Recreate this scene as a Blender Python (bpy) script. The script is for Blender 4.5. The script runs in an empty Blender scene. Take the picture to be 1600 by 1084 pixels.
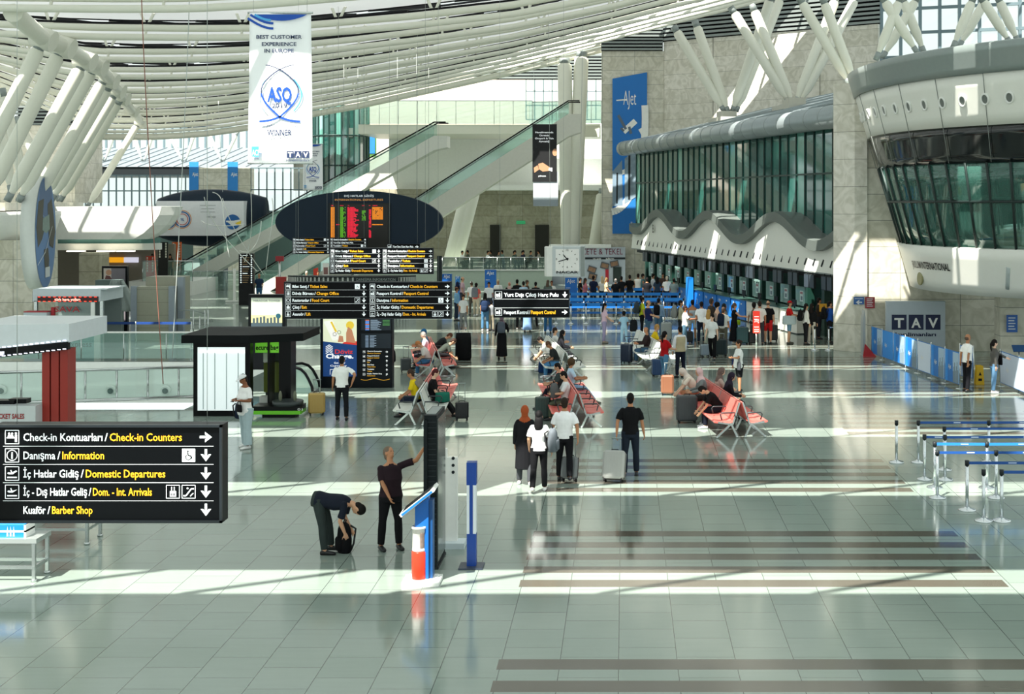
import bpy, math, random
from mathutils import Vector, Matrix
S = bpy.context.scene
COL = S.collection
R = math.radians
PI = math.pi
# ---------------------------------------------------------------- camera, light, exposure
F, CX, CY, H = 2100.0, 975.0, 315.0, 6.0      # focal length in pixels, vanishing point, eye height
cam_d = bpy.data.cameras.new('camera')
cam = bpy.data.objects.new('camera', cam_d); COL.objects.link(cam)
cam.location = (0, 0, H); cam.rotation_euler = (R(90), 0, 0)
cam_d.sensor_width = 36.0; cam_d.lens = 36.0 * F / 1600
cam_d.shift_x = -(CX - 800) / 1600; cam_d.shift_y = -(542 - CY) / 1600
cam_d.clip_end = 600; cam_d.clip_start = .1
S.camera = cam
S.view_settings.view_transform = 'Standard'
S.view_settings.look = 'None'
S.view_settings.gamma = 1
S.view_settings.exposure = 0.0
w = bpy.data.worlds.new('daylight'); S.world = w; w.use_nodes = True
bg = w.node_tree.nodes['Background']
bg.inputs[0].default_value = (.90, 1.0, .97, 1); bg.inputs[1].default_value = 1.15
SUN_T, SUN_X = .55, .36
sd = bpy.data.lights.new('sun', 'SUN'); sd.energy = 14.5; sd.angle = R(.5); sd.color = (1, .95, .86)
sun = bpy.data.objects.new('sun', sd); COL.objects.link(sun)
sun.rotation_euler = Vector((SUN_X, SUN_T, -1)).to_track_quat('-Z', 'Y').to_euler()

# ---------------------------------------------------------------- helpers
def px(x, Y): return (x - CX) / F * Y
def pz(y, Y): return H - (y - CY) / F * Y
def fl(x, y, z=0.0):
    Y = F * (H - z) / (y - CY)
    return (px(x, Y), Y)
def lin(h):
    if isinstance(h, str):
        c = [int(h[i:i + 2], 16) / 255 for i in (0, 2, 4)]
        return tuple(v / 12.92 if v <= .04045 else ((v + .055) / 1.055) ** 2.4 for v in c)
    return h
MATS = {}
def mat(name, col='808080', rough=.6, metal=0.0, emit=0.0, noise=.06, scale=6.0, spec=.5, trans=0.0, alpha=1.0, ior=1.45):
    if name in MATS: return MATS[name]
    m = bpy.data.materials.new(name); m.use_nodes = True
    nt = m.node_tree; b = nt.nodes['Principled BSDF']
    c = lin(col)
    b.inputs['Base Color'].default_value = (*c, 1)
    b.inputs['Roughness'].default_value = rough
    b.inputs['Metallic'].default_value = metal
    b.inputs['Specular IOR Level'].default_value = spec
    b.inputs['IOR'].default_value = ior
    if trans: b.inputs['Transmission Weight'].default_value = trans
    if alpha < 1: b.inputs['Alpha'].default_value = alpha
    if emit:
        b.inputs['Emission Color'].default_value = (*c, 1); b.inputs['Emission Strength'].default_value = emit
    if noise and not emit:
        tc = nt.nodes.new('ShaderNodeTexCoord'); n = nt.nodes.new('ShaderNodeTexNoise')
        n.inputs['Scale'].default_value = scale; n.inputs['Detail'].default_value = 3
        mx = nt.nodes.new('ShaderNodeMix'); mx.data_type = 'RGBA'
        mx.inputs[6].default_value = (*[v * (1 - noise) for v in c], 1)
        mx.inputs[7].default_value = (*[min(1, v * (1 + noise)) for v in c], 1)
        nt.links.new(tc.outputs['Object'], n.inputs['Vector'])
        nt.links.new(n.outputs['Fac'], mx.inputs[0]); nt.links.new(mx.outputs[2], b.inputs['Base Color'])
    MATS[name] = m
    return m
def cl(h, rough=.85): return mat('cloth_' + h, h, rough, noise=.10, scale=14, spec=.2)
def pl(h, rough=.35): return mat('plastic_' + h, h, rough, noise=.03)
def glow(h, e=1.0): return mat('lit_%s_%g' % (h, e), h, .5, emit=e)

def tag(o, label=None, cat=None, group=None, kind=None):
    if label: o['label'] = label
    if cat: o['category'] = cat
    if group: o['group'] = group
    if kind: o['kind'] = kind
    return o
def thing(name, label, cat, loc=(0, 0, 0), rz=0.0, group=None):
    o = bpy.data.objects.new(name, None); COL.objects.link(o)
    o.location = loc if len(loc) == 3 else (loc[0], loc[1], 0); o.rotation_euler = (0, 0, rz)
    o.empty_display_size = .2
    return tag(o, label, cat, group)

TXT = {}
def text_geo(s, bold=.0):
    k = (s, bold)
    if k not in TXT:
        cu = bpy.data.curves.new('t', 'FONT'); cu.body = s; cu.size = 1; cu.resolution_u = 2; cu.offset = bold
        o = bpy.data.objects.new('t', cu)
        me = bpy.data.meshes.new_from_object(o)
        vs = [tuple(v.co) for v in me.vertices]; fs = [tuple(p.vertices) for p in me.polygons]
        xs = [v[0] for v in vs] or [0, 0]
        TXT[k] = (vs, fs, min(xs), max(xs))
        bpy.data.objects.remove(o); bpy.data.curves.remove(cu); bpy.data.meshes.remove(me)
    return TXT[k]

class MB:
    def __init__(s): s.v = []; s.f = []; s.m = []; s.s = []
    def add(s, vs, fs, mi=0, sm=False):
        o = len(s.v); s.v.extend([tuple(v) for v in vs])
        for f in fs: s.f.append([i + o for i in f]); s.m.append(mi); s.s.append(sm)
        return s
    def box(s, x0, x1, y0, y1, z0, z1, mi=0):
        return s.add([(x0, y0, z0), (x1, y0, z0), (x1, y1, z0), (x0, y1, z0), (x0, y0, z1), (x1, y0, z1), (x1, y1, z1), (x0, y1, z1)],
                     [(0, 3, 2, 1), (4, 5, 6, 7), (0, 1, 5, 4), (1, 2, 6, 5), (2, 3, 7, 6), (3, 0, 4, 7)], mi)
    def obox(s, M, sx, sy, sz, mi=0):
        vs = [M @ Vector((a * sx / 2, b * sy / 2, c * sz / 2)) for c in (-1, 1) for a, b in ((-1, -1), (1, -1), (1, 1), (-1, 1))]
        return s.add(vs, [(0, 3, 2, 1), (4, 5, 6, 7), (0, 1, 5, 4), (1, 2, 6, 5), (2, 3, 7, 6), (3, 0, 4, 7)], mi)
    def bar(s, a, b, w, h, mi=0):
        a = Vector(a); b = Vector(b); d = b - a
        M = Matrix.Translation((a + b) / 2) @ d.to_track_quat('Y', 'Z').to_matrix().to_4x4()
        return s.obox(M, w, d.length, h, mi)
    def tube(s, pts, r, n=8, mi=0, caps=True, sm=True, dome=False):
        pts = [Vector(p) for p in pts]
        rs = list(r) if isinstance(r, (list, tuple)) else [r] * len(pts)
        if dome:
            d0 = (pts[0] - pts[1]).normalized(); d1 = (pts[-1] - pts[-2]).normalized()
            pts = [pts[0] + d0 * rs[0] * .95, pts[0] + d0 * rs[0] * .6] + pts + [pts[-1] + d1 * rs[-1] * .6, pts[-1] + d1 * rs[-1] * .95]
            rs = [rs[0] * .35, rs[0] * .8] + rs + [rs[-1] * .8, rs[-1] * .35]
        t = (pts[1] - pts[0]).normalized()
        u = t.orthogonal().normalized(); vs = []
        for i, p in enumerate(pts):
            tn = (pts[min(i + 1, len(pts) - 1)] - pts[max(i - 1, 0)]).normalized()
            u = (u - tn * u.dot(tn)).normalized(); v = tn.cross(u)
            for k in range(n):
                a = 2 * PI * k / n
                vs.append(p + (u * math.cos(a) + v * math.sin(a)) * rs[i])
        fs = [(i * n + k, i * n + (k + 1) % n, (i + 1) * n + (k + 1) % n, (i + 1) * n + k) for i in range(len(pts) - 1) for k in range(n)]
        s.add(vs, fs, mi, sm)
        if caps:
            o = len(s.v) - len(vs)
            s.f.append([o + k for k in reversed(range(n))]); s.m.append(mi); s.s.append(False)
            q = o + (len(pts) - 1) * n
            s.f.append([q + k for k in range(n)]); s.m.append(mi); s.s.append(False)
        return s
    def cyl(s, x, y, z0, z1, r, n=16, mi=0, r2=None):
        return s.tube([(x, y, z0), (x, y, z1)], [r, r if r2 is None else r2], n, mi)
    def lathe(s, prof, x=0, y=0, n=20, mi=0, sm=True):
        vs = [(x + r * math.cos(2 * PI * k / n), y + r * math.sin(2 * PI * k / n), z) for r, z in prof for k in range(n)]
        fs = [(i * n + k, i * n + (k + 1) % n, (i + 1) * n + (k + 1) % n, (i + 1) * n + k) for i in range(len(prof) - 1) for k in range(n)]
        s.add(vs, fs, mi, sm); o = len(s.v) - len(vs)
        s.f.append([o + k for k in reversed(range(n))]); s.m.append(mi); s.s.append(False)
        q = o + (len(prof) - 1) * n
        s.f.append([q + k for k in range(n)]); s.m.append(mi); s.s.append(False)
        return s
    def rings(s, rings, mi=0, sm=True, closed=True, n=14):
        """rings: (centre, axis_a, axis_b) with axis lengths as radii"""
        vs = []
        for c, a, b in rings:
            for k in range(n):
                t = 2 * PI * k / n
                vs.append(Vector(c) + Vector(a) * math.cos(t) + Vector(b) * math.sin(t))
        fs = [(i * n + k, i * n + (k + 1) % n, (i + 1) * n + (k + 1) % n, (i + 1) * n + k) for i in range(len(rings) - 1) for k in range(n)]
        s.add(vs, fs, mi, sm); o = len(s.v) - len(vs)
        if closed:
            s.f.append([o + k for k in reversed(range(n))]); s.m.append(mi); s.s.append(sm)
            q = o + (len(rings) - 1) * n
            s.f.append([q + k for k in range(n)]); s.m.append(mi); s.s.append(sm)
        return s
    def ell(s, c, rx, ry, rz, M=None, n=12, k=8, mi=0, z0=-1.0):
        M = M or Matrix.Identity(3); c = Vector(c); rg = []
        ts = [math.asin(z0) * .999 + (PI / 2 * .985 - math.asin(z0) * .999) * i / k for i in range(k + 1)]
        if z0 <= -1: ts = [-PI / 2 * .985 + PI * .985 * i / k for i in range(k + 1)]
        for t in ts:
            ct = math.cos(t)
            rg.append((c + M @ Vector((0, 0, rz * math.sin(t))), M @ Vector((rx * ct, 0, 0)), M @ Vector((0, ry * ct, 0))))
        return s.rings(rg, mi, True, True, n)
    def prism(s, poly, y0, y1, mi=0):
        """poly in (x, z), extruded from y0 (front) to y1"""
        n = len(poly)
        ar = sum(poly[i][0] * poly[(i + 1) % n][1] - poly[(i + 1) % n][0] * poly[i][1] for i in range(n))
        if ar < 0: poly = poly[::-1]
        vs = [(x, y0, z) for x, z in poly] + [(x, y1, z) for x, z in poly]
        return s.add(vs, [tuple(range(n)), tuple(reversed(range(n, 2 * n)))] + [(i, i + n, (i + 1) % n + n, (i + 1) % n) for i in range(n)], mi)
    def plan(s, poly, z0, z1, mi=0):
        n = len(poly)
        ar = sum(poly[i][0] * poly[(i + 1) % n][1] - poly[(i + 1) % n][0] * poly[i][1] for i in range(n))
        if ar < 0: poly = poly[::-1]
        vs = [(x, y, z0) for x, y in poly] + [(x, y, z1) for x, y in poly]
        return s.add(vs, [tuple(reversed(range(n))), tuple(range(n, 2 * n))] + [(i, (i + 1) % n, (i + 1) % n + n, i + n) for i in range(n)], mi)
    def text(s, t, x, z, size, y=0.0, mi=0, fit=None, align='l', bold=.012, M=None, th=.0):
        vs, fs, a, b = text_geo(t, bold)
        sx = size
        if fit: sx = fit / max(1e-6, b - a)
        off = {'l': -a * sx, 'c': -(a + b) / 2 * sx, 'r': -b * sx}[align]
        q = [Vector((x + off + v[0] * sx, y, z + v[1] * size)) for v in vs]
        if M: q = [M @ v for v in q]
        s.add(q, fs, mi)
        return s
    def grid(s, fn, us, vs, mi=0, sm=True):
        nu, nv = len(us), len(vs)
        pts = [fn(u, v) for u in us for v in vs]
        return s.add(pts, [(i * nv + j, (i + 1) * nv + j, (i + 1) * nv + j + 1, i * nv + j + 1) for i in range(nu - 1) for j in range(nv - 1)], mi, sm)
    def build(s, name, mats, parent=None, loc=None, rz=None, label=None, kind=None, bevel=0.0, solid=0.0):
        me = bpy.data.meshes.new(name); me.from_pydata(s.v, [], s.f)
        for m in (mats if isinstance(mats, (list, tuple)) else [mats]): me.materials.append(m)
        me.polygons.foreach_set('material_index', s.m); me.polygons.foreach_set('use_smooth', s.s)
        me.update()
        o = bpy.data.objects.new(name, me); COL.objects.link(o)
        if parent: o.parent = parent
        if loc: o.location = loc if len(loc) == 3 else (loc[0], loc[1], 0)
        if rz: o.rotation_euler = (0, 0, rz)
        if label: o['label'] = label
        if kind: o['kind'] = kind
        if solid:
            k = o.modifiers.new('thick', 'SOLIDIFY'); k.thickness = solid; k.offset = 0
        if bevel:
            k = o.modifiers.new('bevel', 'BEVEL'); k.width = bevel; k.segments = 2; k.limit_method = 'ANGLE'
        return o
def part(name, mb, mats, parent, **k): return mb.build(name, mats, parent, **k)
def struct(name, mb, mats, label=None, **k):
    o = mb.build(name, mats, kind='structure', **k)
    if label: o['label'] = label
    return o
def interp(tab, x):
    if x <= tab[0][0]: a, b = tab[0], tab[1]
    elif x >= tab[-1][0]: a, b = tab[-2], tab[-1]
    else:
        for a, b in zip(tab, tab[1:]):
            if a[0] <= x <= b[0]: break
    t = (x - a[0]) / (b[0] - a[0])
    return a[1] + (b[1] - a[1]) * t
# ---------------------------------------------------------------- shared materials
WHITE = mat('white_paint', 'e9ebe6', .45)
CREAM = mat('cream_steel', 'dfe0d2', .4, noise=.03)
def membrane():
    m = bpy.data.materials.new('roof_membrane'); m.use_nodes = True; nt = m.node_tree; nt.nodes.clear()
    out = nt.nodes.new('ShaderNodeOutputMaterial'); d = nt.nodes.new('ShaderNodeBsdfDiffuse'); t = nt.nodes.new('ShaderNodeBsdfTranslucent'); x = nt.nodes.new('ShaderNodeMixShader')
    d.inputs[0].default_value = (.84, .85, .88, 1); t.inputs[0].default_value = (.9, .94, 1, 1); x.inputs[0].default_value = .10
    nt.links.new(d.outputs[0], x.inputs[1]); nt.links.new(t.outputs[0], x.inputs[2]); nt.links.new(x.outputs[0], out.inputs[0])
    return m
PANEL = membrane()
GREY = mat('grey_metal', '8d9694', .38, .3)
STEEL = mat('brushed_steel', 'c4cac8', .22, .9, noise=.04)
CHROME = mat('polished_steel', 'd2d8da', .12, 1.0, noise=0)
BLACK = mat('black_gloss', '06080b', .3, spec=.2)
DARK = mat('dark_metal', '23292c', .5, spec=.25)
SLATE = mat('slate_board', '1a2836', .5, spec=.2)
RUBBER = mat('rubber', '15171a', .7)
def glassy(name, col, rough=.04, alpha=.35):
    """thin architectural glass: tinted see-through with a mirror coat"""
    if name in MATS: return MATS[name]
    m = bpy.data.materials.new(name); m.use_nodes = True; nt = m.node_tree; nt.nodes.clear()
    out = nt.nodes.new('ShaderNodeOutputMaterial'); tr = nt.nodes.new('ShaderNodeBsdfTransparent')
    gl = nt.nodes.new('ShaderNodeBsdfGlossy'); df = nt.nodes.new('ShaderNodeBsdfDiffuse')
    fr = nt.nodes.new('ShaderNodeFresnel'); m1 = nt.nodes.new('ShaderNodeMixShader'); m2 = nt.nodes.new('ShaderNodeMixShader')
    c = lin(col)
    tr.inputs[0].default_value = (*[.80 + .20 * v for v in c], 1); df.inputs[0].default_value = (*c, 1)
    gl.inputs['Roughness'].default_value = rough; gl.inputs[0].default_value = (.9, 1, .97, 1)
    fr.inputs[0].default_value = 1.6
    m1.inputs[0].default_value = alpha
    nt.links.new(tr.outputs[0], m1.inputs[1]); nt.links.new(df.outputs[0], m1.inputs[2])
    nt.links.new(fr.outputs[0], m2.inputs[0]); nt.links.new(m1.outputs[0], m2.inputs[1]); nt.links.new(gl.outputs[0], m2.inputs[2])
    nt.links.new(m2.outputs[0], out.inputs[0])
    MATS[name] = m
    return m
GLASS = glassy('balustrade_glass', 'b4dfd4', .03, .10)
CLEAR = glassy('clear_glass', 'd8efe9', .02, .05)
TEAL = mat('teal_glass', '1d4f49', .05, .0, spec=1.0, noise=.35, scale=.25, ior=1.9)
TEAL2 = mat('pale_teal_glass', '5fa092', .06, .0, spec=1.0, noise=.25, scale=.3, ior=1.8)

def stone(name, c1, c2, bw, bh, joint='8c8f84', rough=.35, plane='xz'):
    if name in MATS: return MATS[name]
    m = bpy.data.materials.new(name); m.use_nodes = True; nt = m.node_tree; b = nt.nodes['Principled BSDF']
    tc = nt.nodes.new('ShaderNodeTexCoord'); sp = nt.nodes.new('ShaderNodeSeparateXYZ'); cb = nt.nodes.new('ShaderNodeCombineXYZ')
    nt.links.new(tc.outputs['Object'], sp.inputs[0])
    ad = nt.nodes.new('ShaderNodeMath'); ad.operation = 'ADD'
    nt.links.new(sp.outputs[0], ad.inputs[0]); nt.links.new(sp.outputs[1], ad.inputs[1])
    nt.links.new(ad.outputs[0], cb.inputs[0]); nt.links.new(sp.outputs[2], cb.inputs[1])
    br = nt.nodes.new('ShaderNodeTexBrick'); br.inputs['Scale'].default_value = 1
    br.inputs['Brick Width'].default_value = bw; br.inputs['Row Height'].default_value = bh
    br.inputs['Mortar Size'].default_value = .012; br.inputs['Mortar Smooth'].default_value = .0; br.offset = .0; br.squash = 1
    br.inputs['Bias'].default_value = -.2
    br.inputs['Color1'].default_value = (*lin(c1), 1); br.inputs['Color2'].default_value = (*lin(c2), 1); br.inputs['Mortar'].default_value = (*lin(joint), 1)
    nt.links.new(cb.outputs[0], br.inputs['Vector'])
    no = nt.nodes.new('ShaderNodeTexNoise'); no.inputs['Scale'].default_value = 1.3; no.inputs['Detail'].default_value = 8; no.inputs['Distortion'].default_value = 2.2
    nt.links.new(tc.outputs['Object'], no.inputs['Vector'])
    rp = nt.nodes.new('ShaderNodeValToRGB'); rp.color_ramp.elements[0].position = .38; rp.color_ramp.elements[1].position = .62
    rp.color_ramp.elements[0].color = (.78, .78, .74, 1); rp.color_ramp.elements[1].color = (1.0, 1.0, 1.0, 1)
    nt.links.new(no.outputs['Fac'], rp.inputs[0])
    mx = nt.nodes.new('ShaderNodeMix'); mx.data_type = 'RGBA'; mx.blend_type = 'MULTIPLY'; mx.inputs[0].default_value = 1
    nt.links.new(br.outputs['Color'], mx.inputs[6]); nt.links.new(rp.outputs[0], mx.inputs[7])
    nt.links.new(mx.outputs[2], b.inputs['Base Color']); b.inputs['Roughness'].default_value = rough
    MATS[name] = m
    return m
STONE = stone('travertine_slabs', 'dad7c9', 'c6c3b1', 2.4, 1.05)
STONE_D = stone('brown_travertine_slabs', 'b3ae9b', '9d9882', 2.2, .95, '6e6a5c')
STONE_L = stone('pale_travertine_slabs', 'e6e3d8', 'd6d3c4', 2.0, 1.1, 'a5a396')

def floor_mat():
    m = bpy.data.materials.new('polished_granite_tiles'); m.use_nodes = True; nt = m.node_tree; b = nt.nodes['Principled BSDF']
    tc = nt.nodes.new('ShaderNodeTexCoord'); sp = nt.nodes.new('ShaderNodeSeparateXYZ'); cb = nt.nodes.new('ShaderNodeCombineXYZ')
    L = nt.links.new
    L(tc.outputs['Object'], sp.inputs[0])
    L(sp.outputs[1], cb.inputs[0]); 
    ax = nt.nodes.new('ShaderNodeMath'); ax.operation = 'ADD'; ax.inputs[1].default_value = .07 + .765 * 200
    L(sp.outputs[0], ax.inputs[0]); L(ax.outputs[0], cb.inputs[1])
    br = nt.nodes.new('ShaderNodeTexBrick'); br.inputs['Scale'].default_value = 1
    br.inputs['Brick Width'].default_value = .77; br.inputs['Row Height'].default_value = .765; br.offset = .5
    br.inputs['Mortar Size'].default_value = .0055; br.inputs['Mortar Smooth'].default_value = 0; br.inputs['Bias'].default_value = 0
    br.inputs['Color1'].default_value = (*lin('85938b'), 1); br.inputs['Color2'].default_value = (*lin('8b9890'), 1); br.inputs['Mortar'].default_value = (*lin('4c5550'), 1)
    L(cb.outputs[0], br.inputs['Vector'])
    no = nt.nodes.new('ShaderNodeTexNoise'); no.inputs['Scale'].default_value = 2.5; no.inputs['Detail'].default_value = 6
    mp = nt.nodes.new('ShaderNodeMapping'); mp.inputs['Scale'].default_value = (.6, 4, 1)
    L(tc.outputs['Object'], mp.inputs[0]); L(mp.outputs[0], no.inputs['Vector'])
    rp = nt.nodes.new('ShaderNodeValToRGB'); rp.color_ramp.elements[0].color = (.93, .94, .93, 1); rp.color_ramp.elements[1].color = (1.04, 1.04, 1.03, 1)
    L(no.outputs['Fac'], rp.inputs[0])
    mx = nt.nodes.new('ShaderNodeMix'); mx.data_type = 'RGBA'; mx.blend_type = 'MULTIPLY'; mx.inputs[0].default_value = 1
    L(br.outputs['Color'], mx.inputs[6]); L(rp.outputs[0], mx.inputs[7])
    # dark granite inlay bands: five of them repeated every 6.86 m
    def mth(op, a, bb=None, c=None):
        n = nt.nodes.new('ShaderNodeMath'); n.operation = op
        for i, v in enumerate((a, bb, c)):
            if v is None: continue
            if isinstance(v, (int, float)): n.inputs[i].default_value = v
            else: L(v, n.inputs[i])
        return n.outputs[0]
    X, Y = sp.outputs[0], sp.outputs[1]
    q = mth('SUBTRACT', 24.49 + 6.86 * 40, Y)
    u = mth('MODULO', q, 6.86)
    inblock = mth('LESS_THAN', u, 3.55)
    band = mth('LESS_THAN', mth('MODULO', u, .79), .39)
    near = mth('LESS_THAN', Y, 33.0)
    xr = mth('MULTIPLY', mth('GREATER_THAN', X, -1.64), mth('LESS_THAN', X, 6.0))
    mid = mth('MULTIPLY', mth('GREATER_THAN', Y, 33.0), mth('GREATER_THAN', X, 5.8))
    midf = mth('MULTIPLY', mid, mth('LESS_THAN', Y, 47.0))
    far = mth('MULTIPLY', mth('GREATER_THAN', Y, 47.0), mth('MULTIPLY', mth('GREATER_THAN', X, -9), mth('LESS_THAN', Y, 75.0)))
    reg = mth('MINIMUM', mth('ADD', mth('ADD', mth('MULTIPLY', near, xr), midf), far), 1)
    k = mth('MULTIPLY', mth('MULTIPLY', inblock, band), reg)
    n2 = nt.nodes.new('ShaderNodeMix'); n2.data_type = 'RGBA'
    n2.inputs[7].default_value = (*lin('57534a'), 1)
    L(k, n2.inputs[0]); L(mx.outputs[2], n2.inputs[6]); L(n2.outputs[2], b.inputs['Base Color'])
    b.inputs['Roughness'].default_value = .11; b.inputs['Specular IOR Level'].default_value = .5; b.inputs['IOR'].default_value = 1.62
    return m
FLOOR = floor_mat()
# ---------------------------------------------------------------- floor (with the stairwell opening on the left)
VX0, VX1, VY0, VY1 = -27.0, -12.7, 38.8, 50.5
b = MB()
for x0, x1, y0, y1 in ((-62, 40, -10, VY0), (-62, VX0, VY0, VY1), (VX1, 40, VY0, VY1), (-62, 40, VY1, 135)):
    b.add([(x0, y0, 0), (x1, y0, 0), (x1, y1, 0), (x0, y1, 0)], [(0, 1, 2, 3)])
struct('floor', b, FLOOR, 'polished grey-green tile floor with dark inlay bands')
b = MB()
b.box(VX0, VX1, VY1, VY1 + .3, -1.55, -.02); b.box(VX0 - .3, VX0, VY0, VY1, -1.55, -.02); b.box(VX1, VX1 + .25, VY0, VY1, -1.55, -.02)
b.box(VX0, VX1, VY0 - .25, VY0, -.6, -.02)
well = struct('trim_1', b, mat('well_white', 'eef2ec', .3), 'white stairwell lining below the floor edge')
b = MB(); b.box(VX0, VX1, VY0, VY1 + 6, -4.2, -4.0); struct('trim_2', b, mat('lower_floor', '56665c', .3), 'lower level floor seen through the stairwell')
b = MB()
for i in range(7):
    x = VX0 + 1.6 + i * 2.05
    b.tube([(x, VY1 - .02, -1.05), (x, VY1 - .14, -1.08)], [.2, .17], 14, 0)
    b.tube([(x, VY1 - .1, -1.08), (x + .02, VY1 - .2, -1.1)], [.12, .1], 12, 1)
for i in range(7):
    pass
b.build('spotlights', [WHITE, DARK], well)

# ---------------------------------------------------------------- roof
Y0, PITCH = 46.3, 6.86
NEAR = [(-100, 34), (0, 38), (150, 43), (300, 44.5), (400, 44), (489, 39), (650, 25), (800, 8), (950, -20), (1100, -58), (1300, -120), (1600, -225)]
FAR = [(-100, 97), (0, 137), (100, 182), (155, 199), (250, 199), (320, 194), (388, 185), (489, 163), (550, 153), (650, 131), (800, 98), (950, 60), (1050, 34), (1200, -3), (1350, -45), (1600, -130)]
def zr(X, Y):
    Y = min(max(Y, Y0), 103)
    bl = (1 / Y0 - 1 / Y) / (1 / Y0 - 1 / 101.2)
    x = CX + F * X / Y
    return min(30, pz(interp(NEAR, x) * (1 - bl) + interp(FAR, x) * bl, Y))
def zc(X, Y): return zr(X, Y) + .52
def slit(X, yb):
    Y = yb - SUN_T * 13
    for _ in range(6): Y = yb - SUN_T * zc(X, Y)
    return Y
XS = [-66 + 2.2 * i for i in range(50)]
b = MB()
NB = list(range(-2, 14))
for n in NB:
    a0, a1 = 21.25 + PITCH * n + .68, 21.25 + PITCH * (n + 1) - .68
    def P(X, j):
        s0, s1 = slit(X, a0), slit(X, a1)
        Y = s0 + (s1 - s0) * j / 3
        return (X, Y, zc(X, Y))
    b.grid(P, XS, [0, 1, 2, 3], 0)
    # black glazing frames along both edges of the opening
    for e in (a0, a1):
        b.grid(lambda X, j: (X, slit(X, e), zc(X, slit(X, e)) - (.05 if j else -.03)), XS, [0, 1], 1, False)
    # slanted glazing braces across the opening
    x = -64 + (n % 3) * 1.1
    while x < 40:
        o0, o1 = slit(x, a0 - 1.36), slit(x + 2.4, a0)
        b.bar((x, o0, zc(x, o0)), (x + 2.4, o1, zc(x + 2.4, o1)), .13, .13, 1)
        x += 3.1
struct('ceiling', b, [PANEL, BLACK], 'sagging white panelled roof with narrow skylight slots')
random.seed(3)
for k in range(-1, 9):
    Y = Y0 + PITCH * k
    b = MB()
    xs = [px(-120 + 40 * i, Y) for i in range(49)]
    xs = [x for x in xs if -62 < x < 34]
    b.tube([(x, Y, zr(x, Y)) for x in xs], .125, 10)
    b.tube([(x, Y - .1, zr(x, Y) - .33) for x in xs], .12, 10)
    if k == 8:
        b.tube([(x, Y + .2, zr(x, Y) - .7) for x in xs], .24, 10)
    t = struct('roof_truss', b, CREAM, 'cream tubular roof truss with paired chords')
    g = MB(); g.grid(lambda x, j: (x, Y, zr(x, Y) + (.13, .20)[j]), xs, [0, 1], 0, False); g.build('black_rail', BLACK, t, solid=.05)
    v = MB(); x = xs[0] + random.random() * 2
    while x < xs[-1] - 1:
        z = zr(x, Y)
        v.tube([(x, Y, z), (x - .24, Y + .12, zc(x - .24, Y) + .05)], .055, 6)
        v.tube([(x, Y, z), (x + .24, Y + .12, zc(x + .24, Y) + .05)], .055, 6)
        v.tube([(x, Y, z), (x, Y - .1, z - .33)], .05, 6)
        x += 3.3
    v.build('strut', CREAM, t)
# edge beam on the left and its slanted struts
def tubes(name, lst, label, m=CREAM, r=.26):
    for a in lst:
        (x0, y0), (x1, y1), Y = a[:3]; Yb = a[3] if len(a) > 3 else Y
        b = MB()
        p, q = Vector((px(x0, Y), Y, pz(y0, Y))), Vector((px(x1, Yb), Yb, pz(y1, Yb)))
        d = (q - p).normalized()
        b.tube([p, p + d * .25, p + d * .5, q - d * .9, q - d * .35, q], [r * .4, r * .55, r, r, r * .5, r * .35], 12)
        o = struct(name, b, m, label)
        j = MB(); j.tube([p - d * .05, p + d * .35], r * .75, 10); j.tube([q - d * .3, q + d * .05], r * .6, 10)
        j.build('steel_joint', GREY, o)
tubes('strut_column', [((67, 62), (-56, 312), 44), ((98, 72), (-20, 312), 46), ((132, 95), (12, 312), 50), ((149, 102), (30, 312), 53, 55),
    ((165, 119), (57, 312), 57), ((173, 130), (66, 312), 59, 61), ((181, 143), (81, 312), 64), ((189, 153), (95, 312), 68, 70), ((218, 190), (137, 322), 91)],
    'cream slanted roof strut leaning left', r=.24)
tubes('strut_column', [((3, 140), (44, 312), 62), ((25, 185), (92, 312), 72), ((-25, 60), (18, 300), 56)], 'cream slanted roof strut leaning right behind the others', r=.24)
b = MB()
arc = [(px(x, Y), Y, pz(y, Y)) for x, y, Y in ((20, 20, 39.5), (67, 60, 44), (98, 72, 46), (132, 93, 50), (151, 102, 53), (170, 124, 58), (182, 140, 64), (190, 152, 68.5), (205, 172, 78), (220, 190, 91))]
b.tube(arc, .28, 10)
for p in arc[1:]: b.tube([(p[0] - .3, p[1], p[2] + .1), (p[0] + .35, p[1], p[2] - .12)], .36, 10)
struct('edge_beam', b, CREAM, 'cream curved edge beam carrying the left struts')
tubes('strut_column', [((1053, 42), (1131, 172), 85), ((1086, 34), (1137, 174), 85, 85), ((1206, -8), (1145, 172), 82, 85), ((1222, -8), (1150, 173), 85)], 'cream roof strut springing from the far check-in roof bearing', r=.3)
tubes('strut_column', [((1142, 12), (1233, 160), 74), ((1175, 8), (1238, 162), 74), ((1308, -8), (1244, 160), 74), ((1340, -8), (1249, 161), 74)], 'cream roof strut springing from the near check-in roof bearing', r=.27)
tubes('strut_column', [((1247, -6), (1328, 132), 57), ((1284, -6), (1336, 132), 57), ((1409, -8), (1369, 92), 58), ((1436, -8), (1379, 90), 60), ((1376, -8), (1433, 82), 58), ((1408, -8), (1444, 82), 60),
    ((1523, -8), (1489, 74), 58), ((1545, -8), (1498, 73), 60), ((1530, -8), (1579, 68), 58), ((1557, -8), (1591, 66), 60)], 'cream roof strut rising above the ship-shaped restaurant', r=.21)
tubes('strut_column', [((882, 92), (889, 446), 101), ((909, 82), (893, 446), 101), ((733, 293), (694, 446), 104), ((741, 293), (702, 446), 104), ((944, 296), (921, 446), 104)], 'cream leaning column at the back of the hall', r=.55)
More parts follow.
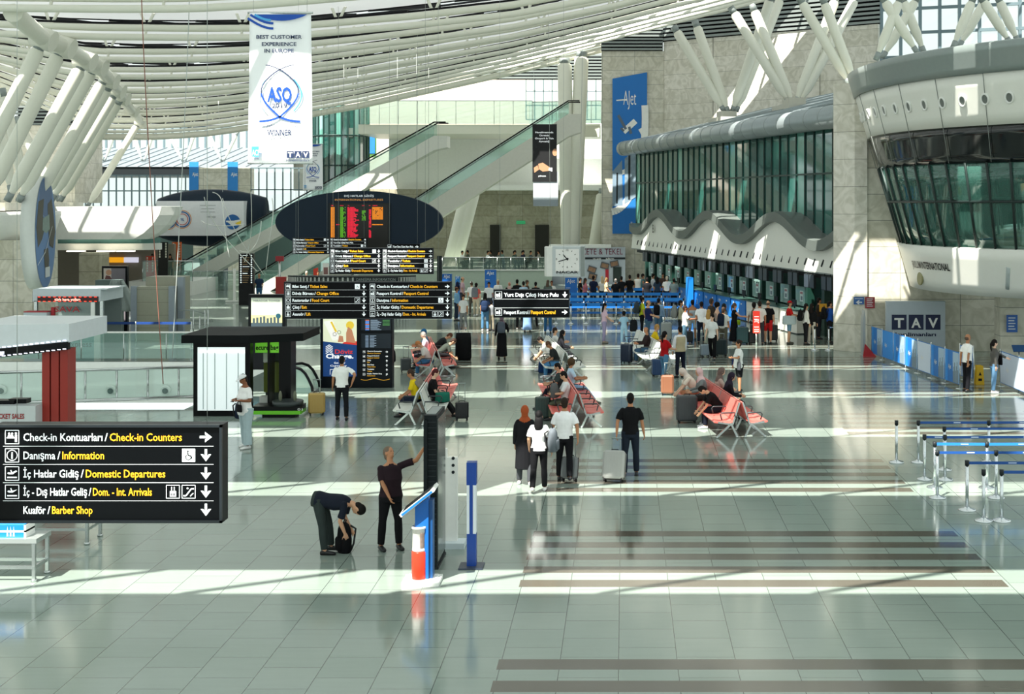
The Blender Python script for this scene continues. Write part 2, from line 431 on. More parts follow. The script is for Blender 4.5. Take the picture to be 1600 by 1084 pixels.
tubes('strut_column', [((x0, 206), (x1, 251), 115) for x0, x1 in ((150, 161), (180, 164), (208, 222), (240, 226), (262, 285), (305, 290), (325, 346), (372, 350), (395, 408))], 'small cream strut under the far clerestory', r=.14)

# ---------------------------------------------------------------- walls and rear structures
def wall(name, poly, z0, z1, m, label=None):
    return struct(name, MB().plan(poly, z0, z1), m, label)
def seg(a, c, t=.5):
    a, c = Vector((a[0], a[1])), Vector((c[0], c[1])); d = (c - a).normalized(); n = Vector((-d.y, d.x)) * t
    if n.y < 0: n = -n
    return [tuple(a), tuple(c), tuple(c + n), tuple(a + n)]
wall('wall_banner', [(-1.67, 100), (2.95, 100), (3.3, 104), (-1.67, 104)], 0, 17.2, STONE, 'travertine pier carrying the tall blue banner')
wall('wall_right', seg((2.95, 100.05), (17, 90)), 0, 17.9, STONE_L, 'pale travertine wall above the check-in island')
def louvre(a, c, z0, z1, n, name='louvre'):
    b = MB(); a = Vector((*a, 0)); c = Vector((*c, 0))
    for i in range(n):
        z = z0 + (z1 - z0) * (i + .5) / n
        b.bar(a + Vector((0, 0, z)), c + Vector((0, 0, z)), .12, (z1 - z0) / n * .55, 0)
    b.bar(a + Vector((0, .5, (z0 + z1) / 2)), c + Vector((0, .5, (z0 + z1) / 2)), .05, z1 - z0, 1)
    struct(name, b, [GREY, BLACK], 'horizontal grey louvre strip under the roof')
louvre((-1.7, 99.8), (2.9, 99.8), 17.2, 19.2, 8); louvre((2.9, 99.9), (17.2, 89.8), 17.9, 20.6, 9)
louvre((-12.5, 112), (-1.6, 112), 16.2, 18.3, 8); louvre((17, 89.8), (34, 84), 20.4, 23.5, 9); louvre((-43.5, 96), (-38.2, 96), 11.2, 12.9, 7)
def window(name, a, c, z0, z1, nu, nv, fr=.12, label='tall bright mullioned window'):
    g = MB(); a = Vector((*a, 0)); c = Vector((*c, 0)); d = c - a
    g.add([a + Vector((0, 0, z0)), c + Vector((0, 0, z0)), c + Vector((0, 0, z1)), a + Vector((0, 0, z1))], [(0, 1, 2, 3)])
    o = struct(name, g, CLEAR, label)
    f = MB()
    for i in range(nu + 1):
        p = a + d * i / nu; f.bar(p + Vector((0, 0, z0)), p + Vector((0, 0, z1)), fr, fr, 0)
    for j in range(nv + 1):
        z = z0 + (z1 - z0) * j / nv; f.bar(a + Vector((0, 0, z)), c + Vector((0, 0, z)), fr, fr, 0)
    f.build('window_frame', mat('blue_grey_frame', '71858c', .4, .3), o)
    return o
window('window_1', (17.2, 89.8), (34, 84), 6, 20.4, 14, 9, .2)
window('window_2', (-8.6, 118), (-1.7, 118), 13.2, 18.2, 9, 4, .09)
window('window_3', (-52, 125), (-32, 125), 10.6, 12.9, 26, 1, .16)
wall('wall_back', [(-30, 122), (-8.6, 122), (-8.6, 122.4), (-30, 122.4)], 7, 18.5, mat('pinkish_wall', 'd8cfc4', .7), 'upper beige back wall above the gallery')
wall('wall_gallery', [(-20.5, 117.2), (-1.7, 117.2), (-1.7, 117.6), (-20.5, 117.6)], 7.1, 12.2, WHITE, 'white wall under the gallery')
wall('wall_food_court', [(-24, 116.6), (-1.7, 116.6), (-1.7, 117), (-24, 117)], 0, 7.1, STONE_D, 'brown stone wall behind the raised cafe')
b = MB(); b.box(-13.5, -1.7, 109.5, 117, 6.95, 7.35); struct('trim_3', b, WHITE, 'white slab edge over the cafe')
for i, (x, w2) in enumerate(((-11.6, .9), (-7.7, 1.2))):
    b = MB(); b.box(x, x + w2, 116.3, 116.58, 1.1, 4.0)
    o = struct('door_%d' % (i + 1), b, mat('dark_opening', '2b2a25', .8), 'dark doorway in the brown stone wall')
b = MB(); b.box(px(806, 116), px(820, 116), 116.5, 116.6, 4.05, 4.35)
tag(b.build('exit_sign', glow('2c8c5a', .6)), 'small green exit sign over the dark doorway of the cafe', 'sign')
# gallery slab and its balustrade
b = MB(); b.box(px(560, 108), px(832, 108), 108, 117.2, 11.45, 12.2); struct('trim_4', b, CREAM, 'cream edge of the upper gallery')
def rail(name, a, c, z0, z1, label, n=8, m=GLASS, cap=STEEL, r=.035, kind=None):
    a, c = Vector((*a, 0)), Vector((*c, 0)); g = MB()
    d = (c - a)
    o = thing(name, label, 'balustrade', (a.x, a.y, z0))
    t = d / n
    for i in range(n):
        p, q = t * i + t * .015, t * (i + 1) - t * .015
        g.bar(p + Vector((0, 0, (z1 - z0) / 2)), q + Vector((0, 0, (z1 - z0) / 2)), .025, (z1 - z0) * .97, 0)
    g.build('glass_panel', m, o)
    f = MB(); f.tube([(0, 0, z1 - z0), tuple(d + Vector((0, 0, z1 - z0)))], r, 8); f.build('handrail', cap, o)
    for i in range(n + 1):
        f = MB(); p = t * i; f.tube([p, p + Vector((0, 0, z1 - z0))], r * .7, 6); f.build('post', STEEL, o)
    return o
rail('glass_balustrade', (px(563, 108), 107.9), (px(832, 108), 107.9), 12.2, 14.1, 'green glass balustrade along the upper gallery', 9, glassy('green_glass', '9fdacb', .03, .30))
rail('glass_balustrade', (px(832, 108), 107.9), (px(940, 108), 106.5), 12.2, 14.0, 'green glass balustrade at the top of the long escalator', 7, glassy('green_glass', '9fdacb', .03, .30))
b = MB(); b.plan([(px(832, 107), 107.9), (px(938, 107), 106.5), (px(938, 107), 110), (px(832, 107), 110)], 11.6, 12.15)
b.plan([(px(880, 105), 104), (px(938, 105), 104), (px(938, 105), 108), (px(880, 105), 108)], 11.0, 11.9); struct('trim_5', b, CREAM, 'cream landing of the long escalator')
# green glass lift tower
b = MB(); cx, cy, rr = px(527, 112), 113.5, 2.35
for i in range(14):
    a0, a1 = PI + PI * i / 14, PI + PI * (i + 1) / 14
    b.add([(cx + rr * math.cos(a0), cy + rr * math.sin(a0), 4), (cx + rr * math.cos(a1), cy + rr * math.sin(a1), 4), (cx + rr * math.cos(a1), cy + rr * math.sin(a1), 14), (cx + rr * math.cos(a0), cy + rr * math.sin(a0), 14)], [(0, 1, 2, 3)], i % 3 == 1)
o = struct('lift_tower', b, [TEAL, TEAL2], 'rounded green glass lift tower')
f = MB()
for i in range(15):
    a0 = PI + PI * i / 14; f.box(cx + rr * math.cos(a0) - .06, cx + rr * math.cos(a0) + .06, cy + rr * math.sin(a0) - .06, cy + rr * math.sin(a0) + .06, 4, 14)
for z in (6.5, 9, 11.5): f.tube([(cx + (rr + .02) * math.cos(PI + PI * i / 14), cy + (rr + .02) * math.sin(PI + PI * i / 14), z) for i in range(15)], .07, 6)
f.build('mullions', mat('dark_teal_frame', '14332f', .4), o)
# far left building under the clerestory
b = MB(); b.add([(-56, 112, 8.9), (-29, 112, 8.9), (-29, 125, 11.0), (-56, 125, 11.0)], [(0, 1, 2, 3)])
for i in range(27): b.bar((-55.5 + i, 112, 8.93), (-55.5 + i, 125, 11.03), .06, .08)
struct('roof_left', b, mat('zinc_roof', '8b959c', .4, .4), 'sloping grey zinc roof in the far left')
wall('wall_far_left', [(-60, 112.1), (px(305, 112), 112.1), (px(305, 112), 124), (-60, 124)], 8.2, 8.9, DARK)
window('window_4', (-50, 112), (px(302, 112), 112), 5.6, 8.2, 22, 2, .1, 'reflective glazed band in the far left')
wall('wall_pier', [(px(302, 111.8), 111.8), (px(392, 112), 111.8), (px(392, 112), 113), (px(302, 112), 113)], 0, 8.8, STONE, 'stone pier between two blue banners')
window('window_5', (px(392, 112), 112), (px(492, 112), 112), 5.2, 8.8, 8, 2, .1, 'reflective glazed band beside the lift tower')
wall('wall_back_left', [(-60, 118), (px(500, 118), 118), (px(500, 118), 118.4), (-60, 118.4)], 0, 5.2, mat('dim_teal_wall', '6f8a86', .5), 'dim wall behind the left shops')
b = MB(); b.box(px(800, 134), px(945, 134), 133, 134.5, 9, 19); struct('wall_outside', b, mat('pale_concrete', 'cfd0c8', .7), 'pale concrete wall outside the high window')

# stone wall behind the restaurant
wall('wall_pillar', [(8.46, 54.3), (9.2, 53.6), (9.7, 53.6), (10.2, 60), (9.7, 60)], 0, 10.75, STONE_L, 'pale stone pillar at the corner of the restaurant')
wall('wall_stone', [(9.7, 53.75), (15.2, 53.75), (15.2, 54.5), (9.7, 54.5)], 0, 10.6, STONE, 'travertine wall under the restaurant')
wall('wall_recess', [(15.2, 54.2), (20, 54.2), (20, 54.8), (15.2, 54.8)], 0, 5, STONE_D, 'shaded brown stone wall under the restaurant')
wall('wall_far_right', [(px(1563, 49.5), 49.5), (18, 49.5), (18, 50.3), (px(1563, 49.5), 50.3)], 0, 4, STONE, 'stone pier at the right edge')
b = MB()
# pale granite roof behind check-in and its supports is added with the island
# left stone masses
wall('wall_left_pillar', [(-36, 66), (px(50, 66), 66), (px(50, 66), 69), (-36, 69)], 0, 4.1, STONE, 'stone pillar at the far left')
wall('wall_left_shaft', [(-50, 95), (px(117, 95), 95), (px(117, 95), 100), (-50, 100)], 5.9, 11.4, STONE_L, 'pale stone wall behind the left struts')
wall('wall_left_ledge', [(-52, 50), (-30.4, 66), (-37, 92), (-40, 98), (-52, 98)], 5.55, 5.95, STONE, 'stone ledge carrying the left struts')
b = MB(); bc = (-33.6, 68.5)
b.lathe([(.5, 3.2), (2.2, 3.35), (3.5, 3.8), (4.3, 4.5), (4.55, 5.3), (4.55, 5.5)], bc[0], bc[1], 40)
struct('trim_6', b, WHITE, 'white bowl-shaped canopy at the left edge')
# curved white canopy of the left shops
def cpoly(d): return [(-40, 80 + d), (-29 - d, 80 + d), (-27.6 - d, 80.2 + d), (-26.9 - d, 80.7 + d), (-26.8 - d, 81.3 + d), (-27.4 - d, 83.5), (-31 - d, 94), (-40, 94)]
b = MB(); b.plan(cpoly(1.9), 3.45, 3.75, 1); b.plan(cpoly(1.75), 3.05, 3.45, 0)
lv = [(5.7, 0), (5.2, .15), (4.6, .55), (4.1, 1.1), (3.75, 1.7)]; vs = [(x - (d if -39 < x else 0), y, z) for z, d in lv for x, y in cpoly(0)]; N = 8
b.add(vs, [tuple(range(N)), tuple(reversed(range(4 * N, 5 * N)))] + [(l * N + i, l * N + (i + 1) % N, (l + 1) * N + (i + 1) % N, (l + 1) * N + i) for l in range(4) for i in range(N)], 0)
o = struct('shop_canopy', b, [WHITE, mat('teal_strip', '5c8a86', .4)], 'long white curved canopy over the left shops')
l = MB()
for x, z in ((-33.6, 2.98), (-31.8, 2.98), (-30.6, 2.98)): l.box(x, x + 1.0, 81, 81.4, z, z + .06)
l.build('ceiling_lamp', glow('fff4dc', 5), o)
wall('wall_shop', [(-40, 92), (-30.8, 92), (-30.8, 92.4), (-40, 92.4)], 0, 3.1, mat('shop_back', '8a8272', .7), 'back wall of the left shop')
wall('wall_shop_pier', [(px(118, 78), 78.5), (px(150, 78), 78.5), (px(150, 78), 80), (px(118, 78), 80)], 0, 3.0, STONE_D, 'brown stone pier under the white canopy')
for x0, x1, c, lab in ((166, 194, 'f2a51a', 'yellow lit shop sign under the white canopy'), (194, 215, 'd6d4e6', 'pale lilac lit shop sign under the white canopy')):
    b = MB(); b.box(px(x0, 91.8), px(x1, 91.8), 91.75, 92.0, pz(410, 91.8), pz(402, 91.8)); o = tag(b.build('shop_sign', glow(c, .8)), lab, 'sign')
# ---------------------------------------------------------------- ship-shaped restaurant
SCX, SCY = 18.85, 51.0
def hull(z, t):
    """point of the hull at height z, t in 0..1 from the back round the prow to the front right"""
    k = (z - 2.73) / (10.9 - 2.73)
    a, bb = 7.7 + 2.3 * k, 7.7 + 5.3 * k
    th = PI * .80 + (PI * 1.52 - PI * .80) * t
    return (SCX + a * math.cos(th), SCY + bb * math.sin(th), z)
TS = [i / 48 for i in range(49)]
rest = thing('restaurant', 'ship-shaped white restaurant with a ring of portholes and a green glass band', 'building', (SCX, SCY, 0))
def hband(name, z0, z1, m, off=0.0, zs=4, mi=None, label=None):
    b = MB()
    def P(t, j):
        x, y, z = hull(z0 + (z1 - z0) * j / zs, t)
        d = Vector((x - SCX, y - SCY)).normalized() * off
        return (x + d.x - SCX, y + d.y - SCY, z)
    b.grid(P, TS, range(zs + 1), 0)
    return b.build(name, m, rest, solid=.12, label=label)
HULLW = mat('white_hull_panel', 'e2e4dc', .3, noise=.02)
hband('upper_rim', 10.1, 11.0, mat('grey_rim_panel', '8e9997', .3, .3), .06, label='grey top rim')
pw = hband('porthole_band', 8.5, 10.1, HULLW)
hband('black_band', 7.3, 8.5, mat('black_glass_panel', '101516', .08, spec=.8), -.06, label='black glossy band')
gl = hband('glass_band', 4.35, 7.3, glassy('restaurant_glass', '5d9c8d', .03, .28), -.08)
lw = hband('lower_hull', 2.75, 4.4, HULLW, .05)
b = MB()
seams = MB()
for i in range(0, 49, 4):
    t = TS[i] + .01
    for za, zb in ((10.1, 11.0), (8.5, 10.1), (7.3, 8.5)):
        pts = [hull(za + (zb - za) * j / 2, t) for j in range(3)]
        seams.tube([(p[0] - SCX + (p[0] - SCX) / 10 * .07, p[1] - SCY + (p[1] - SCY) / 10 * .09, p[2]) for p in pts], .012, 4)
seams.build('panel_seams', mat('seam_grey', '7c827e', .6), rest)
for i in range(2, 47, 2):
    t = TS[i]; pts = [hull(4.35 + 2.95 * j / 2, t) for j in range(3)]
    b.tube([(p[0] - SCX, p[1] - SCY, p[2]) for p in pts], .05, 6)
b.tube([(hull(6.0, t)[0] - SCX, hull(6.0, t)[1] - SCY, 6.0) for t in TS], .05, 6)
b.build('window_mullions', mat('dark_mullion', '22302e', .4, .3), gl)
for i in range(22):
    t = .10 + i * .038
    z = 9.32; p = Vector(hull(z, t)); q = Vector(hull(z, t + .005)); u = (q - p).normalized(); v = (Vector(hull(z + .1, t)) - p).normalized(); n = u.cross(v)
    c = p - Vector((SCX, SCY, 0))
    if n.dot(Vector((c.x, c.y, 0))) < 0: n = -n
    c = c + n * .05
    m = MB()
    m.rings([(c, u * .17, v * .21), (c + n * .07, u * .17, v * .21), (c + n * .07, u * .125, v * .16), (c + n * .02, u * .125, v * .16)], 0, True, True, 16)
    m.rings([(c + n * .025, u * .124, v * .158), (c + n * .03, u * .124, v * .158)], 1, False, True, 16)
    m.build('porthole', [WHITE, mat('porthole_grey', '6d7470', .3)], pw)
# bottom plate, floor and inside of the restaurant
b = MB()
for z in (2.76, 4.3): b.add([(hull(z, t)[0] - SCX, hull(z, t)[1] - SCY, z) for t in TS], [tuple(range(49))])
b.add([(hull(10.6, t)[0] - SCX, hull(10.6, t)[1] - SCY, 10.6) for t in TS], [tuple(range(49))])
b.add([(hull(7.4, t)[0] - SCX, hull(7.4, t)[1] - SCY, 7.4) for t in TS], [tuple(range(49))])
b.box(-3.4, 3, 1.2, 1.4, 4.3, 7.4)
b.build('deck', mat('restaurant_inside', 'b9cbbf', .6), rest)
# lettering painted on the bow
def hull_text(name, s, t0, z, size, m, parent, off=.16, dirn=1, sx=1.0):
    vs, fs, a, c = text_geo(s, .02); mb = MB(); out = []
    for v in vs:
        zz = z + v[1] * size
        tt = t0 + (v[0] - a) * size * sx / 17.0
        p = Vector(hull(zz, tt)); d = Vector((p.x - SCX, p.y - SCY, 0)).normalized() * off
        out.append((p.x + d.x - SCX, p.y + d.y - SCY, zz))
    mb.add(out, fs); return mb.build(name, m, parent)
hull_text('lettering', 'JRULUM INTERNATIONAL', .315, 3.55, .36, BLACK, lw, .14, sx=.62)
m = MB()
for tt, z in ((.345, 3.15),):
    p = Vector(hull(z, tt)); q = Vector(hull(z, tt + .005)); u = (q - p).normalized(); v = Vector((0, 0, 1)); n = u.cross(v)
    if n.dot(p - Vector((SCX, SCY, 0))) < 0: n = -n
    c = p - Vector((SCX, SCY, 0)) + n * .13
    m.rings([(c, u * .24, v * .24), (c + n * .06, u * .24, v * .24)], 0, False, True, 20)
m.build('round_badge', mat('olive_badge', '8c8a62', .5), lw)
m = MB()
p = Vector(hull(3.1, .62))
for tt in (.60,):
    pts = [hull(3.05 + .25 * j, tt + .002 * j) for j in range(4)]
    for w2 in (0, .01):
        pass
    m.tube([(q[0] - SCX, q[1] - SCY - .1, q[2]) for q in pts], .09, 6)
m.build('slot_light', mat('slot_grey', 'a9b5b4', .4), lw)
# pendant lamps inside
for i, (x, y, dy) in enumerate(((1462, 291, 47), (1483, 291, 46.4), (1520, 289, 45.6), (1592, 289, 44.6))):
    Y = dy + 1.4
    t = thing('pendant_lamp', 'warm glass pendant lamp inside the restaurant, number %s from the prow' % ('one', 'two', 'three', 'four')[i], 'lamp', (px(x, Y), Y, pz(y, Y)))
    b = MB(); b.ell((0, 0, 0), .2, .2, .27); b.build('lamp_shade', mat('amber_glass', 'd9a85a', .1, emit=.55), t)
    b = MB(); b.ell((0, 0, 0), .06, .06, .08); b.build('bulb', glow('ffe2a0', 9), t); t['label'] = ['warm pendant lamp nearest the prow behind the restaurant glass', 'warm pendant lamp second from the prow behind the restaurant glass', 'big warm pendant lamp in the middle of the restaurant glass', 'warm pendant lamp at the right edge of the photo behind restaurant glass'][i]
    b = MB(); b.tube([(0, 0, .2), (0, 0, 1.3)], .015, 5); b.build('cord', BLACK, t)

# ---------------------------------------------------------------- check-in island
IRZ = math.atan2(-.968, .251)
ISL = (8.9, 59.4)
def iw(x, y=0, z=0):
    c, s = math.cos(IRZ), math.sin(IRZ)
    return (ISL[0] + x * c - y * s, ISL[1] + x * s + y * c, z)
isl = thing('check_in_island', 'white check-in island with a wavy grey-edged roof and green glass upper storey', 'building', (*ISL, 0), IRZ)
def wz(x): return 4.42 + .62 * math.cos(2 * PI * (x + 16.1) / 10.25)
xs = [-33 + i * .3 for i in range(117)]
b = MB()
b.grid(lambda x, j: (x, -.12 + .12 * j, 2.85 + (wz(x) - 2.85) * j), xs, [0, 1], 0)
for i in range(34):
    x = -31.5 + i * .98
    b.bar((x - .05, -.11, 3.12), (x + .1, -.06, 3.42), .05, .07, 1)
b.box(-33, 2, -.12, .3, 2.8, 2.86, 2)
b.build('fascia', [HULLW, DARK, GREY], isl)
g = MB()
WAVE = mat('grey_wave_edge', '69716d', .4, .2)
g.grid(lambda x, j: (x, (-.28, -.28, 0, .95)[j], wz(x) + (0, .46, .5, .46)[j]), xs, [0, 1, 2, 3], 0, False)
g.grid(lambda x, j: (x, (-.28, .95)[j], wz(x)), xs, [0, 1], 0, False)
g.build('wavy_roof', WAVE, isl)
b = MB(); b.text('B', -27.6, 4.02, .75, -.16, 0, fit=.34, bold=.01); b.build('letter', BLACK, isl)
# glass upper storey
g = MB(); random.seed(5)
X0, X1, NP = -35.6, 2.0, 34
for i in range(NP):
    a, c = X0 + (X1 - X0) * i / NP, X0 + (X1 - X0) * (i + 1) / NP
    mi = 1 if i % 9 in (0,) else (2 if random.random() < .25 else 0)
    for z0, z1 in ((3.6, 7.3), (7.3, 9.5)):
        g.add([(a, .95, z0), (c, .95, z0), (c, .95, z1), (a, .95, z1)], [(0, 1, 2, 3)], mi)
g.add([(X0, .95, 3), (X0, 7, 3), (X0, 7, 9.5), (X0, .95, 9.5)], [(0, 1, 2, 3)], 0)
g.build('upper_glazing', [TEAL, TEAL2, mat('mid_teal_glass', '2b665d', .05, spec=1, ior=1.9, noise=.4, scale=.3)], isl)
f = MB()
for i in range(NP + 1):
    a = X0 + (X1 - X0) * i / NP; f.box(a - .03, a + .03, .89, .95, 3.6, 9.5)
f.box(X0, X1, .89, .95, 7.26, 7.34)
f.build('glazing_bars', mat('dark_teal_frame', '14332f', .4), isl)
ZINC = mat('zinc_gutter', '9aa4a6', .33, .5)
b = MB(); b.tube([(X0 - 1.2, .3, 9.75), (X1 + 1, .3, 9.75)], .52, 20)
b.add([(X0 - 1, .3, 9.5), (X1 + 1, .3, 9.5), (X1 + 1, 2, 9.5), (X0 - 1, 2, 9.5)], [(0, 1, 2, 3)])
for i in range(24): b.tube([(X0 - .5 + i * 1.7, .3, 9.75), (X0 - .45 + i * 1.7, .3, 9.75)], .535, 20)
b.add([(X0 + 1, .3, 10.25), (X1 + 1, .3, 10.25), (X1 + 1, 11, 12.9), (X0 + 9, 11, 12.9)], [(0, 1, 2, 3)])
for i in range(8, 37): b.bar((X0 + 1 + i, .3, 10.28), (X0 + 1 + i, 11, 12.93), .05, .08)
b.build('upper_roof', ZINC, isl)
for lx in (-25.4, -14.0):
    m = MB(); m.box(lx - 1.3, lx + 1.3, 3.3, 4.9, 10.6, 11.3); m.box(lx - .5, lx + .5, 3.6, 4.6, 11.3, 11.7); m.build('strut_bearing', mat('concrete_block', 'bcbcb0', .7), isl)
# dark glazed front below the fascia
b = MB(); b.box(-32, 2, 1.5, 1.6, 0, 2.85, 0); b.box(-32, 2, .0, 1.6, 2.6, 2.8, 1)
b.build('rear_screen', [mat('dim_teal_screen', '4f7a74', .25), DARK], isl)
random.seed(11)
for i in range(16):
    x = -30.2 + i * 1.98
    m = MB(); m.box(x - .16, x + .16, .1, .45, 0, 2.7); m.build('pillar', mat('dark_green_column', '1a3a32', .35), isl)
# hanging monitors: each a thing, in a pair per desk
for i in range(16):
    x = -29.6 + i * 1.98
    for s in (0, 1):
        t = thing('check_in_monitor', 'dark check-in monitor hanging under the wavy fascia', 'monitor', iw(x + .1 + s * .62, -.25, 2.12), IRZ, 'dark monitors hanging over the check-in desks')
        m = MB(); m.box(0, .54, -.04, .06, 0, .62, 0); m.box(.02, .52, -.046, -.04, .03, .59, 1); m.build('screen', [DARK, mat('screen_grey', '3c4650', .3)], t)
        m = MB(); m.tube([(.27, .02, .62), (.27, .02, .72)], .02, 6); m.build('bracket', DARK, t)
# glass screens with notices behind each desk
for i in range(14):
    x = -29.0 + i * 1.98
    t = thing('glass_screen', 'clear glass desk screen with a printed notice along the check-in row', 'screen', iw(x, .2, 0), IRZ, 'glass screens along the check-in row')
    m = MB(); m.box(-.75, .75, 0, .02, 1.15, 2.05); m.build('glass_pane', glassy('desk_glass', 'b4dcd6', .04, .55), t)
    m = MB(); m.box(-.2, .2, -.01, 0, 1.35, 1.85, 0); m.box(-.15, .15, -.014, -.01, 1.7, 1.8, 1); m.box(-.1, .12, -.014, -.01, 1.42, 1.6, 2)
    m.build('notice', [pl('c8d8d8'), pl('9a6a70'), pl('5f7480')], t)
# desks
DESK = [(-23.2, 'b'), (-20.9, 'b'), (-18.6, 'b'), (-16.3, 'b'), (-14.0, 'b'), (-11.7, 'b'), (-9.4, 'b'), (-7.1, 'w'), (-4.8, 'w'), (-2.5, 'w')]
DL = ['blue check-in desk at the far end of the island', 'blue check-in desk second from the far end', 'blue check-in desk third from the far end, beside the blue totem', 'blue check-in desk fourth from the far end', 'blue check-in desk fifth from the far end with a sunlit panel', 'blue check-in desk sixth from the far end with a white numeral', 'nearest blue check-in desk with a white aircraft mark',
      'white check-in desk next to the blue desks', 'white check-in desk behind the man in a red cap', 'white check-in desk behind the women in line', 'white check-in desk beside the stone pillar']
for i, (x, c) in enumerate(DESK):
    t = thing('check_in_desk', DL[i], 'desk', iw(x, -.75, 0), IRZ, 'check-in desks under the wavy fascia')
    m = MB(); m.box(-1.1, 1.0, 0, .7, .05, 1.05, 0); m.box(-1.1, 1.0, .05, .65, 0, .05, 1)
    m.build('desk_body', [pl('1e73c8' if c == 'b' else 'e4e2d8'), DARK], t)
    m = MB(); m.box(-1.14, 1.04, -.06, .76, 1.05, 1.1); m.build('worktop', mat('worktop_green', '3a5a52', .3), t)
    m = MB()
    if c == 'b':
        m.text(str(4 if i > 4 else 3), -.1, .3, .42, -.005, 0, fit=.18); m.text('AJet', -.85, .75, .2, -.005, 0); m.box(.35, .5, -.004, 0, .8, .87, 0)
    else: m.box(-1.0, .95, -.004, 0, .5, .52, 0)
    m.build('marking', [WHITE if c == 'b' else GREY], t)
    m = MB(); m.box(-.3, .15, .3, .34, 1.2, 1.5); m.box(-.1, -.05, .3, .34, 1.1, 1.2); m.build('computer_screen', BLACK, t)
t = thing('airline_totem', 'tall plain blue totem standing between the check-in desks', 'totem', iw(-17.0, -1.1, 0), IRZ)
m = MB(); m.box(-.3, .3, 0, .25, .05, 1.75); m.build('panel', pl('1e7fd6'), t); m = MB(); m.box(-.35, .35, -.1, .35, 0, .05); m.build('base', DARK, t)
# ---------------------------------------------------------------- raised cafe at the back
b = MB(); struct('trim_7', MB().box(px(560, 95), px(862, 95), 95.3, 116.6, .95, 1.05), mat('pale_green_parapet', 'b9c9b8', .45), 'raised cafe floor'); b.box(px(560, 95), px(862, 95), 95, 95.3, 0, 1.12); b.box(px(560, 95), px(862, 95), 94.9, 95.35, 1.12, 1.2, 1)
struct('wall_parapet', b, [mat('pale_green_parapet', 'b9c9b8', .45), WHITE], 'pale green parapet of the raised cafe')
rail('glass_balustrade', (px(690, 95), 95.4), (px(862, 95), 95.4), 1.2, 2.05, 'dark glass balustrade along the raised cafe', 8, glassy('smoked_glass', '33423c', .04, .5), r=.03)
rail('glass_balustrade', (px(280, 92), 91), (px(440, 92), 91), 0, 1.3, 'pale glass balustrade at the end of the left floor', 8, GLASS)
struct('trim_8', MB().box(px(200, 86), px(300, 86), 86, 91.5, 0, .9), WHITE, 'raised floor of the left terrace')
rail('glass_balustrade', (px(222, 86), 86.1), (px(300, 86), 86.1), .9, 2.2, 'glass balustrade of the left cafe terrace', 4, GLASS)
# stairwell balustrades on the left
rail('glass_balustrade', (px(-20, VY0) , VY0 + .1), (px(300, VY0) + 0, VY0 + 1.6), .1, 1.05, 'near glass balustrade with steel rail around the stairwell', 7, GLASS, r=.045)
rail('glass_balustrade', (-27, VY1 + .4), (VX1 + .2, VY1 + .4), .05, 1.05, 'far glass balustrade along the white stairwell edge', 9, glassy('green_glass2', 'a9d8cb', .03, .14), WHITE)
b = MB(); b.tube([(px(-20, VY0), VY0 - .1, .18), (px(302, VY0), VY0 + 1.4, .18)], .05, 8); tag(b.build('floor_rail', STEEL), 'low steel bumper rail in front of the stairwell balustrade', 'rail')
# ---------------------------------------------------------------- escalators
def escalator(p0, p1, Y, label, thick=1.0, side='cfcfc4', wdt=1.7, bal=.95):
    t = thing('escalator', label, 'escalator', (px(p0[0], Y), Y, 0))
    x1, z1 = px(p1[0], Y) - px(p0[0], Y), pz(p1[1], Y); z0 = pz(p0[1], Y)
    d = Vector((x1, 0, z1 - z0)); u = d.normalized()
    b = MB(); b.prism([(0, z0), (x1, z1), (x1 + (.9 if x1 > 0 else -.9), z1), (x1 + (.9 if x1 > 0 else -.9), z1 - thick * .8), (x1, z1 - thick), (0, z0 - thick)], 0, wdt, 0)
    b.build('truss', mat('esc_' + side, side, .45), t)
    g = MB()
    for y in (.12, wdt - .12):
        g.add([(0, y, z0), (x1, y, z1), (x1, y, z1 + bal), (0, y, z0 + bal)], [(0, 1, 2, 3)])
    g.build('glass_side', GLASS, t, solid=.02)
    h = MB()
    for y in (.12, wdt - .12): h.tube([(-.3 * u.x, y, z0 + bal * .5), (0, y, z0 + bal), (x1, y, z1 + bal), (x1 + .8 * (1 if x1 > 0 else -1), y, z1 + bal)], .05, 8)
    h.build('handrail', BLACK, t)
    return t
escalator((466, 447), (888, 178), 96, 'long grey escalator rising right behind the oval board', 1.6)
escalator((250, 450), (678, 212), 93, 'pale escalator with white rails rising from the left floor to the upper gallery', 1.0, 'd2d4ca')
escalator((396, 452), (520, 376), 90, 'short pale escalator beside the red box', .8, 'd8d8cc', 1.5)
# ---------------------------------------------------------------- hanging signs
SW = mat('sign_white', 'e6eef0', .5, emit=.55); SY = mat('sign_yellow', 'f2b01c', .5, emit=.6); SB = mat('sign_black', '05070a', .35, spec=.12)
def rect(m, x0, x1, z0, z1, y, mi): m.add([(x0, y, z0), (x1, y, z0), (x1, y, z1), (x0, y, z1)], [(0, 1, 2, 3)], mi)
def flat(m, poly, y, mi):
    n = len(poly); ar = sum(poly[i][0] * poly[(i + 1) % n][1] - poly[(i + 1) % n][0] * poly[i][1] for i in range(n))
    if ar < 0: poly = poly[::-1]
    m.add([(x, y, z) for x, z in poly], [tuple(range(n))], mi)
def disc(m, x, z, r, y, mi, n=20, rz=None): flat(m, [(x + r * math.cos(2 * PI * i / n), z + (rz or r) * math.sin(2 * PI * i / n)) for i in range(n)], y, mi)
def stroke(m, pts, w, y, mi):
    for (a, c), (d, e) in zip(pts, pts[1:]):
        L = math.hypot(d - a, e - c) or 1; nx, nz = -(e - c) / L * w / 2, (d - a) / L * w / 2
        flat(m, [(a + nx, c + nz), (d + nx, e + nz), (d - nx, e - nz), (a - nx, c - nz)], y, mi)
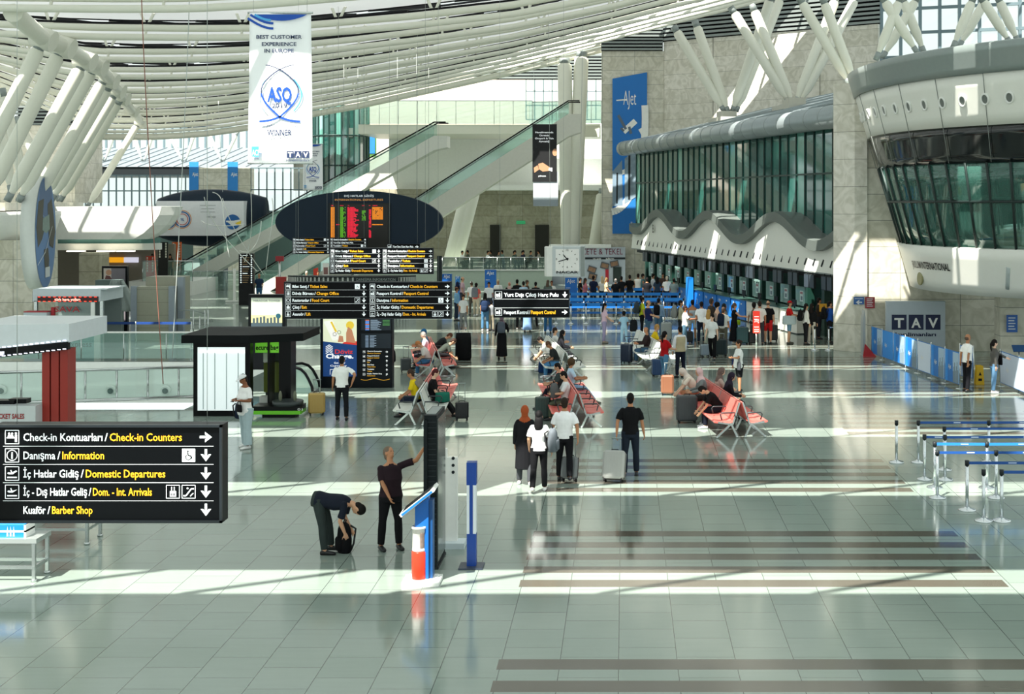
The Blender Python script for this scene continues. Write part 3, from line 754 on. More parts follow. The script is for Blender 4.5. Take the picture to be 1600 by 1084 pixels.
def arc(x, z, rx, rz, a0, a1, n=16): return [(x + rx * math.cos(R(a0 + (a1 - a0) * i / n)), z + rz * math.sin(R(a0 + (a1 - a0) * i / n))) for i in range(n + 1)]
def ring(m, x, z, r, w, y, mi, n=24): stroke(m, arc(x, z, r, r, 0, 360, n), w, y, mi)
def arrow(m, x, z, s, a, y, mi):
    c, sn = math.cos(R(a)), math.sin(R(a))
    def T(p): return [(x + (u * c - v * sn) * s, z + (u * sn + v * c) * s) for u, v in p]
    flat(m, T([(-.52, -.1), (.36, -.1), (.36, .1), (-.52, .1)]), y, mi)
    flat(m, T([(.5, 0), (.34, .12), (-.08, .44), (-.08, .22), (.2, 0)]), y - .0002, mi)
    flat(m, T([(.5, 0), (.34, -.12), (-.08, -.44), (-.08, -.22), (.2, 0)]), y - .0002, mi)
def icon(m, kind, x, z, s, y, mi=0, dk=2):
    h = s / 2
    if kind == 'wheel':
        rect(m, x - h, x + h, z - h, z + h, y, mi)
        disc(m, x - .05 * s, z + .3 * s, .07 * s, y - .001, dk, 10)
        stroke(m, [(x - .05 * s, z + .22 * s), (x - .03 * s, z - .02 * s), (x + .18 * s, z - .04 * s), (x + .26 * s, z - .26 * s)], .09 * s, y - .001, dk)
        stroke(m, arc(x - .02 * s, z - .14 * s, .2 * s, .2 * s, 130, 380), .07 * s, y - .001, dk)
        return
    stroke(m, [(x - h, z - h), (x + h, z - h), (x + h, z + h), (x - h, z + h), (x - h, z - h)], .05 * s, y, mi)
    if kind == 'i':
        ring(m, x, z, .38 * s, .05 * s, y, mi); m.text('i', x, z - .25 * s, .72 * s, y, mi, align='c', bold=.03)
    elif kind == 'desk':
        for u in (-.22, 0): disc(m, x + u * s, z + .26 * s, .08 * s, y, mi, 10); 
        flat(m, [(x - .34 * s, z - .02 * s), (x + .14 * s, z - .02 * s), (x + .05 * s, z + .17 * s), (x - .3 * s, z + .17 * s)], y, mi)
        rect(m, x - .4 * s, x + .2 * s, z - .1 * s, z - .02 * s, y, mi)
        disc(m, x + .28 * s, z + .28 * s, .08 * s, y, mi, 10); rect(m, x + .2 * s, x + .37 * s, z - .36 * s, z + .18 * s, y, mi)
    elif kind in ('up', 'down'):
        k = 1 if kind == 'up' else .6
        flat(m, [(x - .36 * s, z + .02 * s), (x - .28 * s, z + .1 * s), (x - .05 * s, z + .06 * s), (x + .3 * s, z + .24 * s * k), (x + .38 * s, z + .16 * s), (x + .05 * s, z - .06 * s), (x - .25 * s, z - .06 * s)], y, mi)
        stroke(m, [(x - .02 * s, z + .06 * s), (x - .1 * s, z + .26 * s)], .08 * s, y, mi)
        rect(m, x - .36 * s, x + .36 * s, z - .34 * s, z - .24 * s, y, mi)
    elif kind == 'lift':
        rect(m, x - .24 * s, x + .24 * s, z - .38 * s, z + .06 * s, y, mi)
        for u in (-.12, 0, .12): rect(m, x + (u - .035) * s, x + (u + .035) * s, z - .3 * s, z - .1 * s, y - .001, dk)
        stroke(m, [(x - .1 * s, z + .1 * s), (x - .1 * s, z + .38 * s)], .07 * s, y, mi); stroke(m, [(x + .1 * s, z + .1 * s), (x + .1 * s, z + .38 * s)], .07 * s, y, mi)
    elif kind == 'esc':
        stroke(m, [(x - .4 * s, z - .3 * s), (x - .2 * s, z - .3 * s), (x + .2 * s, z + .22 * s), (x + .4 * s, z + .22 * s)], .1 * s, y, mi)
        stroke(m, [(x + .36 * s, z - .1 * s), (x + .12 * s, z - .34 * s)], .07 * s, y, mi); disc(m, x - .08 * s, z + .26 * s, .07 * s, y, mi, 8)
    elif kind == 'wc':
        for u in (-.2, 0, .2): rect(m, x + (u - .06) * s, x + (u + .06) * s, z - .34 * s, z + .2 * s, y, mi); disc(m, x + u * s, z + .3 * s, .06 * s, y, mi, 8)
    elif kind == 'food':
        ring(m, x, z, .26 * s, .07 * s, y, mi); stroke(m, [(x - .38 * s, z - .3 * s), (x - .38 * s, z + .3 * s)], .06 * s, y, mi); stroke(m, [(x + .38 * s, z - .3 * s), (x + .38 * s, z + .3 * s)], .06 * s, y, mi)
    elif kind == 'exit':
        rect(m, x - .3 * s, x + .3 * s, z - .3 * s, z + .02 * s, y, mi); flat(m, [(x - .36 * s, z + .08 * s), (x + .36 * s, z + .08 * s), (x, z + .38 * s)], y, mi)
    elif kind == 'pass':
        rect(m, x - .34 * s, x - .06 * s, z - .3 * s, z + .12 * s, y, mi); disc(m, x + .16 * s, z + .24 * s, .1 * s, y, mi, 10); rect(m, x + .02 * s, x + .3 * s, z - .34 * s, z + .12 * s, y, mi)
def way_sign(label, x0, x1, z0, z1, Y, cols, top_pad=.3, bold=.012, group='black hanging direction signs', wires=True, ztop=None, fitw=1.0, widths=None):
    """cols: list of (x fraction start, x fraction end, rows); row = (icon, white, yellow, extras, arrow angle or None)"""
    W = x1 - x0; Hh = z1 - z0
    t = thing('direction_sign', label, 'sign', (x0, Y, z0), 0, group)
    b = MB(); b.box(0, W, 0, .16, 0, Hh, 0); fr = .025 * Hh
    for q in ((0, W, 0, fr), (0, W, Hh - fr, Hh), (0, fr, 0, Hh), (W - fr, W, 0, Hh)): b.box(q[0] - .0, q[1], -.03, .0, q[2], q[3], 1)
    b.build('sign_box', [SB, mat('sign_frame', '23292e', .35, .4)], t)
    L = MB()
    for ci, (f0, f1, rows) in enumerate(cols):
        n = len(rows); pad = Hh * .035; rh = (Hh - 2 * pad) / n
        a, c = W * f0 + .08 * rh, W * f1 - .12 * rh
        ks = []; s = rh * .60
        for r in rows:
            q = text_geo(r[1] + ('x /x' if r[2] else ''), bold); q2 = text_geo(r[2] or ' ', bold)
            wd = (q[3] - q[2] + q2[3] - q2[2] + .1) * s
            ex = (c - .95 * rh * (1 if r[4] is not None else 0) - len(r[3]) * .86 * rh) - (a + 1.15 * rh)
            ks.append(widths[ci][len(ks)] * W / wd if widths else min(fitw, .98 * ex / wd))
        for i, r in enumerate(rows):
            k = ks[i]
            z = Hh - pad - rh * (i + .5)
            if i < n - 1: rect(L, a, c, z - rh * .5 - .012 * rh, z - rh * .5 + .012 * rh, -.004, 0)
            if r[0]: icon(L, r[0], a + .5 * rh, z, .74 * rh, -.004)
            xx = a + 1.12 * rh; zb = z - .21 * rh
            g = text_geo(r[1], bold); wt = (g[3] - g[2]) * s * k
            L.text(r[1], xx, zb, s, -.004, 0, fit=wt, bold=bold); xx += wt
            if r[2]:
                L.text('/', xx + .22 * s * k, zb, s, -.004, 0, fit=.34 * s * k, bold=bold); xx += .78 * s * k
                g = text_geo(r[2], bold); L.text(r[2], xx, zb, s, -.004, 1, fit=(g[3] - g[2]) * s * k, bold=bold)
            xr = c - .42 * rh
            if r[4] is not None: arrow(L, xr, z, .66 * rh, r[4], -.004, 0); xr -= .95 * rh
            for e in reversed(r[3]): icon(L, e, xr, z, .72 * rh, -.004); xr -= .86 * rh
    L.build('lettering', [SW, SY, SB], t)
    if wires:
        b = MB()
        for x in (.08 * W, .92 * W):
            b.tube([(x, .08, Hh), (x, .08, zc(x0 + x, Y + .08) + .03 - z0)], max(.0025, Y * .0001), 5)
        b.build('hanging_wire', mat('wire', '9aa09d', .5, .4), t)
    return t
CI = ('desk', 'Check-in Kontuarları', 'Check-in Counters', (), 0)
DA = ('i', 'Danışma', 'Information', ('wheel',), -90)
IC = ('up', 'İç Hatlar Gidiş', 'Domestic Departures', (), -90)
ID = ('down', 'İç - Dış Hatlar Geliş', 'Dom. - Int. Arrivals', ('lift', 'esc'), -90)
way_sign('large black hanging direction sign in the left foreground with Barber Shop row', px(-8, 12), px(348, 12), pz(816, 12), pz(663, 12), 12, [(.03, .97, [CI, DA, IC, ID, (None, 'Kuaför', 'Barber Shop', (), -90)])], widths=[[.735, .39, .66, .595, .335]])
BS = ('desk', 'Bilet Satış', 'Ticket Sales', ('wheel',), -90); DB = ('wc', 'Döviz Bürosu', 'Change Office', (), -90); RE = ('food', 'Restoranlar', 'Food Court', ('esc',), -90)
PK = ('pass', 'Pasaport Kontrol', 'Passport Control', (), 0)
way_sign('wide black hanging sign with Ticket Sales and Lift in the middle of the hall', px(444, 32), px(705, 32), pz(498, 32), pz(440, 32), 32,
    [(0, .5, [BS, DB, RE, ('exit', 'Çıkış', 'Exit', (), -90), ('lift', 'Asansör', 'Lift', (), -90)]), (.505, 1, [CI, PK, DA, IC, ID])], bold=.02, widths=[[.23, .30, .24, .105, .127], [.385, .33, .207, .36, .31]])
way_sign('wide black hanging sign just under the oval departures board', px(515, 46), px(677, 46), pz(428, 46), pz(387, 46), 46,
    [(0, .5, [BS, DB, RE, ('exit', 'Çıkış', 'Exit', (), -90), IC]), (.505, 1, [CI, PK, ('wc', 'Tuvaletler', 'Toilets', ('wheel',), -90), DA, ID])], bold=.025)
way_sign('black hanging sign reading Yurt Dışı Çıkış Harç Pulu and Pasaport Kontrol', px(771, 32.5), px(890, 32.5), pz(496, 32.5), pz(452, 32.5), 32.5,
    [(0, 1, [('pass', 'Yurt Dışı Çıkış Harç Pulu', '', (), -90), (None, ' ', '', (), None), ('pass', 'Pasaport Kontrol', 'Passport Control', (), 0)])], bold=.02)
way_sign('small far black sign at the lower left of the oval board with Lift row', px(457, 59), px(515, 59), pz(397, 59), pz(371, 59), 59,
    [(0, 1, [BS, DB, RE, ('lift', 'Asansör', 'Lift', (), -90), IC])], bold=.03)
way_sign('small far black sign overlapping the foot of the departures screen', px(515, 59.2), px(573, 59.2), pz(392, 59.2), pz(371, 59.2), 59.2,
    [(0, 1, [CI, ('pass', 'Yurt Dışı Çıkış Harç Pulu', '', (), -90), ('wc', 'Tuvaletler', 'Toilets', ('wheel',), -90), DA])], bold=.03)
way_sign('smallest far black sign with one row at the right of the oval board', px(604, 59), px(656, 59), pz(390, 59), pz(381, 59), 59,
    [(0, 1, [('pass', 'Yurt Dışı Çıkış Harç Pulu', '', (), 0)])], bold=.03)
# ---------------------------------------------------------------- oval departures board
Y = 62.0
t = thing('departures_board', 'large dark oval International Departures board hanging over the hall', 'board', (px(561, Y), Y, pz(347, Y)))
rx, rz_ = 131 / F * Y, 49 / F * Y
def eln(a, bb): return [(a * math.cos(2 * PI * i / 64), bb * math.sin(2 * PI * i / 64)) for i in range(64)]
b = MB(); b.prism(eln(rx, rz_), 0, .35); b.build('board_panel', SLATE, t)
sx = lambda x: px(x, Y) - px(561, Y)
sz = lambda y: pz(y, Y) - pz(347, Y)
b = MB(); b.box(sx(514), sx(610), -.06, 0, sz(391), sz(317), 0); b.box(sx(517), sx(607), -.07, -.06, sz(389), sz(319), 1)
b.build('screen', [DARK, mat('led_black', '12110d', .4)], t)
b = MB()
OR, RD, GR = glow('f08a1c', .8), glow('e8203c', .8), glow('5aa81e', .7)
random.seed(2)
nr = 27
for i in range(nr):
    z1 = sz(323.5 + i * 1.77); z0 = z1 - .046
    def ch(xa, n, mi, p=.85, cw=.036):
        for j in range(n):
            if random.random() < p: rect(b, sx(xa) + j * cw, sx(xa) + j * cw + cw * .72, z0, z1, -.075, mi)
    ch(517.5, 5, 0, 1); ch(532, 4, 2, 1); ch(537, 3, 2, .5)
    ch(543.5, 8 + int(4 * random.random() + 4 * math.sin(i * .7) ** 2), 1, .97)
    if 2 < i < 12: ch(566, 5, 2, .7)
    if i > 1 and i not in (18, 19, 27): ch(577, 3, 1, .9)
    if i < 11: ch(582, 14, 0, .95)
    elif i == 15: ch(582, 14, 0, .9); ch(526, 4, 1, .8)
for j, xa in enumerate((518, 532, 544, 566, 577, 583)): b.text(('TIME', 'FLIGHT', 'TO', 'GATE', 'CK', 'REMARKS')[j], sx(xa), sz(321.7), .05, -.076, 1)
b.build('flight_rows', [OR, RD, GR], t)
b = MB(); b.text('DIŞ HATLAR GİDİŞ', 0, sz(307.5), .125, -.01, 0, align='c', fit=46 / F * Y, bold=.0); b.text('INTERNATIONAL DEPARTURES', 0, sz(313.5), .12, -.01, 1, align='c', fit=75 / F * Y, bold=.0)
b.build('lettering', [glow('cfd8dc', .8), glow('c08a4a', .8)], t)
b = MB()
for x in (475, 536, 558, 620, 650, 669): b.tube([(sx(x), .17, .3), (sx(x), .17, zc(px(x, Y), Y + .17) + .03 - pz(347, Y))], .009, 5)
b.build('hanging_wire', mat('wire', '9aa09d', .5, .4), t)
# ---------------------------------------------------------------- fabric banners
NAVY = mat('print_navy', '1c3c78', .6); BLUE = mat('print_blue', '0a4aa8', .6); SKY = mat('print_sky', '4aa3df', .6); INK = mat('print_ink', '1b2f55', .6); PALEB = mat('print_pale_blue', '9cc9ee', .6)
def asq(label, cxp, Y, zb, Wd, Hb, ztop):
    t = thing('award_banner', label, 'banner', (px(cxp, Y), Y, zb), 0, 'white award banners')
    b = MB()
    def P(u, v):
        return ((u - .5) * Wd * (1 + .03 * math.cos(v * 3.0) - .015), .02 * math.sin(u * 5 + v * 4) * Wd, v * Hb)
    b.grid(P, [i / 14 for i in range(15)], [i / 24 for i in range(25)], 0)
    b.build('cloth', mat('banner_cloth', 'f2f4f6', .7, noise=.02), t, solid=.006)
    b = MB(); b.tube([(-Wd * .51, 0, Hb), (Wd * .51, 0, Hb)], .018 * Wd / 1.1, 8); b.tube([(-Wd * .51, 0, 0), (Wd * .51, 0, 0)], .016 * Wd / 1.1, 8); b.build('rod', STEEL, t)
    L = MB(); y = -.035 * Wd; s = Wd / 100.0
    X = lambda u: (u - 438) * s
    Z = lambda v: (255 - v) * s * (Hb / Wd * 100 / 235)
    flat(L, [(X(400), Z(23)), (X(481), Z(23))] + [(X(400 + 81 * (1 - i / 12)), Z(23 + 10 * math.sin(PI * i / 12) ** .8)) for i in range(1, 12)], y, 1)
    for k, (dx, dz, mi) in enumerate(((0, 0, 1), (7, -8, 1), (14, -13, 2))):
        pts = [(X(388 + (40 if k < 2 else 36) * i / 10), Z(29 + dz + 16 * math.sin(PI / 2 * i / 10))) for i in range(11) if 29 + dz + 16 * math.sin(PI / 2 * i / 10) > 23]
        stroke(L, pts, 4.5 * s * .8, y - .001 * k, mi)
    for tx, v, wd, sz_ in (('BEST CUSTOMER', 61, 71, 8), ('EXPERIENCE', 72, 54, 8), ('IN EUROPE', 82.5, 46, 8)): L.text(tx, X(437), Z(v), sz_ * s * 1.36 * .75, y, 0, fit=wd * s, align='c', bold=.02)
    for sg in (-1, 1):
        top = [(X(438 + sg * (-22 + 22 * i / 6)), Z(102 + 7 * (i / 6) ** 1.6)) for i in range(7)]
        side = [(X(438 + sg * 29 * math.sin(PI * (i / 20) ** .9)), Z(109 + 74 * i / 20)) for i in range(21)]
        foot = [(X(438 - sg * 32 * (i / 6)), Z(183 + 7 * (1 - (1 - i / 6) ** 2))) for i in range(7)]
        stroke(L, top, 1.3 * s, y, 0); stroke(L, side[:11], 1.8 * s, y, 0); stroke(L, side[10:], 2.8 * s, y, 1); stroke(L, foot, 3.4 * s, y, 1)
        stroke(L, [(X(438 + sg * 34 * math.sin(PI * (.22 + .56 * i / 14))), Z(124 + 50 * i / 14)) for i in range(15)], 2.2 * s, y, 3 if sg < 0 else 2)
    L.text('ASQ', X(437.5), Z(159), 32 * s, y, 1, fit=38 * s, align='c', bold=.03)
    L.text('2019', X(437.5), Z(169), 10.5 * s, y, 0, fit=24 * s, align='c', bold=.01)
    L.text('AIRPORTS COUNCIL INTERNATIONAL', X(437.5), Z(125), 3.4 * s, y, 0, fit=38 * s, align='c', bold=.0)
    L.text('CUSTOMER EXPERIENCE AWARD', X(437), Z(199), 6.2 * s, y, 0, fit=64 * s, align='c', bold=.0)
    L.text('WINNER', X(437.5), Z(212), 13.5 * s, y, 0, fit=38 * s, align='c', bold=.015)
    rect(L, X(394), X(405.5), Z(245), Z(229), y, 2); L.text('ACI', X(399.8), Z(243), 13 * s, y - .002, 4, fit=10 * s, align='c'); L.text('airports', X(399.8), Z(249), 3 * s, y, 0, fit=11 * s, align='c')
    for i, ch in enumerate('TAV'):
        x = 449 + i * 12; rect(L, X(x), X(x + 10.8), Z(247), Z(236), y, 0); L.text(ch, X(x + 5.4), Z(245.3), 10.5 * s, y - .002, 4, fit=7.4 * s, align='c', bold=.03)
    L.text('Havalimanları', X(466), Z(252), 5.4 * s, y, 0, fit=35 * s, align='c', bold=.01)
    L.build('print', [INK, BLUE, SKY, PALEB, WHITE], t)
    b = MB()
    for x in (-.42 * Wd, .42 * Wd): b.tube([(x, 0, Hb), (x, 0, zc(px(cxp, Y) + x, Y) + .03 - zb)], max(.003, Y * .0001), 5)
    b.build('hanging_wire', mat('wire', '9aa09d', .5, .4), t)
asq('large white award banner with ASQ 2019 emblem hanging in the upper left', 438, 24, pz(255, 24), 100 / F * 24, 235 / F * 24, 12.5)
asq('small far copy of the white award banner hanging behind the large one', 489, 77, pz(297, 77), 31 / F * 77, 72 / F * 77, 11.5)
# black valet banner
Y = 72.0
t = thing('advertising_banner', 'narrow black hanging banner about valet parking with a grey lower panel', 'banner', (px(851.5, Y), Y, 0))
X = lambda x: px(x, Y) - px(851.5, Y)
Z = lambda y: pz(y, Y)
b = MB(); b.box(X(832), X(870), 0, .03, Z(284), Z(194), 0); b.box(X(833), X(872), .04, .07, Z(312), Z(268), 1); b.box(X(833), X(872), .03, .08, Z(322), Z(312), 2)
b.build('cloth', [mat('banner_black', '0d0f12', .6), mat('banner_grey', 'c3ccd2', .6), mat('banner_grey_dark', '8f9aa0', .6)], t)
L = MB()
for i, s in enumerate(('Havalimanında', 'Ücretsiz', 'Otopark & Vale', 'Ayrıcalığı')): L.text(s, X(850.5), Z(208 + 4.7 * i), .13, -.004, 0, fit=(28, 15, 29, 17)[i] / F * Y, align='c')
SK = mat('print_skin', 'b98a68', .7)
flat(L, [(X(x), Z(y)) for x, y in ((841, 256), (848, 254), (854, 258), (860, 262), (858, 267), (848, 268), (842, 264))], -.005, 1)
flat(L, [(X(x), Z(y)) for x, y in ((834, 262), (840, 258), (842, 265), (835, 270))], -.005, 1)
disc(L, X(867), Z(238), .13, -.005, 1, 14, .2); flat(L, [(X(x), Z(y)) for x, y in ((858, 262), (863, 262), (863, 268), (857, 266))], -.006, 0)
L.text('yalnızca', X(847), Z(276), .12, -.005, 0, fit=12 / F * Y, align='c')
L.build('print', [glow('e8ecee', .5), SK], t)
b = MB()
for x in (834, 869): b.tube([(X(x), .03, Z(194)), (X(x), .03, zc(px(x, Y), Y) + .03)], .01, 5)
b.build('hanging_wire', mat('wire', '9aa09d', .5, .4), t)
# tall airline banner on the pier
Y = 99.9
t = thing('wall_banner', 'tall blue AJet banner with an aeroplane on the stone pier', 'banner', (0, Y, 0))
X = lambda x: px(x, Y)
Z = lambda y: pz(y, Y)
b = MB(); b.prism([(X(957), Z(365)), (X(1011), Z(365)), (X(1011), Z(113)), (X(957), Z(123))], -.06, 0)
b.build('cloth', mat('banner_blue', '1f72c0', .55, noise=.05, scale=.4), t)
L = MB()
L.text('AJet', X(974), Z(164), 1.55, -.08, 0, fit=20 / F * Y, bold=-.005); stroke(L, [(X(963), Z(157)), (X(975), Z(156))], .09, -.08, 0)
stroke(L, arc(X(954), Z(185), 54 / F * Y, 146 / F * Y, -88, 8, 24), .5, -.08, 0)
stroke(L, arc(X(950), Z(225), 58 / F * Y, 48 / F * Y, -82, 30, 18), .32, -.083, 0)
flat(L, [(X(957), Z(322)), (X(973), Z(321)), (X(972), Z(250)), (X(957), Z(268))], -.085, 1)
flat(L, [(X(976), Z(319)), (X(996), Z(306)), (X(994), Z(232)), (X(976), Z(248))], -.085, 2)
stroke(L, [(X(983), Z(312)), (X(983.5), Z(240))], .16, -.088, 3)
stroke(L, [(X(964), Z(318)), (X(964.5), Z(270))], .12, -.088, 3)
stroke(L, [(X(974), Z(206)), (X(993), Z(189))], .42, -.09, 0); stroke(L, [(X(978), Z(202)), (X(966), Z(180))], .2, -.092, 4); stroke(L, [(X(983), Z(198)), (X(986), Z(209))], .2, -.092, 4)
stroke(L, [(X(975), Z(205)), (X(970), Z(200))], .16, -.092, 4); L.text('AJet', X(985), Z(355), .6, -.08, 0, fit=6 / F * Y)
L.build('print', [WHITE, mat('print_greyblue', '7d93a4', .6), mat('print_city', '7f93a0', .6, noise=.5, scale=3), DARK, mat('print_steel', '5a6b7c', .6)], t)
# ---------------------------------------------------------------- clock
Y = 58.0
t = thing('hanging_clock', 'white box clock with black hands hanging over the queue', 'clock', (px(881, Y), Y, pz(432, Y)))
s = Y / F
b = MB(); b.box(-18 * s, 32 * s, 0, 1.1, 0, 47 * s, 0)
b.plan([(-31 * s, .35), (-27 * s, .0), (-18 * s, .0), (-18 * s, 1.1), (-31 * s, 1.1)], 0, 46 * s, 1)
b.box(26 * s, 32 * s, -.02, 0, 0, 47 * s, 2)
b.build('case', [mat('clock_case', 'c9d2d4', .4), WHITE, GREY], t, bevel=.02)
b = MB(); rect(b, -13 * s, 24 * s, 8 * s, 43 * s, -.025, 0); b.build('dial', mat('clock_dial', 'f2f3f0', .5), t)
L = MB(); cx, cz = 5.5 * s, 27.5 * s
L.text('12', cx, 40 * s, 4.6 * s, -.03, 0, align='c'); L.text('6', cx, 13.5 * s, 4.6 * s, -.03, 0, align='c'); L.text('9', cx - 17 * s, 25.5 * s, 4.6 * s, -.03, 0, align='c'); L.text('3', cx + 15 * s, 25.5 * s, 4.6 * s, -.03, 0, align='c')
for a in (30, 60, 120, 150, 210, 240, 300, 330): L.text('.', cx, cz, 1, -.03, 0) if False else stroke(L, [(cx + 13 * s * math.cos(R(a)), cz + 13 * s * math.sin(R(a))), (cx + 15 * s * math.cos(R(a)), cz + 15 * s * math.sin(R(a)))], .9 * s, -.03, 0)
L.text('NACAR', cx, 5 * s, 5.2 * s, -.03, 0, fit=34 * s, align='c', bold=.02)
L.build('numerals', BLACK, t)
L = MB(); stroke(L, [(cx + 1 * s, cz - 2 * s), (cx - 6.5 * s, cz + 7 * s)], 1.6 * s, -.035, 0); L.build('hour_hand', BLACK, t)
L = MB(); stroke(L, [(cx + 2 * s, cz + .6 * s), (cx - 14 * s, cz - 4 * s)], 1.4 * s, -.038, 0); disc(L, cx, cz, 1.8 * s, -.04, 0); L.build('minute_hand', BLACK, t)
b = MB()
for x, xt in ((-22, -25), (23, 30)): b.tube([(x * s, .5, 46 * s), (xt * s, .5, zc(px(881, Y) + xt * s, Y + .5) + .03 - pz(432, Y))], .009, 5)
b.build('hanging_wire', mat('wire', '9aa09d', .5, .4), t)
# ---------------------------------------------------------------- newsagent shop behind the clock
Y = 98.0
t = thing('newsagent_shop', 'grey newsagent front with GAZETE & TEKEL lettering behind the clock', 'shop', (0, Y, 0))
X = lambda x: px(x, Y)
Z = lambda y: pz(y, Y)
b = MB(); b.box(X(862), X(977), 0, 1.7, 0, Z(387), 0); b.box(X(862), X(977), -.05, 0, Z(405), Z(402), 1); b.build('front', [mat('shop_grey', 'b3bcc4', .5), DARK], t)
b = MB(); b.box(X(858), X(955), -.15, 1.8, Z(387), Z(382.5)); b.build('cornice', WHITE, t)
b = MB(); b.text('GAZETE & TEKEL', X(973), Z(397.5), .62, -.03, 0, fit=78 / F * Y, align='r', bold=.0); b.text('ve açık', X(933), Z(405), .16, -.06, 1, align='c', fit=.6); b.text('alım', X(953), Z(405), .16, -.06, 1, align='c', fit=.6)
b.build('lettering', [mat('shop_red_letters', '7a3046', .5), WHITE], t)
b = MB()
for x, y, a, c in ((925, 421, 0, 0), (926, 432, 0, 1), (945, 415, 1, 0), (960, 412, 2, 1)):
    M = Matrix.Translation((X(x), -.06, Z(y))) @ Matrix.Rotation(R((18, 14, -16, -12)[(a + c) % 4]), 4, 'Y'); b.obox(M, .62, .02, .46, 0); b.obox(M @ Matrix.Translation((0, -.012, 0)), .5, .01, .3, 1)
b.box(X(946), X(951), -.06, 0, Z(440), Z(419), 2); b.box(X(958), X(971), -.08, 0, Z(440), Z(417), 3)
b.build('posters', [mat('poster_dark', '4c5055', .6), mat('poster_mixed', '8a6a52', .6, noise=.5, scale=8), pl('b01f2e'), mat('poster_green', '20302c', .5)], t)
# ---------------------------------------------------------------- TAV panel and small wall notices
Y = 53.0
t = thing('logo_panel', 'pale grey panel with three dark blue TAV squares against the stone wall', 'sign', (px(1385, Y), Y, 0))
X = lambda x: px(x, Y) - px(1385, Y)
Z = lambda y: pz(y, Y)
b = MB(); b.box(0, X(1477), 0, .25, 0, Z(470.5)); b.build('panel', mat('panel_grey', 'b4bfc6', .5), t)
L = MB()
for i, ch in enumerate('TAV'):
    x = 1393.3 + i * 26.5; rect(L, X(x), X(x + 23.2), Z(515), Z(491.5), -.004, 0); L.text(ch, X(x + 11.6), Z(511.5), .52, -.008, 1, fit=15 / F * Y, align='c', bold=.03)
L.text('Havalimanları', X(1462.5), Z(525), .2, -.004, 0, fit=70 / F * Y, align='r', bold=.03)
L.build('lettering', [mat('logo_navy', '131f44', .5), WHITE], t)
for x0, x1, y0, y1, c, lab, kind in ((1334, 1350, 464, 475.5, '2a5e9e', 'small blue wall notice with a white arrow', 'a'), (1352, 1367, 464, 481.5, '8e2730', 'small dark red wall notice beside the blue arrow notice', 't'), (1573, 1590, 492, 519, '1f5aa8', 'blue notice plate on the pier at the right edge', 't')):
    Yn = 53.5 if x0 < 1500 else 49.3
    t = thing('wall_notice', lab, 'notice', (px(x0, Yn), Yn, pz(y1, Yn))); wd, hh = (x1 - x0) / F * Yn, (y1 - y0) / F * Yn
    b = MB(); b.box(0, wd, 0, .04, 0, hh); b.build('plate', pl(c), t)
    L = MB()
    if kind == 'a': arrow(L, wd / 2, hh * .28, wd * .6, 180, -.003, 0); rect(L, wd * .1, wd * .9, hh * .75, hh * .82, -.003, 0)
    else:
        for i in range(5): rect(L, wd * .15, wd * (.8 - .1 * (i % 2)), hh * (.8 - .16 * i), hh * (.86 - .16 * i), -.003, 0)
    L.build('lettering', pl('cfd6da'), t)
# curved screen on the left
Y = 99.0
t = thing('curved_screen', 'dark oval pod with a white 50 YIL screen on the left', 'screen', (px(336, Y), Y, pz(340, Y)))
s = Y / F
b = MB(); b.cyl(10 * s, -.3, -pz(340, Y), -30 * s, .25, 12); b.build('support_post', DARK, t)
b = MB(); b.rings([((x * s, -1.0 * math.cos(x / 85 * 1.3), 0), (0, .9, 0), (0, 0, (44 - 14 * abs(x / 86) ** 2.2) * s)) for x in range(-86, 87, 8)], 0, True, True, 20); b.build('shell', SLATE, t)
b = MB()
def cs(x, z): return (x * s, -2.05 - .02 * math.cos(x / 85) , z * s)
b.box(-76 * s, 58 * s, -2.15, -1.2, -27 * s, 26 * s); b.build('screen', mat('screen_white', 'e6e9ec', .4), t)
L = MB(); y = -2.18
for x, z in ((-36, -2), (-58, -4)):
    for r, w2, mi in ((13.6, .9, 0), (11.3, 1.8, 1), (8.3, 1.0, 2)): ring(L, x * s, z * s, r * s, w2 * s, y, mi)
L.text('YIL', -36 * s, -4.5 * s, 6 * s, y, 1, fit=6 * s, align='c')
for i, wd in enumerate((24, 20, 22)): rect(L, (3 - wd / 2) * s, (3 + wd / 2) * s, (19 - 5 * i) * s, (19.6 - 5 * i) * s, y, 3)
L.text('esenboğa', 8 * s, 1 * s, 3.6 * s, y, 3, fit=14 * s, align='c')
disc(L, 41 * s, -6 * s, 11.5 * s, y, 1); flat(L, [(33 * s, -6 * s), (53 * s, -2 * s), (52 * s, -9 * s), (40 * s, -12 * s)], y - .004, 4); flat(L, [(44 * s, -8 * s), (54 * s, -4 * s), (53 * s, -12 * s)], y - .006, 5); rect(L, 31 * s, 52 * s, -6.5 * s, -4 * s, y - .005, 4)
L.build('print', [pl('e8953c'), pl('2a68ac'), pl('c8453c'), GREY, WHITE, pl('f2cf3e')], t)
# two narrow blue banners on the far pier
for x0, x1, lab in ((295.5, 310, 'left one of two narrow blue banners on the far pier'), (355.5, 371.5, 'right one of two narrow blue banners on the far pier')):
    Yb = 111.74; t = thing('hanging_banner', lab, 'banner', (px(x0, Yb), Yb, pz(305, Yb)), 0, 'narrow blue banners on the far pier')
    wd, hh = (x1 - x0) / F * Yb, 52 / F * Yb
    b = MB(); b.box(0, wd, 0, .05, 0, hh); b.build('cloth', mat('banner_bright_blue', '2f86d2', .5, noise=.15, scale=.8), t)
    L = MB(); L.text('AJet', wd * .95, hh * .58, .42, -.01, 0, fit=wd * .6, align='r'); L.build('print', WHITE, t)
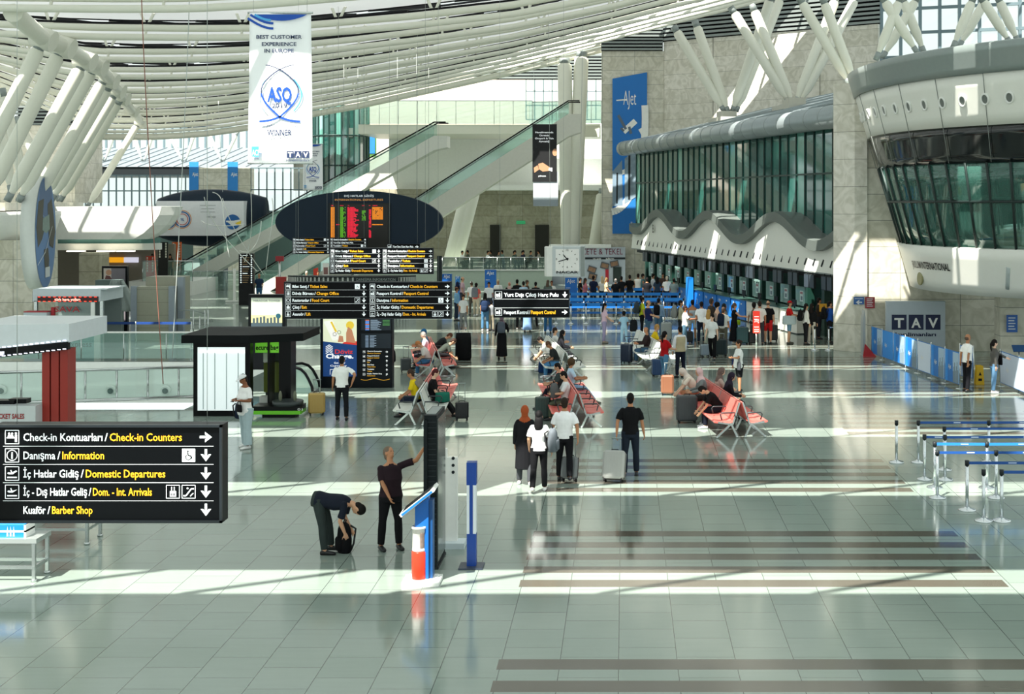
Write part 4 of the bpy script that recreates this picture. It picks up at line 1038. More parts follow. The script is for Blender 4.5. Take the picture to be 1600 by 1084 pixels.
# map disc
t = thing('map_disc', 'huge upright round disc printed with a blue world map', 'disc', (px(60, 57), 57, pz(363, 57)), R(103.5))
Rr = 88 / F * 57
b = MB(); b.tube([(0, -.28, 0), (0, .28, 0)], Rr, 48, caps=True); b.build('rim', mat('disc_rim', 'd0d5d0', .5), t)
L = MB(); y = -.295
disc(L, 0, 0, Rr * .985, y, 0, 48)
def land(pts, mi, d): flat(L, [(u * Rr, v * Rr) for u, v in pts], y - d, mi)
disc(L, 0, .62 * Rr, Rr * .62, y - .004, 1, 30, Rr * .34)
land([(-.7, .55), (-.2, .6), (-.3, .3), (-.1, .1), (-.35, -.1), (-.75, -.25), (-.9, .1)], 2, .01); land([(.15, .5), (.55, .6), (.75, .3), (.9, 0), (.7, -.3), (.35, -.25), (.2, .1)], 2, .011)
land([(-.2, -.3), (.2, -.28), (.3, -.5), (.2, -.8), (.0, -.78), (-.15, -.55)], 2, .012); land([(-.3, .25), (.3, .32), (.35, .05), (.0, -.02), (-.35, .05)], 3, .013)
stroke(L, [(-.8 * Rr, -.55 * Rr), (-.1 * Rr, -.35 * Rr), (.6 * Rr, .1 * Rr)], .05, y - .02, 4); rect(L, -.1 * Rr, .35 * Rr, -.8 * Rr, -.62 * Rr, y - .02, 4)
L.build('map_print', [mat('map_blue', '5a7fae', .5, noise=.12, scale=.6), mat('map_navy', '41618c', .5), mat('map_brown', '4e4d44', .6), mat('map_green', '7e938c', .6, noise=.3, scale=3), pl('cfd6d8')], t)
# ---------------------------------------------------------------- seating
CORAL = mat('coral_leather', 'd2685f', .4, noise=.05); IVORY = mat('ivory_leather', 'd9ddd6', .38, noise=.03)
SEATS = []
def bench(label, near, far, n, pitch, side, cols, group='back-to-back airport seating'):
    a, c = Vector(near), Vector(far); d = (c - a).normalized()
    if side == 'l': f = Vector((-d.y, d.x)); org = a + f * .20; rz = math.atan2(d.y, d.x); sg = 1
    else: f = Vector((d.y, -d.x)); org = a + d * n * pitch + f * .20; rz = math.atan2(-d.y, -d.x); sg = -1
    t = thing('airport_bench', label, 'bench', (org.x, org.y, 0), rz, group)
    def leg(x):
        m = MB()
        m.bar((x, -.16, .90), (x, .02, .34), .05, .04); m.bar((x, .02, .34), (x, .40, .40), .05, .04)
        m.bar((x, .06, .36), (x, -.10, .03), .05, .05); m.bar((x, .06, .36), (x, .42, .03), .05, .05)
        m.tube([(x, -.10, 0), (x, -.10, .05)], .035, 8); m.tube([(x, .42, 0), (x, .42, .05)], .035, 8)
        m.build('leg', STEEL, t)
    for i in range(n + 1):
        if i % 2 == 0 or i == n: leg(.03 + i * pitch * .995)
        x = i * pitch + .015
        m = MB(); m.tube([(x, -.05, .52), (x, -.03, .64), (x, .30, .64), (x, .34, .60), (x, .30, .46)], .018, 6); m.build('armrest', mat('armrest_dark', '3c4245', .35, .5), t)
    m = MB(); m.bar((0, .06, .35), (n * pitch + .03, .06, .35), .07, .06); m.build('beam', STEEL, t)
    for i in range(n):
        k = i if sg > 0 else n - 1 - i
        mt = cols[k] if isinstance(cols, (list, tuple)) else cols
        x0, x1 = i * pitch + .05, (i + 1) * pitch - .02
        m = MB(); pr = [(.0, .45), (.12, .405), (.30, .40), (.46, .43), (.50, .415), (.49, .385), (.30, .36), (.10, .365), (-.02, .41)]
        vs = [(x, y, z) for x in (x0, x1) for y, z in pr]; N = len(pr)
        m.add(vs, [tuple(range(N)), tuple(reversed(range(N, 2 * N)))] + [(j, j + N, (j + 1) % N + N, (j + 1) % N) for j in range(N)])
        m.build('seat', mt, t)
        m = MB(); pr = [(.02, .46), (-.06, .66), (-.15, .90), (-.185, .895), (-.10, .65), (-.02, .44)]
        vs = [(x, y, z) for x in (x0, x1) for y, z in pr]; N = len(pr)
        m.add(vs, [tuple(range(N)), tuple(reversed(range(N, 2 * N)))] + [(j, j + N, (j + 1) % N + N, (j + 1) % N) for j in range(N)])
        m.build('backrest', mt, t)
    return t
def seat_at(near, far, pitch, side, i):
    a, c = Vector(near), Vector(far); d = (c - a).normalized()
    f = Vector((-d.y, d.x)) if side == 'l' else Vector((d.y, -d.x))
    p = a + d * (i + .5) * pitch + f * .36
    return (p.x, p.y), math.atan2(-f.x, f.y)
BN = {'R2': ((2.98, 34.15), (2.22, 39.6), 5, 1.08), 'L1': ((-5.5, 36.0), (-5.8, 41.3), 5, 1.06), 'L2': ((-6.42, 46.0), (-7.4, 51.0), 5, 1.0),
      'M1': ((-1.22, 35.6), (-1.93, 41.2), 6, .98), 'M2': ((-1.98, 45.4), (-2.95, 51.4), 6, 1.0), 'R1': ((1.42, 47.6), (.55, 53.6), 6, 1.0)}
COLS = {'R2': CORAL, 'L1': [IVORY, IVORY, CORAL, CORAL, CORAL], 'L2': CORAL, 'M1': CORAL, 'M2': IVORY, 'R1': IVORY}
BL = {'R2': 'coral bench on the right of the aisle with empty near seats', 'L1': 'bench with ivory near seats and coral far seats behind the tall board', 'L2': 'coral bench far left beside the big black bag',
      'M1': 'coral bench in the middle behind the couple in white', 'M2': 'ivory bench in the middle beyond the coral one', 'R1': 'ivory bench on the right where the woman in yellow sits'}
for k, (a, c, n, p) in BN.items():
    bench(BL[k] + ', row facing left', a, c, n, p, 'l', COLS[k]); bench(BL[k] + ', row facing right', a, c, n, p, 'r', COLS[k])

# ---------------------------------------------------------------- queue barriers
def stanchion(label, x, y, to=None, belt='1d4f96', bw=.055, h=.97, r=.17, group='steel belt stanchions on the right', marks=True):
    t = thing('stanchion', label, 'stanchion', (x, y, 0), 0, group)
    m = MB(); m.lathe([(r, 0), (r, .015), (r * .93, .03), (r * .4, .05), (.05, .07)], 0, 0, 24); m.build('base', CHROME, t)
    m = MB(); m.cyl(0, 0, .05, h - .1, .032, 12); m.build('post', CHROME, t)
    m = MB(); m.cyl(0, 0, h - .1, h, .042, 12); m.build('belt_head', DARK, t)
    if to:
        dx, dy = to[0] - x, to[1] - y; m = MB()
        m.bar((0, 0, h - .05), (dx, dy, h - .05), .006, bw, 0)
        if marks:
            L = math.hypot(dx, dy); k = max(1, int(L / .9))
            for i in range(k):
                u = (i + .5) / k; m.bar((dx * u, dy * u, h - .05), (dx * u + dx / L * .16, dy * u + dy / L * .16, h - .05), .01, bw * .38, 1)
        m.build('belt', [pl(belt, .5), pl('b9c9e0')], t)
    return t
SP = [(1400.8, 722.6, None, 'free-standing steel stanchion leftmost of the near barrier'), (1435, 722.6, 3, 'steel stanchion at the left end of the rearmost belt'), (1545, 722.6, (1640, 722), 'steel stanchion in the middle of the rearmost belt'),
      (1475.5, 734, (1640, 734), 'steel stanchion with the second belt from the back'), (1444.5, 749, 6, 'steel stanchion at the left end of the third belt from the back'), (1476.5, 749.6, (1640, 749), 'steel stanchion just right of the left end of the third belt'),
      (1460.5, 762, 8, 'steel stanchion at the left end of the bright blue belt'), (1542, 762.6, (1640, 762), 'steel stanchion in the middle of the bright blue belt'), (1464.5, 778, 10, 'steel stanchion at the left end of the dark navy belt'),
      (1556.5, 778, (1640, 778), 'steel stanchion in the middle of the dark navy belt'), (1511, 797, (1640, 797), 'steel stanchion at the left end of the front long belt'), (1537, 814, None, 'beltless steel stanchion nearest the viewer'), (1565, 814, (1640, 814), 'steel stanchion with the nearest short navy belt')]
for x, y, to, lab in SP:
    P = fl(x, y)
    q = None
    if isinstance(to, int): q = fl(*SP[to - 1][:2]) if to <= len(SP) else None
    elif to: q = fl(*to)
    stanchion(lab, P[0], P[1], q, '2a7fd6' if y in (762, 762.6) else '1d4f96')
for x, y, lab in ((1273, 547, 'lone steel post beside the stone pillar'), (1295, 547, 'steel post of the short blue belt by the stone pillar')):
    P = fl(x, y); q = fl(1299, 547) if x > 1280 else None
    stanchion(lab, P[0], P[1], q, '2a7fd6', group='steel posts by the stone pillar')
# the blue queue maze
rows = [(77.5, 900, 1052), (73.5, 862, 1062), (69.5, 850, 1068), (66.0, 845, 1010)]
wordr = ['back', 'second', 'third', 'front']
for r, (Y, xa, xb) in enumerate(rows):
    n = 8
    for i in range(n):
        x = px(xa + (xb - xa) * i / (n - 1), Y)
        q = (px(xa + (xb - xa) * (i + 1) / (n - 1), Y), Y) if i < n - 1 else None
        t = stanchion('post with wide blue belt in the %s row of the blue queue maze' % wordr[r], x, Y, q, '1f86e0', .16, 1.0, .15, 'posts of the blue queue maze, %s row' % wordr[r], False)
        if q and r != 0:
            m = MB(); m.bar((0, 0, .55), (q[0] - x, 0, .55), .006, .1); m.build('lower_belt', pl('1766b8', .5), t)
# blue fence with city pictures on the right
def fence(label, p, q, n, off=0):
    a, c = Vector((*p, 0)), Vector((*q, 0)); d = (c - a) / n; u = d.normalized()
    for i in range(n):
        s = a + d * i
        t = thing('fence_panel', label[i], 'barrier', s, math.atan2(d.y, d.x), 'blue picture fence panels')
        L = d.length; m = MB(); m.box(.03, L - .03, -.012, .012, .12, 1.15); m.build('banner_sheet', [pl('2277c4', .4)], t)
        m = MB()
        k = (i + off) % 3
        if k != 1:
            m.box(L * .55, L * .95, -.016, -.012, .14, 1.12, 0)
            for j in range(7): m.box(L * (.56 + j * .053), L * (.59 + j * .053), -.02, -.012, .14, .5 + .4 * ((j * 37 % 11) / 11), 1)
            m.box(.03, L * .2, -.017, -.012, .12, 1.15, 2)
        else: m.box(.05, L - .05, -.016, -.012, .14, 1.13, 2 if i % 2 else 3)
        m.text('AJet', L * .25, .55, .2, -.018, 4, fit=.25)
        for j in range(len(m.v)):
            x, y, z = m.v[j]
        m.build('print', [pl('a9c4d8', .4), pl('6f7f88', .5), pl('2f8fe0', .4), pl('d8e4f2', .4), WHITE], t)
        for xx in ((0, L) if i == n - 1 else (0,)):
            m = MB(); m.cyl(xx, 0, 0, 1.22, .022, 8); m.lathe([(.14, 0), (.14, .012), (.03, .03)], xx, 0, 16); m.build('post', STEEL, t)
FN = ['first', 'second', 'third', 'fourth', 'fifth', 'sixth', 'seventh']
fence(['blue picture fence panel, %s from the stone pillar' % FN[i] for i in range(7)], fl(1362, 556), fl(1500, 607), 7)
fence(['short blue fence panel set back behind the man in a white shirt'], fl(1500, 592), fl(1521, 597), 1, 1)
fence(['blue and white fence panel under the hand of the woman in jeans', 'blue fence panel running off the right edge'], fl(1563, 603), fl(1650, 640), 2, 1)
# ---------------------------------------------------------------- luggage
def suitcase(label, x, y, rz, wd, dp, hh, col, tilt=0, handle=.42, rough=.35, group=None, ribs=True):
    t = thing('suitcase', label, 'suitcase', (x, y, 0), rz, group)
    t.rotation_euler = (R(tilt), 0, rz)
    m = MB(); z0 = .06; r = .045
    pr = [(-wd / 2 + r, -dp / 2), (wd / 2 - r, -dp / 2), (wd / 2, -dp / 2 + r), (wd / 2, dp / 2 - r), (wd / 2 - r, dp / 2), (-wd / 2 + r, dp / 2), (-wd / 2, dp / 2 - r), (-wd / 2, -dp / 2 + r)]
    N = 8; lv = [(z0, .86), (z0 + .04, 1), (hh - .04, 1), (hh, .86)]
    vs = [(px_ * k, py_ * k, z) for z, k in lv for px_, py_ in pr]
    m.add(vs, [tuple(reversed(range(N))), tuple(range(3 * N, 4 * N))] + [(l * N + j, l * N + (j + 1) % N, (l + 1) * N + (j + 1) % N, (l + 1) * N + j) for l in range(3) for j in range(N)])
    if ribs:
        for i in range(5):
            u = -wd / 2 + wd * (i + 1) / 6
            for s in (-1, 1): m.box(u - .012, u + .012, s * dp / 2 - .006, s * dp / 2 + .006, z0 + .06, hh - .06)
    m.build('shell', pl(col, rough), t)
    m = MB(); m.box(-wd / 2 - .004, wd / 2 + .004, -.008, .008, z0 + .02, hh - .01); m.build('zip', RUBBER, t)
    for sx in (-1, 1):
        for sy in (-1, 1):
            m = MB(); m.tube([(sx * wd * .38 - .014, sy * dp * .34, .032), (sx * wd * .38 + .014, sy * dp * .34, .032)], .032, 10); m.box(sx * wd * .38 - .02, sx * wd * .38 + .02, sy * dp * .34 - .02, sy * dp * .34 + .02, .03, .075); m.build('wheel', RUBBER, t)
    m = MB()
    if handle:
        for sx in (-.09, .09): m.tube([(sx, dp * .36, hh - .01), (sx, dp * .36, hh + handle)], .009, 6)
        m.tube([(-.11, dp * .36, hh + handle), (.11, dp * .36, hh + handle)], .016, 8)
        m.build('telescopic_handle', GREY, t)
    m = MB(); m.tube([(-.08, 0, hh - .01), (-.07, 0, hh + .035), (.07, 0, hh + .035), (.08, 0, hh - .01)], .012, 6); m.build('carry_handle', RUBBER, t)
    return t
def bag(label, x, y, z, rz, wd, dp, hh, col, kind='backpack', group=None, tilt=0):
    t = thing({'backpack': 'backpack', 'tote': 'tote_bag', 'cross': 'crossbody_bag', 'duffel': 'duffel_bag'}[kind], label, 'bag', (x, y, z), rz, group)
    t.rotation_euler = (R(tilt), 0, rz)
    m = MB()
    lv = [(0, .80, .85), (.05, .98, 1), (.45, 1, 1), (.8, .92, .85), (.95, .7, .6), (1, .4, .35)] if kind == 'backpack' else [(0, .9, .9), (.1, 1, 1), (.8, .96, .9), (1, .9, .5)]
    m.rings([((0, 0, hh * u), (wd / 2 * a, 0, 0), (0, dp / 2 * c, 0)) for u, a, c in lv], 0, True, True, 16); m.build('body', cl(col), t)
    if kind == 'backpack':
        m = MB(); m.rings([((0, -dp * .42, hh * u), (wd * .36 * k, 0, 0), (0, dp * .22 * k, 0)) for u, k in ((.08, .7), (.12, 1), (.45, 1), (.52, .7))], 0, True, True, 12); m.build('front_pocket', cl(col), t)
        for s in (-1, 1):
            m = MB(); m.tube([(s * wd * .25, dp * .35, hh * .92), (s * wd * .3, dp * .7, hh * .8), (s * wd * .3, dp * .55, hh * .3), (s * wd * .3, dp * .35, .08 * hh)], .018, 6); m.build('strap', RUBBER, t)
        m = MB(); m.tube([(-.05, 0, hh * .97), (-.04, .02, hh + .05), (.04, .02, hh + .05), (.05, 0, hh * .97)], .011, 6); m.build('grab_handle', RUBBER, t)
    else:
        m = MB(); m.tube([(-wd * .3, 0, hh * .95), (-wd * .22, 0, hh * 1.45), (wd * .22, 0, hh * 1.45), (wd * .3, 0, hh * .95)], .011, 6); m.build('handle', RUBBER, t)
    return t
# ---------------------------------------------------------------- foreground objects
t = thing('upright_board', 'tall dark display board seen edge-on in front of the reaching man', 'board', (-3.26, 21.9, 0))
b = MB(); b.box(0, .21, 0, 1.0, .04, 2.52, 0); b.box(-.0, .06, -.05, .02, .85, 2.45, 0); b.box(-.02, .23, .02, .98, 0, .04, 1)
for i in range(26): b.box(.06, .2, -.012, 0, .2 + i * .088, .215 + i * .088, 1)
b.build('housing', [mat('board_dark', '10181b', .5, spec=.2), DARK], t)
b = MB(); b.box(.21, .225, .06, .94, .12, 2.45); b.build('screen', mat('board_screen', '5a625f', .15), t)
b = MB(); b.box(.02, .18, .1, .9, 2.5, 2.53); b.build('top_vent', GREY, t)
t = thing('info_kiosk', 'blue touch-screen kiosk with a tilted screen and white base', 'kiosk', (-3.15, 21.15, 0))
M = Matrix.Translation((-.08, .05, 1.30)) @ Matrix.Rotation(R(-38), 4, 'Y')
b = MB(); b.obox(M, .66, .5, .05, 0); b.build('tilted_panel', WHITE, t)
b = MB(); b.obox(M, .60, .52, .034, 0); b.build('panel_band', pl('1d6fc8'), t)
b = MB(); b.obox(M @ Matrix.Translation((0, 0, .028)), .56, .42, .01, 0); b.build('screen', BLACK, t)
b = MB(); b.prism([(-.13, .06), (.08, .06), (.08, 1.36), (-.13, 1.2)], -.06, .14); b.build('column', pl('1b62b4'), t)
b = MB(); b.box(.08, .14, -.02, .2, .05, 1.3); b.build('rear_post', pl('184a80'), t)
b = MB(); b.box(-.32, .26, -.2, .3, 0, .06); b.box(-.26, .2, -.15, .25, .06, .08); b.build('base', WHITE, t)
P = fl(655, 911)
t = thing('litter_bin', 'slim bin with a red lower half and a white upper half', 'bin', (*P, 0))
b = MB(); b.lathe([(.112, 0), (.118, .02), (.118, .50), (.110, .51)], 0, 0, 24); b.build('lower_body', mat('bin_red', 'd2341c', .25), t)
b = MB(); b.lathe([(.103, .51), (.110, .53), (.110, .54), (.104, .56), (.104, .86), (.122, .87), (.122, .90), (.108, .905), (.106, .80)], 0, 0, 24); b.build('upper_body', mat('bin_white', 'e6e4de', .35), t)
b = MB(); b.lathe([(.104, .83), (.02, .835)], 0, 0, 20); b.build('opening', BLACK, t)
b = MB()
a0 = R(-75)
for i in range(6):
    a, c = a0 + i * .2, a0 + (i + 1) * .2; b.add([(.106 * math.cos(a), .106 * math.sin(a), .57), (.106 * math.cos(c), .106 * math.sin(c), .57), (.106 * math.cos(c), .106 * math.sin(c), .82), (.106 * math.cos(a), .106 * math.sin(a), .82)], [(0, 1, 2, 3)])
b.build('picture_label', mat('bin_picture', '8d7a70', .5, noise=.6, scale=14), t)
t = thing('desk_stand', 'pale slim stand with a wide foot behind the dark display board', 'stand', (*fl(706, 853), 0))
b = MB(); b.box(-.08, .10, -.06, .06, .06, 1.55); b.box(-.12, -.08, -.05, .05, .1, 1.7); b.build('column', WHITE, t)
b = MB(); b.box(-.14, .24, -.22, .16, 0, .1); b.build('foot', mat('pale_foot', 'c9d6da', .4), t)
b = MB()
for z in (1.3, 1.42, 1.54): b.tube([(.03, -.07, z), (.03, -.04, z)], .028, 10)
b.build('button', DARK, t)
t = thing('blue_totem', 'slim blue and white totem on a dark base plate', 'totem', (*fl(737, 885), 0))
b = MB(); b.box(-.075, .075, -.055, .11, .02, .55, 0); b.box(-.075, .075, -.05, .11, .55, 1.35, 1); b.box(-.03, .025, -.056, .0, .55, 1.35, 0); b.box(-.08, .08, -.055, .12, 1.35, 1.72, 0)
b.build('body', [pl('0d3f94'), pl('dfe5ea')], t)
b = MB(); b.box(-.0801, -.0795, -.02, .09, 1.45, 1.6, 0)
for i in range(8): b.box(-.0756, -.075, -.02, .08, .65 + i * .08, .68 + i * .08, 1)
b.build('print', [WHITE, pl('6c7d90')], t)
b = MB(); b.plan([(-.2, -.2), (.2, -.2), (.2, .2), (-.2, .2)], 0, .022); b.build('base_plate', mat('dark_plate', '3d4757', .4), t)
# steel roller tables at the lower left
def table(label, X0, X1, Y0_, Y1_, z, stretch):
    t = thing('steel_table', label, 'table', ((X0 + X1) / 2, Y0_, 0)); w2 = (X1 - X0) / 2; d = Y1_ - Y0_
    b = MB(); b.box(-w2, w2, 0, d, z - .07, z); b.build('table_top', mat('steel_top', 'b4bcba', .3, .6), t)
    for sx in (-w2 + .05, w2 - .05):
        for y in (.03, d - .03):
            m = MB(); m.box(sx - .025, sx + .025, y - .025, y + .025, .03, z - .06); m.cyl(sx, y, 0, .04, .05, 10); m.build('leg', STEEL, t)
    b = MB()
    for y in (.03, d - .03): b.box(-w2 + .05, w2 - .05, y - .02, y + .02, stretch, stretch + .05)
    b.box(w2 - .07, w2 - .03, 0, d, stretch, stretch + .05); b.build('stretcher', STEEL, t)
table('near steel table at the lower left with a blue box on it', -12.2, -9.27, 21.2, 21.75, .68, .2)
table('farther steel table under the big sign at the lower left', -12.6, -9.35, 23.5, 24.15, .72, .24)
t = thing('parcel', 'blue and white box with a white emblem on the near steel table', 'box', (-9.72, 21.45, .68))
b = MB(); b.box(-.24, .24, -.16, .16, 0, .2); b.build('carton', pl('1f7fd4'), t)
b = MB(); b.box(-.245, .245, -.164, .164, .085, .115); b.box(-.245, -.215, -.164, .164, 0, .2); b.box(.215, .245, -.164, .164, 0, .2)
for i in range(3): b.prism([(-.06 + i * .05, .02), (-.03 + i * .05, .02), (-.045 + i * .05, .18)], -.165, -.16)
b.build('white_print', WHITE, t)
# ---------------------------------------------------------------- ticket desk and kiosks on the left
t = thing('ticket_kiosk', 'ticket sales kiosk with a white roof, LED strip and three red columns', 'kiosk', (px(60, 30), 30, 0))
X = lambda x: px(x, 30) - px(60, 30)
b = MB(); b.add([(X(-60), 0, 2.62), (X(108), 0, 2.86), (X(108), 0, 3.27), (X(-60), 0, 3.24), (X(-60), 2.6, 2.62), (X(108), 2.2, 2.86), (X(108), 2.2, 3.27), (X(-60), 2.6, 3.24)], [(0, 1, 2, 3), (1, 5, 6, 2), (5, 4, 7, 6), (4, 0, 3, 7), (3, 2, 6, 7), (0, 4, 5, 1)])
b.build('roof', mat('kiosk_roof', 'cfd6da', .4), t)
b = MB(); b.add([(X(-60), -.02, 2.43), (X(107), -.02, 2.70), (X(107), -.02, 2.88), (X(-60), -.02, 2.64), (X(-60), .1, 2.43), (X(107), .1, 2.70), (X(107), .1, 2.88), (X(-60), .1, 2.64)], [(0, 1, 2, 3), (1, 5, 6, 2), (3, 2, 6, 7), (0, 4, 5, 1)])
b.build('led_strip', BLACK, t)
b = MB()
for i in range(19):
    x = X(-56 + i * 8.6); z = 2.63 + (x - X(-60)) * .11
    rect(b, x, x + .075, z + .015, z + .035, -.03, 0); rect(b, x, x + .075, z - .175, z - .155, -.03, 0)
b.text('UF', X(2), 2.56, .14, -.03, 0, align='c', bold=.03)
b.build('led_lights', glow('e8ecff', 2.5), t)
for i in range(3):
    m = MB(); x = X(62.5 + i * 14.2); m.box(x, x + .17, .1, .55, 0, 2.7); m.build('column', mat('red_column', '8e2419', .4), t)
b = MB(); b.box(X(-60), X(63), -.25, .1, 0, 1.48); b.build('counter', mat('kiosk_counter', 'b9c0c2', .4), t)
b = MB(); b.text('TICKET SALES', X(46), 1.20, .15, -.26, 0, fit=46 / F * 30, align='r', bold=.03); b.build('lettering', mat('ticket_red', '8c1f22', .5), t)
b = MB(); b.box(X(-10), X(22), .0, .3, 1.48, 1.56); b.box(X(10), X(38), .1, .35, 1.48, 1.58); b.build('till', BLACK, t)
# car hire kiosk with a red LED sign
Y = 53.2
t = thing('car_hire_kiosk', 'grey kiosk with a glowing red LED text strip on its fascia', 'kiosk', (px(108, Y), Y, 0))
X = lambda x: px(x, Y) - px(108, Y)
Z = lambda y: pz(y, Y)
b = MB(); b.box(X(51), X(157), 0, 2.4, Z(471), Z(452)); b.box(X(55), X(165), .1, 2.2, Z(453), Z(451)); b.build('fascia', mat('kiosk_fascia', 'c3ced2', .4), t)
b = MB(); b.box(X(59), X(154), -.04, 0, Z(471), Z(463)); b.build('led_panel', mat('led_dark_red', '3a0c0c', .4), t)
b = MB(); b.text('türk hava yolları', X(106), Z(469.6), .15, -.05, 0, fit=40 / F * Y, align='c', bold=.02)
for i in range(12):
    x = X(60 + i * 8); rect(b, x, x + .1, Z(464.2), Z(463.2), -.05, 1); rect(b, x, x + .1, Z(471), Z(470), -.05, 1)
b.build('led_text', [glow('ffb0a0', 2.0), glow('ff3418', 2.0)], t)
for x in (53, 156):
    m = MB(); m.box(X(x), X(x) + .12, 0, .12, 0, Z(470)); m.build('post', STEEL, t)
b = MB(); b.box(X(55), X(150), .05, .5, 0, .82); b.box(X(42), X(78), -.3, .1, 0, Z(487)); b.build('counter', mat('kiosk_counter2', 'c2cfd4', .4), t)
b = MB(); b.box(X(84), X(142), .1, .12, .82, Z(472)); b.build('glass', CLEAR, t)
b = MB(); b.box(X(80), X(85), -.02, .1, 0, Z(480), 0); b.text('SAVA', X(105), Z(487), .3, .0, 0, fit=1.0, align='c'); b.box(X(42), X(78), -.31, .11, Z(487), Z(485.5), 0); b.build('red_trim', mat('red_trim', 'a8232c', .5), t)
b = MB(); b.box(X(142), X(148), -.02, .05, .5, Z(472)); b.build('upright_sign', WHITE, t)
b = MB(); b.box(X(55), X(157), 2.2, 2.3, 0, Z(471)); b.build('rear_wall', mat('kiosk_dim', '6a7472', .6), t)
# beige service block
Y = 58.0
t = thing('service_block', 'beige panelled service block with grey posts on the left', 'kiosk', (px(242, Y), Y, 0))
X = lambda x: px(x, Y) - px(242, Y)
b = MB(); b.box(X(212), X(270), 0, 1.6, 0, pz(448, Y), 0); b.box(X(220), X(276), .6, 1.8, 0, pz(434, Y), 0)
for i in range(5): b.box(X(212), X(270), -.005, 0, .55 + i * .55, .56 + i * .55, 1)
b.build('panels', [mat('beige_panel', '9c9d8c', .5), mat('beige_joint', '6f7064', .6)], t)
for x in (205, 264):
    m = MB(); m.box(X(x), X(x + 9), -.06, .2, 0, pz(447, Y)); m.build('post', mat('grey_post', '8d97a0', .4), t)
b = MB(); b.box(X(271), X(280), .5, .8, 0, pz(434, Y)); b.build('rear_post', mat('grey_post', '8d97a0', .4), t)
# poster stand with a draped sheet in front
Y = 62.0
t = thing('poster_stand', 'black framed poster stand showing a seated person on the left', 'sign', (px(179, Y), Y, 0))
X = lambda x: px(x, Y) - px(179, Y)
b = MB(); b.box(X(159), X(199), 0, .2, 0.0, pz(415.5, Y)); b.build('frame', BLACK, t)
L = MB(); rect(L, X(162), X(196), .5, pz(419, Y), -.01, 0); rect(L, X(162), X(174), pz(438, Y), pz(419, Y), -.012, 1); flat(L, [(X(163), pz(438, Y)), (X(176), pz(438, Y)), (X(172), pz(431, Y)), (X(166), pz(430, Y))], -.015, 2); disc(L, X(170), pz(425.5, Y), .13, -.016, 3)
L.build('poster', [mat('poster_grey', '6f6a70', .5, noise=.3, scale=1.2), pl('b9b0a6'), pl('5a2c2c'), pl('b08468')], t)
t = thing('dust_sheet', 'pale grey dust sheet draped beside the car hire kiosk', 'sheet', (px(185, 60), 60, 0))
b = MB()
def P(u, v):
    z = .2 + (3.0 - .2) * (1 - v) ** .8; w2 = .25 + .75 * v
    return (X(150) + .8 + u * w2 * .9 + .25 * v + .06 * math.sin(u * 9), .0 - .2 * v + .08 * math.sin(u * 14 + v), pz(438, 60) * (1 - v) + pz(486, 60) * v)
b.grid(P, [-1 + i / 8 for i in range(17)], [i / 10 for i in range(11)]); b.build('cloth', mat('sheet_grey', '98a39f', .8), t, solid=.02)
b = MB(); b.box(X(140), X(176), .3, .9, 0, pz(438, 60)); b.build('covered_stand', mat('sheet_dark', '5f6f6c', .7), t)
# slatted info desk far behind
Y = 80.0
t = thing('information_desk', 'curved slatted information desk behind the big hanging sign', 'desk', (px(550, Y), Y, 0))
rr = 99 / F * Y
b = MB(); pts = [(rr * math.cos(a), -1.2 * math.sin(a)) for a in [PI * i / 40 for i in range(41)]]
for i, (x, y) in enumerate(pts): b.box(x - .05, x + .05, y - .03, y + .03, .1, 1.55)
b.build('slats', mat('slat_grey', 'aeb4b0', .4), t)
b = MB(); b.plan([(x * .985, y * .95) for x, y in pts] , 0, 1.5); b.build('desk_body', mat('desk_dark', '3d4443', .4), t)
b = MB(); b.plan([(x * 1.01, y * 1.03) for x, y in pts], 1.55, 1.62); b.build('worktop', DARK, t)
b = MB(); b.box(px(560, Y) - px(550, Y), px(628, Y) - px(550, Y), -1.35, -1.25, 1.28, 1.58, 0); b.text('DANIŞMA INFORMATION', px(594, Y) - px(550, Y), 1.36, .24, -1.36, 1, fit=60 / F * Y, align='c', bold=.0); b.build('name_board', [DARK, GREY], t)
# wrapping kiosk
Y = 37.6
t = thing('wrapping_kiosk', 'black luggage wrapping kiosk with a lit white panel and green sign', 'kiosk', (px(380, Y), Y, 0))
X = lambda x: px(x, Y) - px(380, Y)
b = MB(); b.add([(X(285), -.1, 2.05), (X(390), -.1, 2.05), (X(467), .5, 2.05), (X(467), 2.6, 2.05), (X(285), 2.6, 2.05), (X(285), -.1, 2.27), (X(390), -.1, 2.27), (X(467), .5, 2.27), (X(467), 2.6, 2.27), (X(285), 2.6, 2.27)],
    [(0, 4, 3, 2, 1), (5, 6, 7, 8, 9)] + [(i, (i + 1) % 5, (i + 1) % 5 + 5, i + 5) for i in range(5)]); b.build('roof', mat('kiosk_black_roof', '0b1012', .6, spec=.15), t)
b = MB(); b.box(X(302), X(391), 0, .3, .0, 2.05); b.build('panel_frame', BLACK, t)
LB = mat('lit_panel', 'dfe9ea', .3, emit=.55)
b = MB(); b.box(X(309), X(383), -.02, .02, .16, 1.93); b.build('lit_panel', LB, t)
b = MB()
for i in range(4): x = X(318 + i * 18.2); b.box(x - .012, x + .012, -.035, -.02, .2, 1.8)
b.box(X(312), X(383), -.04, -.02, 1.78, 1.84, 1); b.build('panel_ribs', [mat('rib_grey', 'b7c4c6', .4), glow('ffffff', 1.3)], t)
b = MB(); b.box(X(391), X(430), .5, .55, 1.72, 2.04); b.build('green_sign', glow('63b32c', .55), t)
b = MB(); b.text('ecure bag', X(392), 1.8, .2, .49, 0, fit=36 / F * Y, bold=.03); b.build('lettering', BLACK, t)
for x, w2 in ((412, .05), (430, .34)):
    m = MB(); m.box(X(x), X(x) + w2, .4, 1.0, 0, 2.05); m.build('post', BLACK, t)
